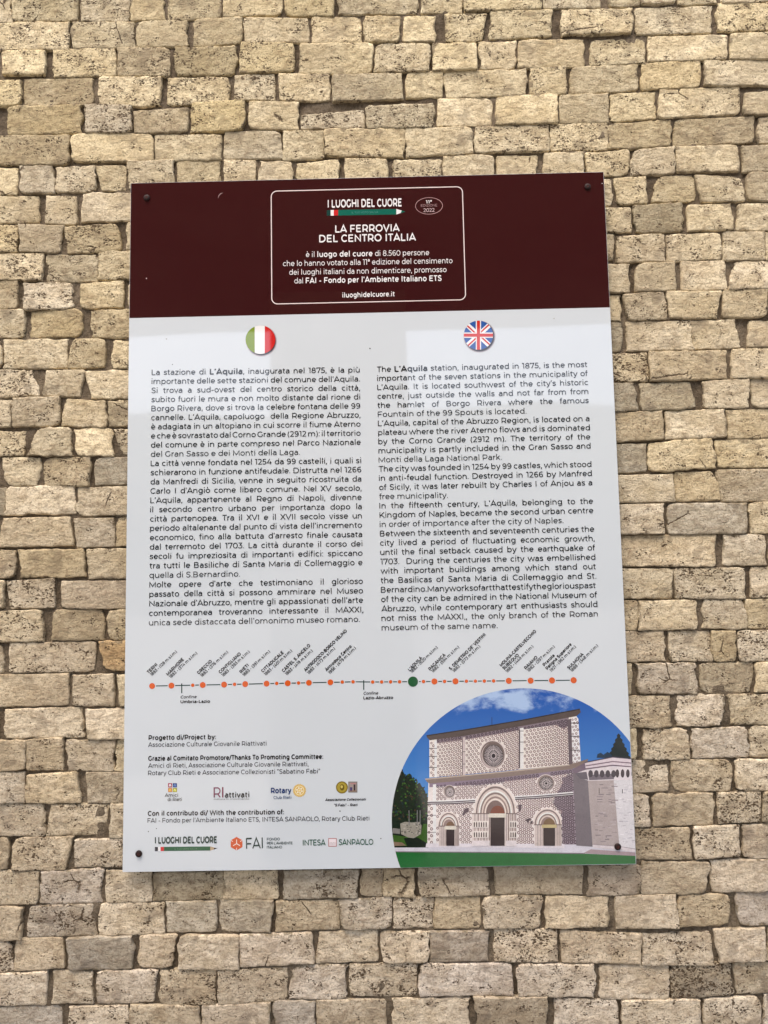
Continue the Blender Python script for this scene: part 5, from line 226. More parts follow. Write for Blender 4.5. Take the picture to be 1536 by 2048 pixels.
["photo_print/tree_leaves",17,28,22,5,[[[75.0,-579.0],[73.5,-580.0],[72.0,-579.5],[72.5,-578.0],[73.5,-578.0]],[[59.5,-542.0],[58.0,-544.5],[55.5,-543.0],[56.0,-541.0],[57.5,-540.5]],[[57.5,-539.0],[56.0,-540.5],[54.0,-540.5],[54.5,-537.5],[56.0,-537.5]],[[53.5,-573.5],[53.0,-574.5],[51.5,-574.0],[51.5,-572.5],[53.0,-572.0]],[[61.5,-560.5],[60.5,-561.5],[59.5,-560.5],[59.0,-559.5],[60.5,-559.0]],[[84.0,-546.0],[82.5,-548.0],[79.5,-547.0],[80.5,-544.5],[82.5,-543.5]],[[56.5,-608.5],[55.5,-609.5],[54.0,-609.0],[54.0,-608.0],[55.5,-607.5]],[[36.0,-578.0],[34.5,-580.0],[32.0,-579.0],[32.0,-576.5],[34.5,-575.5]],[[94.0,-551.5],[93.0,-552.5],[92.0,-552.0],[92.0,-550.5],[93.0,-550.0]],[[54.5,-599.5],[53.5,-601.5],[52.0,-600.5],[51.5,-598.5],[53.5,-598.0]],[[51.5,-518.0],[51.0,-519.0],[49.5,-518.5],[49.5,-517.0],[51.0,-516.5]],[[57.0,-527.5],[56.0,-529.0],[53.5,-528.5],[54.0,-526.0],[56.0,-525.5]],[[74.5,-534.5],[73.5,-535.5],[71.5,-535.0],[72.0,-534.0],[73.5,-533.5]]]],
["photo_print/tree_leaves",66,55,39,5,[[[93.5,-582.0],[91.0,-583.5],[87.5,-583.0],[88.5,-580.0],[91.5,-579.5]],[[89.5,-609.0],[88.0,-610.5],[86.0,-610.0],[86.5,-608.5],[88.0,-607.5]],[[84.0,-566.0],[83.5,-567.5],[81.5,-567.0],[81.5,-565.0],[83.5,-564.0]],[[65.0,-567.0],[64.0,-567.5],[62.5,-567.5],[63.0,-566.0],[64.0,-565.5]],[[31.0,-595.5],[30.0,-597.0],[28.5,-596.5],[28.5,-594.0],[30.5,-593.0]],[[41.0,-598.0],[40.5,-599.0],[38.5,-598.5],[38.5,-596.5],[40.0,-596.0]],[[66.0,-612.0],[65.5,-614.0],[62.0,-613.0],[62.5,-610.0],[65.5,-609.5]],[[70.0,-569.5],[69.0,-571.0],[66.0,-570.0],[66.5,-568.0],[69.0,-567.0]],[[90.0,-580.5],[89.0,-581.5],[87.5,-581.0],[88.0,-580.0],[89.0,-579.5]],[[69.5,-573.5],[68.5,-575.0],[66.5,-574.5],[66.5,-572.0],[68.5,-572.0]],[[49.0,-525.5],[47.0,-528.5],[45.0,-527.5],[46.0,-524.0],[47.0,-524.0]],[[47.5,-525.5],[46.5,-527.0],[45.5,-526.5],[46.0,-524.0],[46.5,-524.0]]]],
["photo_print/tree_leaves",62,96,41,5,[[[86.0,-604.5],[85.0,-606.0],[83.0,-605.5],[83.0,-603.5],[85.0,-603.0]],[[32.0,-597.5],[31.0,-598.5],[28.5,-598.5],[29.5,-596.5],[31.5,-595.5]],[[69.0,-605.5],[67.5,-606.5],[66.0,-606.5],[66.0,-604.0],[67.5,-604.0]],[[58.5,-587.0],[57.5,-588.5],[56.0,-587.5],[56.5,-586.5],[57.5,-586.0]],[[91.0,-561.5],[90.5,-562.0],[88.5,-562.0],[89.0,-560.5],[90.5,-560.0]],[[78.0,-602.5],[76.5,-603.5],[74.0,-603.5],[74.5,-601.0],[76.5,-601.0]],[[63.5,-527.5],[61.5,-528.5],[59.5,-528.0],[60.0,-526.0],[62.0,-525.5]],[[49.0,-576.5],[48.0,-577.5],[45.5,-577.5],[45.5,-574.5],[48.0,-574.5]]]],
["photo_print/tree_trunk",116,114,116,7,[[[60.9,-594.7],[62.3,-594.7],[62.0,-623.6],[60.3,-623.6]],[[76.8,-595.0],[78.2,-595.0],[77.8,-623.9],[76.2,-623.8]],[[82.5,-595.1],[83.8,-595.1],[83.5,-623.9],[81.8,-623.9]]]],
["photo_print/side_lawn",55,88,34,5,[[[29.8,-652.8],[28.4,-640.9],[53.3,-644.3],[84.8,-636.8],[88.5,-620.8],[96.8,-620.9],[95.8,-662.5],[31.3,-661.5]]]],
["photo_print/lawn_shade",20,32,24,6,[[[49.9,-647.4],[76.3,-646.2],[95.9,-657.7],[95.1,-663.1],[56.2,-661.9]]]],
["photo_print/side_path",126,106,88,6,[[[30.0,-653.8],[46.4,-655.3],[54.5,-661.2],[31.3,-661.9]]]],
["photo_print/ruin_wall",147,143,132,6,[[[43.9,-619.5],[53.2,-616.4],[67.1,-617.9],[82.0,-616.9],[85.4,-624.0],[83.8,-639.9],[69.7,-647.7],[58.2,-645.9],[45.1,-639.4]]]],
["photo_print/ruin_stone",169,165,155,7,[[[74.6,-635.2],[78.7,-635.6],[77.5,-637.5],[74.6,-637.1]],[[49.0,-620.9],[52.0,-621.2],[51.9,-623.2],[49.0,-622.8]],[[48.6,-636.5],[52.3,-636.9],[51.5,-638.8],[48.6,-638.4]],[[50.1,-627.3],[52.2,-627.7],[53.1,-629.6],[50.1,-629.3]],[[52.9,-621.1],[57.3,-621.5],[55.8,-623.4],[52.8,-623.1]],[[65.6,-636.6],[68.7,-636.9],[68.5,-638.8],[65.6,-638.5]],[[69.7,-619.7],[73.5,-620.1],[72.6,-622.0],[69.6,-621.6]],[[56.4,-631.9],[60.7,-632.3],[59.3,-634.2],[56.4,-633.8]],[[72.7,-637.1],[75.7,-637.4],[75.7,-639.3],[72.7,-639.0]],[[50.7,-627.0],[54.1,-627.4],[53.7,-629.3],[50.7,-628.9]],[[76.6,-619.6],[80.8,-620.0],[79.5,-621.9],[76.5,-621.6]],[[79.8,-635.8],[82.0,-636.2],[82.7,-638.1],[79.7,-637.7]],[[78.1,-638.1],[82.0,-638.5],[81.1,-640.4],[78.1,-640.0]],[[75.3,-641.1],[77.8,-641.4],[78.2,-643.3],[75.2,-643.0]],[[49.7,-628.0],[53.8,-628.4],[52.6,-630.3],[49.7,-630.0]],[[74.9,-624.4],[79.2,-624.8],[77.8,-626.7],[74.8,-626.4]]]],
["photo_print/ruin_stone",94,92,86,7,[[[51.2,-636.1],[55.7,-636.5],[54.1,-638.4],[51.1,-638.0]],[[74.1,-621.5],[78.0,-621.9],[77.0,-623.8],[74.0,-623.5]],[[45.4,-633.3],[48.9,-633.6],[48.3,-635.6],[45.3,-635.2]],[[78.4,-633.5],[83.0,-633.9],[81.3,-635.8],[78.4,-635.4]],[[80.4,-629.7],[84.1,-630.0],[83.4,-632.0],[80.4,-631.6]],[[55.5,-621.9],[59.5,-622.3],[58.4,-624.2],[55.5,-623.8]],[[77.1,-635.4],[81.3,-635.7],[80.1,-637.6],[77.1,-637.3]],[[64.6,-635.5],[69.2,-635.9],[67.5,-637.7],[64.5,-637.4]],[[51.3,-634.0],[54.7,-634.3],[54.3,-636.2],[51.3,-635.9]],[[74.1,-626.9],[76.3,-627.3],[77.0,-629.2],[74.0,-628.8]],[[76.5,-638.5],[80.3,-638.8],[79.5,-640.7],[76.5,-640.4]],[[79.7,-621.0],[83.3,-621.3],[82.6,-623.3],[79.7,-622.9]],[[59.4,-633.4],[62.6,-633.8],[62.4,-635.7],[59.4,-635.3]]]],
["photo_print/ruin_stone",116,112,104,7,[[[56.3,-625.5],[60.7,-625.9],[59.3,-627.8],[56.3,-627.4]],[[76.5,-638.2],[79.4,-638.6],[79.4,-640.5],[76.5,-640.2]],[[73.3,-619.1],[75.4,-619.5],[76.2,-621.4],[73.2,-621.0]],[[63.1,-625.7],[66.6,-626.0],[66.0,-627.9],[63.1,-627.6]],[[75.3,-622.2],[77.9,-622.5],[78.3,-624.5],[75.3,-624.1]],[[61.6,-626.6],[66.1,-627.0],[64.5,-628.9],[61.6,-628.5]],[[77.1,-632.0],[80.3,-632.3],[80.1,-634.2],[77.1,-633.9]],[[78.0,-624.8],[80.2,-625.2],[81.0,-627.1],[78.0,-626.8]],[[67.6,-637.6],[70.0,-638.0],[70.5,-639.9],[67.6,-639.5]],[[57.2,-629.8],[59.7,-630.1],[60.1,-632.0],[57.2,-631.7]],[[62.3,-630.9],[64.4,-631.3],[65.2,-633.2],[62.3,-632.9]]]],
["photo_print/low_wall",124,122,118,6,[[[28.8,-627.9],[43.6,-629.7],[42.8,-639.3],[28.6,-637.8]]]],
["photo_print/conifer",20,35,37,3,[[[477.4,-454.1],[480.9,-458.4],[480.1,-462.6],[484.6,-466.9],[483.8,-471.1],[488.3,-475.5],[487.5,-479.7],[492.0,-484.0],[491.2,-488.2],[495.7,-492.5],[494.9,-496.7],[499.1,-500.7],[499.1,-502.3],[453.6,-501.5],[453.1,-500.2],[457.8,-496.1],[457.2,-491.8],[461.9,-487.7],[461.3,-483.5],[466.0,-479.3],[465.4,-475.1],[470.1,-470.9],[469.5,-466.7],[474.2,-462.5],[473.6,-458.3]]]],
["photo_print/far_trees",24,49,70,3,[[[432.1,-500.5],[434.1,-493.4],[440.8,-490.9],[445.6,-494.9],[454.1,-489.5],[462.2,-495.2],[463.5,-501.7]]]],
["photo_print/upper_wall",230,216,209,4,[[[104.7,-458.7],[395.8,-415.8],[400.8,-511.7],[102.9,-533.1]]]],
["photo_print/lower_wall",230,216,213,4,[[[100.6,-542.2],[385.5,-519.2],[386.1,-664.3],[95.1,-661.2]]]],
["photo_print/upper_shade_band",124,110,118,5,[[[119.0,-458.9],[380.6,-420.8],[379.9,-436.5],[371.3,-444.8],[355.0,-436.0],[291.3,-443.5],[174.0,-462.1],[118.8,-467.7]]]],
["photo_print/lower_shade_band",128,112,130,5,[[[102.6,-543.2],[385.5,-519.9],[385.1,-528.9],[314.5,-536.8],[201.4,-548.6],[125.0,-550.6],[102.4,-551.6]]]],
["photo_print/cast_shade",137,122,135,6,[[[364.3,-536.7],[385.1,-528.9],[386.1,-664.3],[357.9,-663.9],[359.8,-615.4],[356.7,-600.9],[344.0,-587.9],[349.8,-567.1],[360.2,-554.4]]]],
["photo_print/eave",80,68,64,7,[[[99.1,-452.1],[177.9,-441.6],[285.3,-425.7],[402.9,-405.7],[405.0,-412.0],[395.6,-419.7],[291.6,-436.3],[174.2,-454.0],[105.6,-461.3],[100.7,-456.7]]]],
["photo_print/roof_edge",41,34,35,8,[[[99.2,-451.4],[177.9,-440.9],[285.3,-425.1],[402.9,-405.1],[403.5,-407.4],[285.2,-427.3],[177.9,-443.2],[99.1,-453.7]]]],
["photo_print/antenna",37,47,66,8,[[[228.7,-418.9],[229.7,-418.9],[229.2,-433.9],[228.2,-433.9]]]],
["photo_print/cornice",124,108,100,8,[[[93.8,-534.9],[248.7,-523.5],[378.5,-512.6],[415.4,-502.2],[412.3,-513.2],[381.5,-521.4],[248.3,-534.8],[102.6,-544.4],[97.4,-540.5]]]],
["photo_print/cornice_light",174,159,147,9,[[[93.8,-534.9],[248.7,-523.5],[378.5,-512.6],[378.4,-514.6],[248.6,-525.8],[95.4,-537.2]]]],
["photo_print/pilaster",236,228,228,7,[[[114.6,-462.8],[119.3,-461.9],[117.5,-532.7],[112.8,-532.6]]]],
["photo_print/pilaster",199,186,184,7,[[[170.1,-457.2],[175.5,-456.3],[173.4,-529.4],[168.1,-529.3]]]],
["photo_print/pilaster",232,222,220,7,[[[283.7,-441.1],[290.8,-440.2],[288.0,-518.3],[281.0,-518.2]]]],
["photo_print/pilaster",236,228,232,7,[[[109.5,-546.5],[115.8,-545.6],[112.9,-662.1],[106.7,-662.0]]]],
["photo_print/pilaster",232,222,222,7,[[[104.6,-462.6],[106.6,-461.7],[104.9,-532.5],[102.9,-532.5]]]],
["photo_print/pilaster_shade",84,72,76,8,[[[169.1,-457.8],[170.4,-457.8],[168.4,-529.3],[167.1,-529.3]],[[281.3,-444.3],[284.0,-444.3],[281.4,-518.2],[278.7,-518.1]]]],
["photo_print/pilaster_joint",66,57,60,9,[[[102.9,-476.3],[119.6,-476.6],[119.5,-477.7],[102.9,-477.4]],[[102.5,-491.9],[119.2,-492.2],[119.1,-493.3],[102.5,-493.0]],[[102.0,-513.0],[118.6,-513.3],[118.6,-514.4],[102.0,-514.2]],[[169.4,-483.9],[175.0,-484.0],[175.0,-485.1],[169.3,-485.0]],[[168.7,-507.6],[174.4,-507.7],[174.3,-508.8],[168.7,-508.7]],[[283.2,-446.0],[290.9,-446.1],[290.9,-447.2],[283.2,-447.1]],[[282.5,-467.2],[290.2,-467.3],[290.1,-468.4],[282.5,-468.3]],[[281.8,-487.7],[289.4,-487.8],[289.4,-488.9],[281.7,-488.8]]]],
["photo_print/right_pilaster_shade",94,82,88,7,[[[378.0,-426.3],[385.4,-424.1],[384.5,-512.1],[377.2,-512.6]]]],
["photo_print/right_pilaster",230,222,224,6,[[[385.3,-426.7],[395.0,-418.4],[399.4,-425.0],[400.8,-509.7],[385.2,-512.1]]]],
["photo_print/pilaster_joint",57,47,53,9,[[[383.1,-431.9],[400.4,-432.2],[400.4,-433.9],[383.1,-433.6]],[[382.1,-457.4],[399.4,-457.7],[399.3,-459.3],[382.0,-459.0]],[[381.0,-484.1],[398.3,-484.4],[398.2,-486.0],[380.9,-485.7]]]],
["photo_print/pilaster_joint",86,74,80,9,[[[97.2,-604.3],[114.4,-604.5],[114.3,-605.5],[97.1,-605.2]],[[96.4,-636.3],[113.6,-636.6],[113.5,-637.5],[96.4,-637.3]]]],
["photo_print/string_course",241,234,236,7,[[[98.5,-577.0],[147.5,-576.8],[191.3,-574.9],[191.3,-577.1],[147.5,-579.0],[98.4,-579.2]],[[269.6,-570.6],[313.4,-569.1],[383.7,-564.4],[383.6,-566.6],[313.3,-571.3],[269.5,-572.9]],[[98.4,-580.2],[147.5,-580.0],[191.2,-578.1],[191.2,-580.4],[147.4,-582.2],[98.3,-582.4]],[[269.5,-573.9],[313.2,-572.3],[383.5,-567.6],[383.4,-569.9],[313.2,-574.5],[269.4,-576.1]]]],
["photo_print/string_course",78,66,74,7,[[[98.4,-579.2],[147.5,-579.0],[191.3,-577.1],[191.2,-579.4],[147.4,-581.3],[98.4,-581.5]],[[269.5,-572.9],[313.3,-571.3],[383.6,-566.6],[383.5,-568.9],[313.2,-573.6],[269.5,-575.1]],[[98.3,-582.4],[147.4,-582.2],[191.2,-580.4],[191.1,-582.6],[147.3,-584.5],[98.3,-584.7]],[[269.4,-576.1],[313.2,-574.5],[383.4,-569.9],[383.3,-572.1],[313.1,-576.8],[269.4,-578.4]]]],
["photo_print/base_course",217,211,217,7,[[[94.2,-657.7],[362.5,-662.7],[362.2,-670.3],[92.4,-665.0]]]],
["photo_print/rose_window_frame",213,201,197,8,[[[253.7,-491.8],[253.1,-496.7],[251.8,-501.4],[249.8,-505.8],[247.1,-509.8],[243.8,-513.2],[240.1,-516.0],[236.0,-518.0],[231.7,-519.2],[227.2,-519.6],[222.8,-519.1],[218.5,-517.7],[214.5,-515.6],[211.0,-512.7],[207.9,-509.2],[205.5,-505.1],[203.7,-500.6],[202.7,-495.8],[202.5,-490.9],[203.0,-486.0],[204.3,-481.3],[206.3,-476.8],[209.0,-472.8],[212.3,-469.4],[216.0,-466.6],[220.2,-464.6],[224.5,-463.4],[229.0,-463.0],[233.4,-463.5],[237.7,-464.9],[241.7,-467.0],[245.3,-469.9],[248.3,-473.5],[250.7,-477.6],[252.5,-482.1],[253.5,-486.9]]]],
["photo_print/rose_window_moulding",116,100,96,9,[[[251.9,-491.7],[251.4,-496.3],[250.2,-500.7],[248.3,-504.8],[245.8,-508.5],[242.7,-511.7],[239.3,-514.3],[235.4,-516.2],[231.4,-517.3],[227.3,-517.6],[223.1,-517.1],[219.2,-515.9],[215.5,-513.9],[212.2,-511.2],[209.3,-507.9],[207.1,-504.2],[205.4,-500.0],[204.5,-495.5],[204.3,-491.0],[204.8,-486.4],[206.0,-482.0],[207.9,-477.9],[210.4,-474.1],[213.4,-470.9],[216.9,-468.4],[220.7,-466.5],[224.8,-465.3],[228.9,-465.0],[233.1,-465.5],[237.0,-466.7],[240.7,-468.7],[244.1,-471.4],[246.9,-474.7],[249.2,-478.5],[250.8,-482.7],[251.7,-487.2]]]],
["photo_print/rose_window_splay",184,169,165,10,[[[249.4,-493.5],[248.9,-497.6],[247.8,-501.6],[246.1,-505.4],[243.8,-508.8],[241.0,-511.7],[237.8,-514.1],[234.4,-515.8],[230.7,-516.8],[226.9,-517.1],[223.1,-516.7],[219.5,-515.5],[216.1,-513.7],[213.1,-511.3],[210.5,-508.3],[208.4,-504.8],[206.9,-501.0],[206.1,-496.9],[205.9,-492.7],[206.3,-488.6],[207.4,-484.5],[209.2,-480.8],[211.4,-477.4],[214.2,-474.4],[217.4,-472.1],[220.9,-470.4],[224.6,-469.3],[228.4,-469.0],[232.2,-469.5],[235.8,-470.6],[239.2,-472.4],[242.2,-474.9],[244.8,-477.9],[246.9,-481.4],[248.4,-485.2],[249.2,-489.3]]]],
["photo_print/rose_window_reveal",104,90,86,11,[[[249.4,-491.5],[248.9,-495.4],[247.9,-499.2],[246.3,-502.8],[244.1,-506.0],[241.5,-508.7],[238.5,-510.9],[235.2,-512.5],[231.7,-513.5],[228.2,-513.8],[224.6,-513.4],[221.2,-512.3],[218.0,-510.6],[215.2,-508.3],[212.8,-505.4],[210.8,-502.2],[209.4,-498.6],[208.6,-494.8],[208.4,-490.8],[208.8,-486.9],[209.9,-483.1],[211.5,-479.6],[213.6,-476.4],[216.3,-473.6],[219.3,-471.4],[222.6,-469.8],[226.0,-468.8],[229.6,-468.5],[233.2,-468.9],[236.6,-470.0],[239.8,-471.7],[242.6,-474.0],[245.1,-476.9],[247.0,-480.1],[248.4,-483.7],[249.2,-487.6]]]],
["photo_print/rose_window_glass",41,34,41,12,[[[249.0,-493.6],[248.6,-497.3],[247.6,-500.8],[246.1,-504.1],[244.1,-507.0],[241.7,-509.5],[238.9,-511.6],[235.9,-513.1],[232.7,-514.0],[229.4,-514.2],[226.1,-513.9],[222.9,-512.9],[220.0,-511.3],[217.3,-509.1],[215.1,-506.5],[213.3,-503.5],[212.0,-500.2],[211.3,-496.7],[211.1,-493.0],[211.5,-489.4],[212.4,-485.9],[213.9,-482.6],[215.9,-479.6],[218.3,-477.1],[221.1,-475.0],[224.2,-473.5],[227.4,-472.7],[230.7,-472.4],[234.0,-472.8],[237.1,-473.8],[240.1,-475.4],[242.7,-477.5],[245.0,-480.1],[246.8,-483.1],[248.1,-486.5],[248.8,-490.0]]]],
["photo_print/rose_window_spoke",205,194,194,13,[[[233.8,-493.8],[248.4,-494.1],[248.4,-493.2],[233.8,-493.0]],[[232.7,-496.2],[244.2,-505.8],[244.8,-505.2],[233.3,-495.5]],[[230.7,-497.4],[234.7,-512.8],[235.5,-512.6],[231.5,-497.2]],[[228.3,-497.2],[223.3,-512.4],[224.2,-512.6],[229.1,-497.4]],[[226.6,-495.4],[214.5,-504.7],[215.1,-505.3],[227.1,-496.1]],[[226.3,-492.9],[211.7,-492.6],[211.6,-493.5],[226.2,-493.7]],[[227.3,-490.5],[215.8,-480.8],[215.2,-481.5],[226.8,-491.1]],[[229.4,-489.2],[225.4,-473.8],[224.5,-474.0],[228.6,-489.4]],[[231.7,-489.5],[236.7,-474.2],[235.9,-474.0],[230.9,-489.3]],[[233.4,-491.3],[245.6,-482.0],[245.0,-481.3],[232.9,-490.6]]]],
["photo_print/rose_window_tracery",197,184,184,15,[[[241.5,-496.0],[248.0,-497.2],[248.2,-496.4],[241.7,-495.1]],[[240.1,-499.8],[245.9,-503.2],[246.3,-502.4],[240.5,-499.0]],[[237.7,-502.9],[242.2,-508.2],[242.9,-507.6],[238.4,-502.4]],[[234.6,-505.1],[237.4,-511.7],[238.2,-511.4],[235.4,-504.8]],[[231.0,-506.2],[231.8,-513.4],[232.7,-513.3],[231.9,-506.1]],[[227.4,-506.0],[226.1,-513.2],[226.9,-513.4],[228.2,-506.2]],[[223.9,-504.6],[220.7,-511.1],[221.5,-511.4],[224.7,-505.0]],[[221.1,-502.1],[216.3,-507.2],[216.9,-507.7],[221.7,-502.7]],[[219.2,-498.7],[213.2,-501.9],[213.6,-502.6],[219.6,-499.4]],[[218.3,-494.8],[211.7,-495.8],[211.8,-496.6],[218.4,-495.6]],[[218.6,-490.7],[212.1,-489.4],[211.9,-490.3],[218.4,-491.5]],[[220.0,-486.9],[214.2,-483.5],[213.7,-484.2],[219.5,-487.6]],[[222.3,-483.7],[217.8,-478.5],[217.1,-479.0],[221.7,-484.3]],[[225.5,-481.5],[222.6,-474.9],[221.8,-475.3],[224.7,-481.9]],[[229.0,-480.4],[228.2,-473.2],[227.4,-473.3],[228.2,-480.5]],[[232.7,-480.6],[234.0,-473.4],[233.1,-473.3],[231.8,-480.5]],[[236.1,-482.0],[239.3,-475.6],[238.6,-475.2],[235.3,-481.7]],[[238.9,-484.6],[243.8,-479.5],[243.2,-478.9],[238.3,-484.0]],[[240.9,-488.0],[246.9,-484.8],[246.5,-484.0],[240.5,-487.2]],[[241.8,-491.9],[248.3,-490.9],[248.2,-490.0],[241.6,-491.1]]]],
["photo_print/rose_window_spoke",205,194,194,14,[[[233.4,-495.1],[247.1,-500.3],[247.5,-499.5],[233.8,-494.3]],[[231.8,-497.0],[239.9,-510.1],[240.7,-509.7],[232.5,-496.5]],[[229.5,-497.5],[229.0,-513.6],[229.8,-513.6],[230.3,-497.5]],[[227.3,-496.4],[218.4,-509.3],[219.1,-509.8],[228.0,-496.9]],[[226.2,-494.2],[212.2,-498.9],[212.5,-499.7],[226.5,-495.0]],[[226.6,-491.6],[212.9,-486.4],[212.6,-487.2],[226.3,-492.4]],[[228.3,-489.7],[220.1,-476.5],[219.4,-476.9],[227.5,-490.1]],[[230.6,-489.2],[231.1,-473.0],[230.2,-473.0],[229.7,-489.1]],[[232.7,-490.2],[241.7,-477.3],[241.0,-476.8],[232.0,-489.8]],[[233.8,-492.5],[247.8,-487.7],[247.6,-486.9],[233.5,-491.7]]]],
["photo_print/rose_window_tracery",205,194,194,16,[[[240.6,-493.5],[240.0,-497.2],[240.8,-497.3],[241.4,-493.6]],[[240.0,-497.1],[238.3,-500.4],[239.0,-500.8],[240.7,-497.4]],[[238.4,-500.3],[235.9,-503.0],[236.5,-503.5],[239.0,-500.9]],[[236.0,-502.9],[232.9,-504.6],[233.2,-505.3],[236.4,-503.6]],[[233.0,-504.5],[229.6,-505.1],[229.7,-505.8],[233.1,-505.3]],[[229.7,-505.1],[226.3,-504.4],[226.2,-505.2],[229.6,-505.8]],[[226.5,-504.5],[223.5,-502.7],[223.0,-503.4],[226.1,-505.1]],[[223.6,-502.8],[221.2,-500.1],[220.6,-500.6],[223.0,-503.3]],[[221.3,-500.2],[219.8,-496.8],[219.1,-497.1],[220.5,-500.5]],[[219.9,-496.9],[219.4,-493.1],[218.6,-493.2],[219.1,-497.0]],[[219.4,-493.2],[220.1,-489.5],[219.3,-489.4],[218.6,-493.1]],[[220.0,-489.6],[221.7,-486.2],[221.0,-485.9],[219.3,-489.2]],[[221.6,-486.3],[224.2,-483.7],[223.6,-483.1],[221.1,-485.8]],[[224.1,-483.7],[227.2,-482.1],[226.8,-481.4],[223.7,-483.1]],[[227.1,-482.1],[230.5,-481.6],[230.4,-480.8],[226.9,-481.3]],[[230.3,-481.6],[233.7,-482.2],[233.9,-481.5],[230.5,-480.8]],[[233.6,-482.2],[236.6,-484.0],[237.0,-483.3],[234.0,-481.5]],[[236.5,-483.9],[238.8,-486.6],[239.5,-486.1],[237.1,-483.4]],[[238.8,-486.5],[240.2,-489.9],[241.0,-489.6],[239.5,-486.2]],[[240.2,-489.8],[240.6,-493.6],[241.4,-493.5],[241.0,-489.7]],[[234.2,-493.3],[233.9,-494.9],[234.7,-495.0],[235.0,-493.5]],[[233.9,-494.8],[233.3,-496.2],[234.0,-496.5],[234.7,-495.1]],[[233.3,-496.1],[232.3,-497.2],[232.9,-497.7],[233.9,-496.6]],[[232.4,-497.1],[231.1,-497.8],[231.5,-498.5],[232.8,-497.8]],[[231.2,-497.7],[229.8,-498.0],[229.9,-498.7],[231.3,-498.5]],[[230.0,-498.0],[228.6,-497.7],[228.4,-498.5],[229.8,-498.7]],[[228.7,-497.8],[227.4,-497.0],[227.0,-497.7],[228.3,-498.4]],[[227.5,-497.1],[226.6,-496.0],[225.9,-496.5],[226.9,-497.6]],[[226.6,-496.1],[226.0,-494.7],[225.3,-495.0],[225.9,-496.4]],[[226.1,-494.8],[225.9,-493.2],[225.1,-493.3],[225.3,-494.9]],[[225.9,-493.3],[226.1,-491.8],[225.4,-491.7],[225.1,-493.2]],[[226.1,-491.9],[226.8,-490.5],[226.1,-490.2],[225.4,-491.5]],[[226.7,-490.6],[227.8,-489.5],[227.2,-489.0],[226.2,-490.1]],[[227.7,-489.6],[229.0,-488.9],[228.6,-488.2],[227.3,-488.9]],[[228.8,-488.9],[230.2,-488.7],[230.1,-487.9],[228.7,-488.2]],[[230.1,-488.7],[231.5,-489.0],[231.7,-488.2],[230.3,-487.9]],[[231.4,-488.9],[232.6,-489.7],[233.0,-489.0],[231.8,-488.2]],[[232.5,-489.6],[233.5,-490.7],[234.1,-490.2],[233.1,-489.1]],[[233.4,-490.6],[234.0,-492.0],[234.8,-491.7],[234.2,-490.3]],[[234.0,-491.9],[234.2,-493.5],[235.0,-493.4],[234.8,-491.8]]]],
["photo_print/small_rose_window_frame",213,201,197,8,[[[153.3,-560.8],[153.0,-563.0],[152.4,-565.2],[151.5,-567.2],[150.3,-569.0],[148.8,-570.6],[147.0,-571.8],[145.1,-572.7],[143.1,-573.3],[141.0,-573.5],[138.9,-573.2],[136.9,-572.6],[135.1,-571.6],[133.4,-570.3],[132.0,-568.7],[130.8,-566.8],[130.0,-564.8],[129.5,-562.6],[129.4,-560.4],[129.6,-558.1],[130.2,-556.0],[131.2,-554.0],[132.4,-552.1],[133.9,-550.6],[135.7,-549.3],[137.6,-548.4],[139.6,-547.8],[141.7,-547.7],[143.8,-547.9],[145.8,-548.5],[147.6,-549.5],[149.3,-550.8],[150.7,-552.4],[151.9,-554.3],[152.7,-556.3],[153.2,-558.5]],[[348.3,-547.4],[347.9,-550.2],[347.0,-553.0],[345.6,-555.6],[343.8,-557.9],[341.5,-559.9],[339.0,-561.5],[336.1,-562.7],[333.2,-563.3],[330.1,-563.5],[327.1,-563.2],[324.1,-562.5],[321.4,-561.2],[319.0,-559.5],[316.9,-557.5],[315.2,-555.1],[314.0,-552.5],[313.3,-549.7],[313.2,-546.8],[313.6,-544.0],[314.5,-541.2],[315.8,-538.6],[317.7,-536.3],[319.9,-534.3],[322.5,-532.7],[325.3,-531.5],[328.3,-530.8],[331.4,-530.6],[334.4,-530.9],[337.3,-531.7],[340.1,-533.0],[342.5,-534.7],[344.6,-536.7],[346.2,-539.1],[347.4,-541.7],[348.1,-544.5]]]],
["photo_print/small_rose_window_moulding",116,100,96,9,[[[152.5,-560.7],[152.2,-562.8],[151.7,-564.8],[150.8,-566.7],[149.6,-568.4],[148.2,-569.9],[146.6,-571.0],[144.8,-571.9],[143.0,-572.4],[141.0,-572.6],[139.1,-572.3],[137.3,-571.8],[135.5,-570.9],[134.0,-569.6],[132.6,-568.1],[131.6,-566.4],[130.8,-564.5],[130.4,-562.5],[130.2,-560.4],[130.5,-558.3],[131.0,-556.3],[131.9,-554.4],[133.0,-552.7],[134.5,-551.3],[136.1,-550.1],[137.8,-549.2],[139.7,-548.7],[141.7,-548.6],[143.6,-548.8],[145.4,-549.3],[147.2,-550.3],[148.7,-551.5],[150.1,-553.0],[151.1,-554.7],[151.9,-556.6],[152.3,-558.7]],[[347.0,-547.4],[346.7,-550.0],[345.9,-552.6],[344.6,-555.0],[342.8,-557.1],[340.8,-559.0],[338.4,-560.5],[335.8,-561.6],[333.0,-562.2],[330.1,-562.4],[327.3,-562.1],[324.6,-561.4],[322.1,-560.2],[319.8,-558.7],[317.9,-556.7],[316.3,-554.5],[315.2,-552.1],[314.6,-549.5],[314.4,-546.9],[314.8,-544.2],[315.6,-541.6],[316.9,-539.2],[318.6,-537.1],[320.7,-535.2],[323.1,-533.7],[325.7,-532.6],[328.5,-532.0],[331.3,-531.8],[334.1,-532.1],[336.9,-532.8],[339.4,-534.0],[341.7,-535.5],[343.6,-537.5],[345.2,-539.7],[346.3,-542.1],[346.9,-544.7]]]],
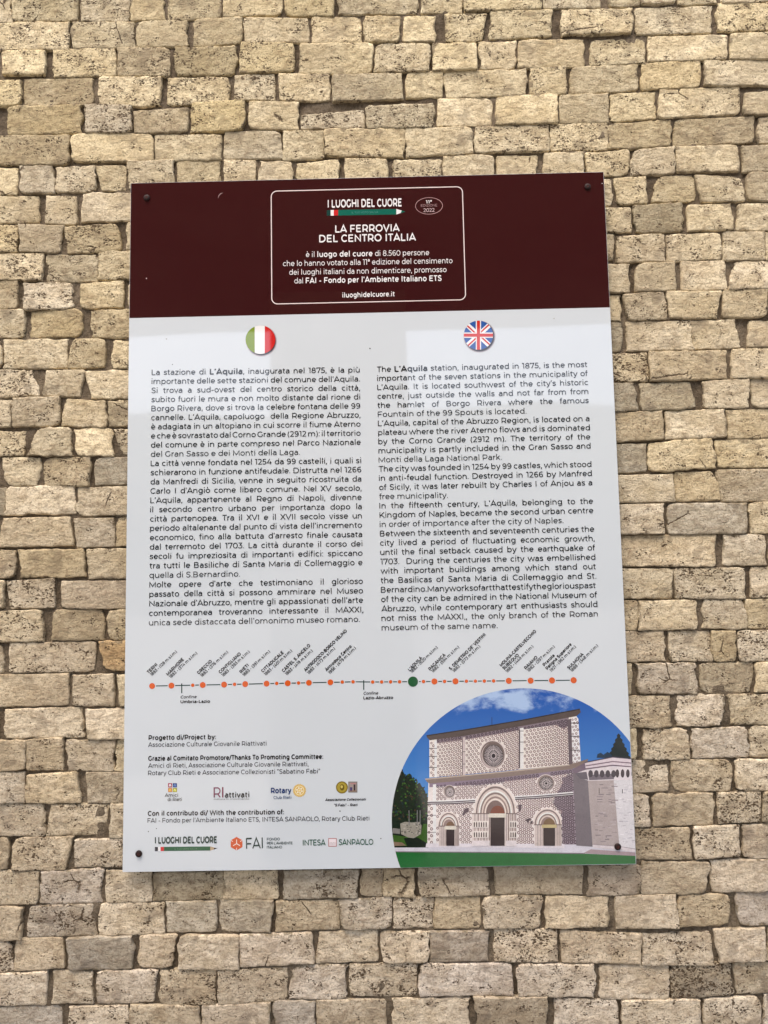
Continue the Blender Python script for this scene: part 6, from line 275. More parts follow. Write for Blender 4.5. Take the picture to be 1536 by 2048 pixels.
["photo_print/small_rose_window_splay",184,169,165,10,[[[151.3,-561.6],[151.1,-563.5],[150.6,-565.3],[149.8,-567.1],[148.7,-568.6],[147.4,-569.9],[145.9,-571.0],[144.3,-571.8],[142.6,-572.2],[140.8,-572.4],[139.1,-572.2],[137.4,-571.7],[135.8,-570.8],[134.4,-569.7],[133.2,-568.4],[132.2,-566.8],[131.5,-565.0],[131.1,-563.2],[131.0,-561.3],[131.2,-559.4],[131.7,-557.5],[132.5,-555.8],[133.5,-554.3],[134.8,-552.9],[136.3,-551.9],[137.9,-551.1],[139.7,-550.6],[141.4,-550.5],[143.2,-550.7],[144.9,-551.2],[146.5,-552.0],[147.9,-553.1],[149.1,-554.5],[150.1,-556.1],[150.8,-557.8],[151.2,-559.7]],[[345.5,-547.9],[345.2,-550.4],[344.4,-552.7],[343.2,-554.9],[341.6,-556.9],[339.7,-558.5],[337.6,-559.9],[335.2,-560.9],[332.6,-561.5],[330.0,-561.7],[327.5,-561.4],[325.0,-560.7],[322.7,-559.7],[320.6,-558.2],[318.8,-556.5],[317.4,-554.5],[316.4,-552.2],[315.8,-549.9],[315.7,-547.5],[316.0,-545.0],[316.7,-542.7],[317.9,-540.5],[319.5,-538.5],[321.4,-536.8],[323.6,-535.5],[326.0,-534.5],[328.5,-533.9],[331.1,-533.7],[333.7,-533.9],[336.2,-534.6],[338.5,-535.7],[340.6,-537.1],[342.3,-538.9],[343.8,-540.9],[344.8,-543.1],[345.4,-545.5]]]],
["photo_print/small_rose_window_reveal",104,90,86,11,[[[151.3,-560.6],[151.1,-562.4],[150.6,-564.1],[149.9,-565.8],[148.9,-567.2],[147.7,-568.5],[146.3,-569.5],[144.8,-570.2],[143.1,-570.7],[141.5,-570.8],[139.8,-570.6],[138.2,-570.1],[136.7,-569.3],[135.4,-568.3],[134.3,-567.0],[133.3,-565.5],[132.7,-563.9],[132.3,-562.1],[132.2,-560.3],[132.4,-558.5],[132.9,-556.8],[133.6,-555.2],[134.6,-553.7],[135.8,-552.5],[137.2,-551.5],[138.7,-550.7],[140.4,-550.3],[142.0,-550.1],[143.7,-550.3],[145.3,-550.8],[146.8,-551.6],[148.1,-552.7],[149.2,-554.0],[150.2,-555.4],[150.8,-557.1],[151.2,-558.8]],[[345.0,-547.3],[344.7,-549.6],[344.0,-551.8],[342.9,-553.8],[341.4,-555.7],[339.6,-557.3],[337.6,-558.6],[335.3,-559.5],[332.9,-560.0],[330.5,-560.2],[328.1,-560.0],[325.7,-559.3],[323.6,-558.3],[321.6,-557.0],[319.9,-555.3],[318.6,-553.4],[317.6,-551.3],[317.1,-549.1],[317.0,-546.8],[317.3,-544.5],[318.0,-542.3],[319.1,-540.3],[320.6,-538.4],[322.4,-536.8],[324.4,-535.5],[326.7,-534.6],[329.1,-534.0],[331.5,-533.9],[333.9,-534.1],[336.3,-534.7],[338.5,-535.8],[340.4,-537.1],[342.1,-538.8],[343.4,-540.7],[344.4,-542.8],[344.9,-545.0]]]],
["photo_print/small_rose_window_glass",41,34,41,12,[[[151.2,-561.7],[151.0,-563.3],[150.5,-564.9],[149.8,-566.4],[148.9,-567.8],[147.8,-568.9],[146.5,-569.9],[145.1,-570.6],[143.6,-571.0],[142.1,-571.1],[140.5,-570.9],[139.1,-570.5],[137.7,-569.7],[136.4,-568.8],[135.4,-567.6],[134.5,-566.2],[133.9,-564.7],[133.6,-563.1],[133.5,-561.4],[133.7,-559.8],[134.1,-558.2],[134.8,-556.7],[135.7,-555.3],[136.8,-554.1],[138.1,-553.2],[139.5,-552.5],[141.0,-552.1],[142.6,-552.0],[144.1,-552.2],[145.6,-552.6],[147.0,-553.3],[148.2,-554.3],[149.3,-555.5],[150.1,-556.9],[150.7,-558.4],[151.1,-560.0]],[[344.3,-548.0],[344.1,-550.1],[343.4,-552.1],[342.4,-554.0],[341.0,-555.7],[339.4,-557.2],[337.5,-558.4],[335.4,-559.3],[333.2,-559.8],[330.9,-559.9],[328.7,-559.7],[326.5,-559.1],[324.5,-558.2],[322.7,-557.0],[321.1,-555.4],[319.9,-553.7],[319.0,-551.7],[318.5,-549.7],[318.4,-547.6],[318.7,-545.4],[319.3,-543.4],[320.4,-541.5],[321.7,-539.8],[323.4,-538.3],[325.3,-537.1],[327.4,-536.2],[329.6,-535.7],[331.8,-535.6],[334.1,-535.8],[336.2,-536.4],[338.3,-537.3],[340.1,-538.6],[341.6,-540.1],[342.8,-541.9],[343.7,-543.8],[344.2,-545.9]]]],
["photo_print/small_rose_window_spoke",205,194,194,13,[[[144.1,-562.0],[150.9,-562.1],[150.9,-561.3],[144.1,-561.2]],[[142.8,-563.4],[146.0,-569.8],[146.8,-569.4],[143.5,-563.0]],[[141.0,-563.0],[137.4,-569.3],[138.2,-569.7],[141.8,-563.4]],[[140.6,-561.1],[133.8,-561.0],[133.7,-561.8],[140.5,-561.9]],[[141.9,-559.7],[138.6,-553.3],[137.9,-553.6],[141.1,-560.1]],[[143.6,-560.1],[147.2,-553.8],[146.4,-553.4],[142.9,-559.7]],[[333.9,-548.2],[343.9,-548.4],[344.0,-547.5],[334.0,-547.4]],[[332.2,-550.1],[336.9,-558.3],[337.6,-557.9],[333.0,-549.7]],[[329.6,-549.6],[324.3,-557.7],[325.0,-558.1],[330.3,-550.1]],[[328.8,-547.3],[318.8,-547.1],[318.8,-548.0],[328.8,-548.1]],[[330.5,-545.4],[325.8,-537.2],[325.1,-537.6],[329.8,-545.8]],[[333.1,-545.9],[338.4,-537.9],[337.7,-537.4],[332.4,-545.5]]]],
["photo_print/small_rose_window_tracery",197,184,184,15,[[[147.4,-563.6],[150.4,-564.5],[150.7,-563.7],[147.7,-562.8]],[[145.8,-566.1],[147.9,-568.5],[148.5,-567.9],[146.4,-565.5]],[[143.2,-567.4],[143.9,-570.6],[144.7,-570.4],[144.0,-567.2]],[[140.3,-567.1],[139.4,-570.3],[140.3,-570.6],[141.2,-567.3]],[[138.0,-565.4],[135.8,-567.7],[136.4,-568.3],[138.6,-566.0]],[[136.9,-562.6],[133.9,-563.4],[134.1,-564.2],[137.1,-563.4]],[[137.2,-559.5],[134.2,-558.6],[134.0,-559.4],[136.9,-560.3]],[[138.9,-557.0],[136.8,-554.6],[136.1,-555.2],[138.2,-557.6]],[[141.5,-555.7],[140.8,-552.5],[139.9,-552.7],[140.6,-555.9]],[[144.3,-556.0],[145.2,-552.7],[144.4,-552.5],[143.5,-555.7]],[[146.6,-557.7],[148.9,-555.4],[148.2,-554.8],[146.0,-557.1]],[[147.8,-560.5],[150.8,-559.7],[150.5,-558.9],[147.5,-559.7]],[[338.9,-550.2],[343.3,-551.4],[343.5,-550.6],[339.2,-549.4]],[[336.5,-553.5],[339.6,-556.6],[340.3,-556.0],[337.2,-552.9]],[[332.8,-555.2],[333.8,-559.3],[334.6,-559.1],[333.6,-555.0]],[[328.6,-554.9],[327.3,-559.0],[328.1,-559.2],[329.4,-555.1]],[[325.2,-552.7],[321.9,-555.7],[322.4,-556.3],[325.8,-553.3]],[[323.4,-549.2],[319.0,-550.2],[319.2,-551.0],[323.6,-550.0]],[[323.8,-545.3],[319.4,-544.1],[319.2,-544.9],[323.5,-546.1]],[[326.2,-542.0],[323.1,-539.0],[322.5,-539.6],[325.6,-542.6]],[[330.0,-540.3],[329.0,-536.2],[328.1,-536.4],[329.1,-540.5]],[[334.1,-540.6],[335.5,-536.5],[334.7,-536.3],[333.3,-540.4]],[[337.6,-542.8],[340.9,-539.9],[340.3,-539.2],[337.0,-542.2]],[[339.3,-546.3],[343.7,-545.3],[343.6,-544.5],[339.1,-545.5]]]],
["photo_print/small_rose_window_spoke",205,194,194,14,[[[143.6,-562.9],[149.4,-566.6],[149.9,-565.9],[144.1,-562.2]],[[141.8,-563.5],[141.6,-570.8],[142.5,-570.8],[142.7,-563.5]],[[140.5,-562.1],[134.6,-565.7],[135.0,-566.4],[141.0,-562.8]],[[141.1,-560.2],[135.3,-556.5],[134.8,-557.2],[140.6,-560.9]],[[142.8,-559.6],[143.0,-552.3],[142.1,-552.3],[141.9,-559.6]],[[144.1,-561.0],[150.1,-557.4],[149.6,-556.7],[143.6,-560.3]],[[333.3,-549.4],[341.8,-554.2],[342.3,-553.5],[333.8,-548.7]],[[330.8,-550.2],[330.5,-559.6],[331.3,-559.6],[331.7,-550.2]],[[328.9,-548.6],[320.0,-553.1],[320.4,-553.9],[329.3,-549.3]],[[329.4,-546.1],[320.9,-541.3],[320.5,-542.0],[328.9,-546.9]],[[331.9,-545.3],[332.2,-536.0],[331.4,-535.9],[331.0,-545.3]],[[333.9,-547.0],[342.7,-542.4],[342.3,-541.7],[333.5,-546.2]]]],
["photo_print/small_rose_window_tracery",205,194,194,16,[[[147.0,-561.6],[146.8,-563.3],[147.5,-563.4],[147.8,-561.7]],[[146.8,-563.2],[146.0,-564.7],[146.7,-565.0],[147.5,-563.5]],[[146.1,-564.6],[144.9,-565.8],[145.5,-566.3],[146.7,-565.1]],[[145.0,-565.7],[143.6,-566.5],[143.9,-567.2],[145.4,-566.4]],[[143.7,-566.5],[142.1,-566.7],[142.2,-567.5],[143.8,-567.2]],[[142.2,-566.7],[140.7,-566.4],[140.5,-567.2],[142.1,-567.5]],[[140.8,-566.5],[139.4,-565.6],[139.0,-566.3],[140.4,-567.1]],[[139.5,-565.7],[138.4,-564.5],[137.8,-565.0],[138.9,-566.2]],[[138.5,-564.6],[137.8,-563.0],[137.0,-563.3],[137.7,-564.9]],[[137.8,-563.1],[137.6,-561.4],[136.8,-561.5],[137.0,-563.2]],[[137.6,-561.5],[137.9,-559.8],[137.1,-559.7],[136.8,-561.4]],[[137.8,-559.9],[138.6,-558.4],[137.9,-558.1],[137.1,-559.6]],[[138.5,-558.5],[139.7,-557.3],[139.1,-556.8],[138.0,-558.0]],[[139.6,-557.4],[141.1,-556.6],[140.7,-555.9],[139.2,-556.7]],[[140.9,-556.6],[142.5,-556.4],[142.4,-555.6],[140.8,-555.9]],[[142.4,-556.4],[144.0,-556.7],[144.1,-555.9],[142.5,-555.6]],[[143.8,-556.6],[145.2,-557.5],[145.7,-556.8],[144.2,-556.0]],[[145.1,-557.4],[146.2,-558.6],[146.9,-558.1],[145.8,-556.9]],[[146.2,-558.5],[146.9,-560.1],[147.6,-559.8],[146.9,-558.2]],[[146.8,-560.0],[147.0,-561.7],[147.8,-561.6],[147.6,-559.9]],[[144.0,-561.5],[143.9,-562.2],[144.7,-562.3],[144.8,-561.6]],[[144.0,-562.1],[143.6,-562.8],[144.4,-563.1],[144.7,-562.5]],[[143.7,-562.7],[143.2,-563.2],[143.8,-563.7],[144.3,-563.2]],[[143.3,-563.1],[142.7,-563.4],[143.1,-564.1],[143.7,-563.8]],[[142.9,-563.4],[142.2,-563.5],[142.3,-564.2],[143.0,-564.1]],[[142.3,-563.5],[141.7,-563.3],[141.5,-564.1],[142.2,-564.2]],[[141.8,-563.4],[141.2,-563.0],[140.8,-563.7],[141.4,-564.1]],[[141.3,-563.1],[140.9,-562.6],[140.3,-563.1],[140.7,-563.6]],[[140.9,-562.7],[140.6,-562.1],[139.9,-562.4],[140.2,-563.0]],[[140.7,-562.2],[140.6,-561.5],[139.8,-561.6],[139.9,-562.3]],[[140.6,-561.6],[140.7,-560.9],[139.9,-560.7],[139.8,-561.5]],[[140.7,-561.0],[141.0,-560.3],[140.3,-560.0],[140.0,-560.6]],[[140.9,-560.4],[141.4,-559.9],[140.8,-559.4],[140.3,-559.9]],[[141.3,-560.0],[141.9,-559.7],[141.5,-559.0],[140.9,-559.3]],[[141.8,-559.7],[142.4,-559.6],[142.3,-558.9],[141.7,-559.0]],[[142.3,-559.6],[143.0,-559.8],[143.1,-559.0],[142.5,-558.9]],[[142.8,-559.7],[143.4,-560.0],[143.8,-559.4],[143.2,-559.0]],[[143.3,-560.0],[143.8,-560.5],[144.4,-560.0],[143.9,-559.5]],[[143.7,-560.4],[144.0,-561.0],[144.7,-560.7],[144.4,-560.1]],[[144.0,-560.9],[144.0,-561.6],[144.8,-561.5],[144.7,-560.8]],[[338.5,-547.8],[338.1,-550.0],[338.8,-550.1],[339.3,-548.0]],[[338.1,-549.9],[337.0,-551.8],[337.6,-552.2],[338.8,-550.2]],[[337.0,-551.7],[335.3,-553.3],[335.8,-553.8],[337.6,-552.3]],[[335.4,-553.2],[333.3,-554.2],[333.6,-554.9],[335.7,-553.9]],[[333.4,-554.1],[331.1,-554.4],[331.1,-555.2],[333.5,-554.9]],[[331.2,-554.4],[328.9,-554.1],[328.7,-554.8],[331.0,-555.2]],[[329.0,-554.1],[326.9,-553.1],[326.5,-553.8],[328.6,-554.8]],[[327.0,-553.1],[325.4,-551.5],[324.8,-552.1],[326.4,-553.7]],[[325.5,-551.6],[324.5,-549.7],[323.8,-550.0],[324.8,-552.0]],[[324.5,-549.8],[324.2,-547.6],[323.4,-547.7],[323.7,-549.9]],[[324.2,-547.7],[324.7,-545.5],[323.9,-545.4],[323.4,-547.6]],[[324.6,-545.7],[325.8,-543.7],[325.1,-543.3],[323.9,-545.3]],[[325.7,-543.8],[327.4,-542.3],[326.9,-541.7],[325.2,-543.2]],[[327.3,-542.3],[329.5,-541.4],[329.1,-540.7],[327.0,-541.6]],[[329.3,-541.4],[331.7,-541.1],[331.6,-540.3],[329.3,-540.6]],[[331.6,-541.1],[333.9,-541.5],[334.0,-540.7],[331.7,-540.3]],[[333.8,-541.4],[335.8,-542.5],[336.2,-541.8],[334.1,-540.7]],[[335.7,-542.4],[337.3,-544.0],[337.9,-543.4],[336.3,-541.8]],[[337.3,-543.9],[338.3,-545.9],[339.0,-545.5],[338.0,-543.5]],[[338.2,-545.8],[338.5,-547.9],[339.3,-547.8],[339.0,-545.6]],[[334.1,-547.7],[333.9,-548.6],[334.7,-548.8],[334.9,-547.9]],[[334.0,-548.5],[333.5,-549.3],[334.2,-549.7],[334.6,-548.9]],[[333.6,-549.2],[332.8,-549.9],[333.4,-550.4],[334.1,-549.8]],[[332.9,-549.8],[332.1,-550.2],[332.4,-550.9],[333.3,-550.5]],[[332.2,-550.2],[331.2,-550.3],[331.3,-551.1],[332.3,-550.9]],[[331.3,-550.3],[330.4,-550.1],[330.2,-550.9],[331.2,-551.1]],[[330.5,-550.2],[329.6,-549.8],[329.3,-550.4],[330.1,-550.9]],[[329.7,-549.8],[329.1,-549.2],[328.5,-549.7],[329.2,-550.4]],[[329.1,-549.3],[328.7,-548.4],[328.0,-548.8],[328.4,-549.6]],[[328.8,-548.6],[328.6,-547.7],[327.9,-547.8],[328.0,-548.7]],[[328.6,-547.8],[328.8,-546.9],[328.0,-546.7],[327.9,-547.6]],[[328.8,-547.0],[329.3,-546.2],[328.6,-545.8],[328.1,-546.6]],[[329.2,-546.3],[329.9,-545.7],[329.4,-545.1],[328.6,-545.7]],[[329.8,-545.7],[330.7,-545.3],[330.3,-544.6],[329.5,-545.0]],[[330.6,-545.4],[331.5,-545.2],[331.4,-544.5],[330.5,-544.6]],[[331.4,-545.2],[332.4,-545.4],[332.5,-544.6],[331.6,-544.5]],[[332.2,-545.3],[333.1,-545.8],[333.5,-545.1],[332.6,-544.7]],[[333.0,-545.7],[333.7,-546.4],[334.2,-545.8],[333.6,-545.2]],[[333.6,-546.3],[334.0,-547.1],[334.7,-546.7],[334.3,-545.9]],[[334.0,-547.0],[334.1,-547.9],[334.9,-547.8],[334.8,-546.9]]]],
["photo_print/main_portal_jamb",213,201,197,9,[[[184.9,-602.4],[270.8,-603.8],[268.7,-665.1],[183.1,-663.8]]]],
["photo_print/main_portal_arch",220,207,201,10,[[[189.2,-602.5],[189.7,-595.8],[190.8,-589.3],[192.4,-583.0],[194.7,-576.9],[197.4,-571.2],[200.6,-566.0],[204.3,-561.3],[208.3,-557.3],[212.6,-553.9],[217.3,-551.2],[222.1,-549.3],[227.0,-548.1],[231.9,-547.8],[236.9,-548.3],[241.7,-549.6],[246.4,-551.6],[250.8,-554.5],[255.0,-558.0],[258.7,-562.2],[262.1,-567.0],[264.9,-572.3],[267.3,-578.0],[269.1,-584.2],[270.4,-590.5],[271.1,-597.1],[271.1,-603.8]]]],
["photo_print/main_portal_arch",116,100,98,11,[[[192.0,-602.5],[192.5,-596.4],[193.5,-590.3],[195.0,-584.3],[197.1,-578.7],[199.7,-573.4],[202.6,-568.6],[206.0,-564.2],[209.8,-560.4],[213.9,-557.3],[218.1,-554.8],[222.6,-553.0],[227.2,-551.9],[231.8,-551.6],[236.4,-552.1],[240.9,-553.3],[245.3,-555.2],[249.4,-557.8],[253.2,-561.1],[256.8,-565.0],[259.9,-569.5],[262.5,-574.4],[264.7,-579.8],[266.4,-585.5],[267.6,-591.4],[268.2,-597.5],[268.3,-603.7]]]],
["photo_print/main_portal_arch",205,190,184,12,[[[194.8,-602.6],[195.3,-596.9],[196.2,-591.2],[197.6,-585.7],[199.6,-580.5],[201.9,-575.6],[204.7,-571.1],[207.8,-567.1],[211.3,-563.6],[215.1,-560.7],[219.0,-558.4],[223.2,-556.7],[227.4,-555.7],[231.7,-555.4],[236.0,-555.9],[240.1,-557.0],[244.2,-558.8],[248.0,-561.2],[251.5,-564.2],[254.8,-567.8],[257.7,-572.0],[260.1,-576.5],[262.2,-581.5],[263.8,-586.8],[264.8,-592.3],[265.4,-597.9],[265.5,-603.7]]]],
["photo_print/main_portal_arch",236,226,220,13,[[[197.7,-602.6],[198.1,-597.4],[198.9,-592.2],[200.2,-587.1],[202.0,-582.3],[204.2,-577.8],[206.7,-573.7],[209.6,-570.0],[212.8,-566.8],[216.3,-564.1],[219.9,-561.9],[223.7,-560.4],[227.6,-559.5],[231.6,-559.3],[235.5,-559.6],[239.3,-560.7],[243.0,-562.3],[246.5,-564.5],[249.8,-567.3],[252.8,-570.7],[255.5,-574.5],[257.7,-578.7],[259.6,-583.2],[261.1,-588.1],[262.1,-593.1],[262.6,-598.4],[262.7,-603.6]]]],
["photo_print/main_portal_arch",124,106,102,14,[[[200.5,-602.7],[200.8,-597.9],[201.6,-593.1],[202.8,-588.5],[204.5,-584.1],[206.4,-580.0],[208.8,-576.2],[211.4,-572.9],[214.3,-569.9],[217.5,-567.5],[220.8,-565.5],[224.3,-564.1],[227.9,-563.3],[231.5,-563.1],[235.0,-563.4],[238.5,-564.4],[241.9,-565.9],[245.1,-567.9],[248.1,-570.5],[250.8,-573.5],[253.3,-576.9],[255.3,-580.8],[257.1,-585.0],[258.4,-589.4],[259.3,-594.0],[259.8,-598.8],[259.8,-603.6]]]],
["photo_print/main_portal_arch",211,197,188,15,[[[203.3,-602.7],[203.6,-598.4],[204.4,-594.1],[205.4,-589.9],[206.9,-585.9],[208.7,-582.2],[210.8,-578.8],[213.2,-575.7],[215.8,-573.1],[218.7,-570.9],[221.7,-569.1],[224.9,-567.9],[228.1,-567.1],[231.3,-566.9],[234.6,-567.2],[237.7,-568.1],[240.8,-569.4],[243.7,-571.3],[246.4,-573.6],[248.9,-576.3],[251.1,-579.4],[253.0,-582.9],[254.5,-586.7],[255.7,-590.7],[256.5,-594.9],[257.0,-599.2],[257.0,-603.5]]]],
["photo_print/main_portal_arch",139,118,112,16,[[[206.1,-602.8],[206.4,-598.9],[207.1,-595.0],[208.0,-591.3],[209.3,-587.7],[211.0,-584.4],[212.8,-581.4],[215.0,-578.6],[217.3,-576.2],[219.9,-574.3],[222.6,-572.7],[225.4,-571.6],[228.3,-570.9],[231.2,-570.7],[234.1,-571.0],[236.9,-571.7],[239.7,-573.0],[242.3,-574.6],[244.7,-576.7],[246.9,-579.1],[248.9,-581.9],[250.6,-585.0],[251.9,-588.4],[253.0,-592.0],[253.8,-595.7],[254.2,-599.6],[254.2,-603.5]]]],
["photo_print/main_portal_arch",222,209,201,17,[[[209.0,-602.8],[209.2,-599.4],[209.8,-596.0],[210.6,-592.7],[211.8,-589.6],[213.2,-586.6],[214.9,-583.9],[216.8,-581.5],[218.9,-579.4],[221.1,-577.7],[223.5,-576.3],[226.0,-575.3],[228.5,-574.7],[231.1,-574.5],[233.6,-574.8],[236.1,-575.4],[238.6,-576.5],[240.9,-578.0],[243.0,-579.8],[244.9,-582.0],[246.7,-584.4],[248.2,-587.2],[249.4,-590.1],[250.3,-593.3],[251.0,-596.6],[251.3,-600.0],[251.4,-603.5]]]],
["photo_print/main_portal_arch",114,94,90,18,[[[211.8,-602.8],[212.0,-599.9],[212.5,-596.9],[213.2,-594.1],[214.2,-591.4],[215.5,-588.8],[216.9,-586.5],[218.6,-584.4],[220.4,-582.6],[222.3,-581.0],[224.4,-579.9],[226.5,-579.0],[228.7,-578.5],[231.0,-578.3],[233.2,-578.6],[235.3,-579.1],[237.4,-580.1],[239.4,-581.3],[241.3,-582.9],[243.0,-584.8],[244.5,-586.9],[245.8,-589.3],[246.8,-591.9],[247.7,-594.6],[248.2,-597.5],[248.5,-600.4],[248.6,-603.4]]]],
["photo_print/main_portal_tympanum",118,62,45,20,[[[220.3,-603.0],[220.7,-600.1],[221.6,-597.4],[222.9,-594.9],[224.7,-592.7],[226.9,-590.9],[229.4,-589.6],[232.0,-588.8],[234.8,-588.5],[237.5,-588.9],[240.1,-589.7],[242.5,-591.1],[244.5,-593.0],[246.2,-595.2],[247.4,-597.8],[248.1,-600.6],[248.3,-603.4]]]],
["photo_print/main_portal_column",165,149,145,20,[[[189.2,-602.5],[191.0,-602.5],[189.2,-663.2],[187.4,-663.2]],[[250.7,-603.4],[252.5,-603.5],[250.5,-664.2],[248.7,-664.1]],[[201.0,-602.7],[202.7,-602.7],[200.9,-663.4],[199.1,-663.4]],[[258.3,-603.6],[260.0,-603.6],[258.0,-664.3],[256.2,-664.2]],[[212.7,-602.9],[214.5,-602.9],[212.6,-663.6],[210.9,-663.6]],[[265.8,-603.7],[267.6,-603.7],[265.5,-664.4],[263.7,-664.4]]]],
["photo_print/main_portal_column",124,106,102,20,[[[195.6,-602.6],[197.4,-602.6],[195.6,-663.3],[193.8,-663.3]],[[254.8,-603.5],[256.6,-603.5],[254.6,-664.2],[252.8,-664.2]],[[207.0,-602.8],[208.8,-602.8],[206.9,-663.5],[205.2,-663.5]],[[262.1,-603.6],[263.9,-603.7],[261.8,-664.3],[260.1,-664.3]],[[217.7,-602.9],[219.5,-603.0],[217.6,-663.7],[215.8,-663.6]],[[269.0,-603.7],[270.7,-603.8],[268.7,-664.4],[266.9,-664.4]]]],
["photo_print/main_portal_door",37,20,26,21,[[[220.3,-610.7],[247.8,-611.1],[246.0,-664.4],[218.7,-664.0]]]],
["photo_print/main_portal_lintel",213,207,194,21,[[[217.3,-602.9],[251.3,-603.5],[251.1,-611.1],[217.0,-610.6]]]],
["photo_print/main_portal_impost",116,100,96,22,[[[183.6,-601.8],[218.0,-602.3],[217.9,-603.9],[183.5,-603.4]],[[250.7,-602.8],[272.1,-603.1],[272.1,-604.7],[250.6,-604.4]]]],
["photo_print/niche_row",226,215,209,23,[[[185.5,-616.5],[216.5,-617.0],[216.1,-629.8],[185.1,-629.3]],[[256.8,-617.6],[270.0,-617.8],[269.5,-630.6],[256.3,-630.4]],[[184.9,-635.7],[215.9,-636.2],[215.5,-649.0],[184.5,-648.5]],[[256.1,-636.8],[269.3,-637.0],[268.9,-649.8],[255.7,-649.6]]]],
["photo_print/niche",70,55,55,24,[[[187.1,-628.1],[187.3,-620.4],[188.6,-617.9],[189.7,-620.5],[189.4,-628.1]],[[191.7,-628.2],[192.0,-620.5],[193.2,-617.9],[194.3,-620.5],[194.0,-628.2]],[[196.4,-628.2],[196.6,-620.6],[197.8,-618.0],[198.9,-620.6],[198.7,-628.3]],[[201.0,-628.3],[201.2,-620.6],[202.4,-618.1],[203.5,-620.7],[203.3,-628.3]],[[205.6,-628.4],[205.8,-620.7],[207.1,-618.2],[208.1,-620.7],[207.9,-628.4]],[[210.2,-628.4],[210.5,-620.8],[211.7,-618.2],[212.8,-620.8],[212.5,-628.5]],[[258.4,-629.2],[258.6,-621.5],[259.9,-619.0],[260.9,-621.5],[260.7,-629.2]],[[262.7,-629.2],[262.9,-621.6],[264.2,-619.0],[265.2,-621.6],[265.0,-629.3]],[[266.9,-629.3],[267.2,-621.6],[268.4,-619.1],[269.5,-621.7],[269.2,-629.4]],[[186.6,-647.3],[186.8,-639.6],[188.0,-637.1],[189.1,-639.6],[188.9,-647.3]],[[191.2,-647.3],[191.4,-639.7],[192.6,-637.1],[193.7,-639.7],[193.5,-647.4]],[[195.8,-647.4],[196.0,-639.7],[197.2,-637.2],[198.3,-639.8],[198.1,-647.4]],[[200.4,-647.5],[200.6,-639.8],[201.9,-637.3],[202.9,-639.8],[202.7,-647.5]],[[205.0,-647.5],[205.2,-639.9],[206.5,-637.3],[207.6,-639.9],[207.3,-647.6]],[[209.6,-647.6],[209.9,-639.9],[211.1,-637.4],[212.2,-640.0],[211.9,-647.6]],[[257.7,-648.3],[258.0,-640.7],[259.2,-638.1],[260.3,-640.7],[260.0,-648.4]],[[262.0,-648.4],[262.3,-640.7],[263.5,-638.2],[264.6,-640.8],[264.3,-648.4]],[[266.3,-648.5],[266.5,-640.8],[267.8,-638.3],[268.8,-640.8],[268.6,-648.5]]]],
["photo_print/portal_base",217,209,211,23,[[[182.4,-653.6],[217.3,-654.1],[217.0,-664.3],[182.1,-663.8]],[[248.9,-654.6],[269.4,-654.9],[269.0,-665.1],[248.6,-664.8]]]],
["photo_print/side_portal_jamb",213,201,197,9,[[[119.1,-625.1],[158.1,-625.7],[157.1,-663.4],[118.2,-662.8]],[[306.0,-625.4],[358.0,-626.2],[356.4,-666.4],[304.5,-665.6]]]],
["photo_print/side_portal_arch",220,207,201,10,[[[117.2,-625.1],[117.4,-621.9],[117.9,-618.7],[118.8,-615.6],[119.9,-612.6],[121.3,-609.9],[122.9,-607.3],[124.8,-605.1],[126.9,-603.1],[129.1,-601.4],[131.5,-600.1],[133.9,-599.2],[136.5,-598.7],[139.0,-598.5],[141.6,-598.7],[144.1,-599.4],[146.5,-600.4],[148.8,-601.7],[150.9,-603.5],[152.9,-605.5],[154.6,-607.8],[156.1,-610.4],[157.4,-613.2],[158.3,-616.2],[159.0,-619.3],[159.4,-622.5],[159.4,-625.8]],[[303.4,-625.4],[303.7,-621.6],[304.4,-617.9],[305.6,-614.3],[307.1,-610.9],[308.9,-607.7],[311.1,-604.7],[313.6,-602.1],[316.3,-599.8],[319.2,-597.8],[322.3,-596.3],[325.6,-595.3],[328.9,-594.6],[332.2,-594.4],[335.6,-594.7],[338.8,-595.5],[342.0,-596.6],[345.0,-598.2],[347.8,-600.3],[350.3,-602.6],[352.6,-605.4],[354.5,-608.4],[356.1,-611.6],[357.3,-615.1],[358.2,-618.7],[358.6,-622.5],[358.7,-626.2]]]],
["photo_print/side_portal_arch",116,100,98,11,[[[119.0,-625.1],[119.2,-622.2],[119.7,-619.3],[120.5,-616.5],[121.5,-613.8],[122.8,-611.3],[124.3,-608.9],[126.0,-606.9],[127.9,-605.1],[129.9,-603.6],[132.1,-602.4],[134.3,-601.5],[136.6,-601.0],[139.0,-600.9],[141.3,-601.1],[143.6,-601.7],[145.8,-602.6],[147.8,-603.8],[149.8,-605.4],[151.6,-607.3],[153.2,-609.4],[154.5,-611.7],[155.7,-614.3],[156.6,-617.0],[157.2,-619.9],[157.5,-622.8],[157.6,-625.7]],[[305.8,-625.4],[306.1,-622.0],[306.8,-618.6],[307.8,-615.3],[309.2,-612.2],[310.9,-609.3],[312.9,-606.6],[315.1,-604.2],[317.6,-602.1],[320.3,-600.3],[323.1,-599.0],[326.0,-598.0],[329.1,-597.4],[332.1,-597.2],[335.2,-597.5],[338.1,-598.2],[341.0,-599.2],[343.7,-600.7],[346.3,-602.5],[348.6,-604.7],[350.7,-607.2],[352.4,-609.9],[353.9,-612.9],[355.0,-616.1],[355.8,-619.4],[356.2,-622.8],[356.2,-626.2]]]],
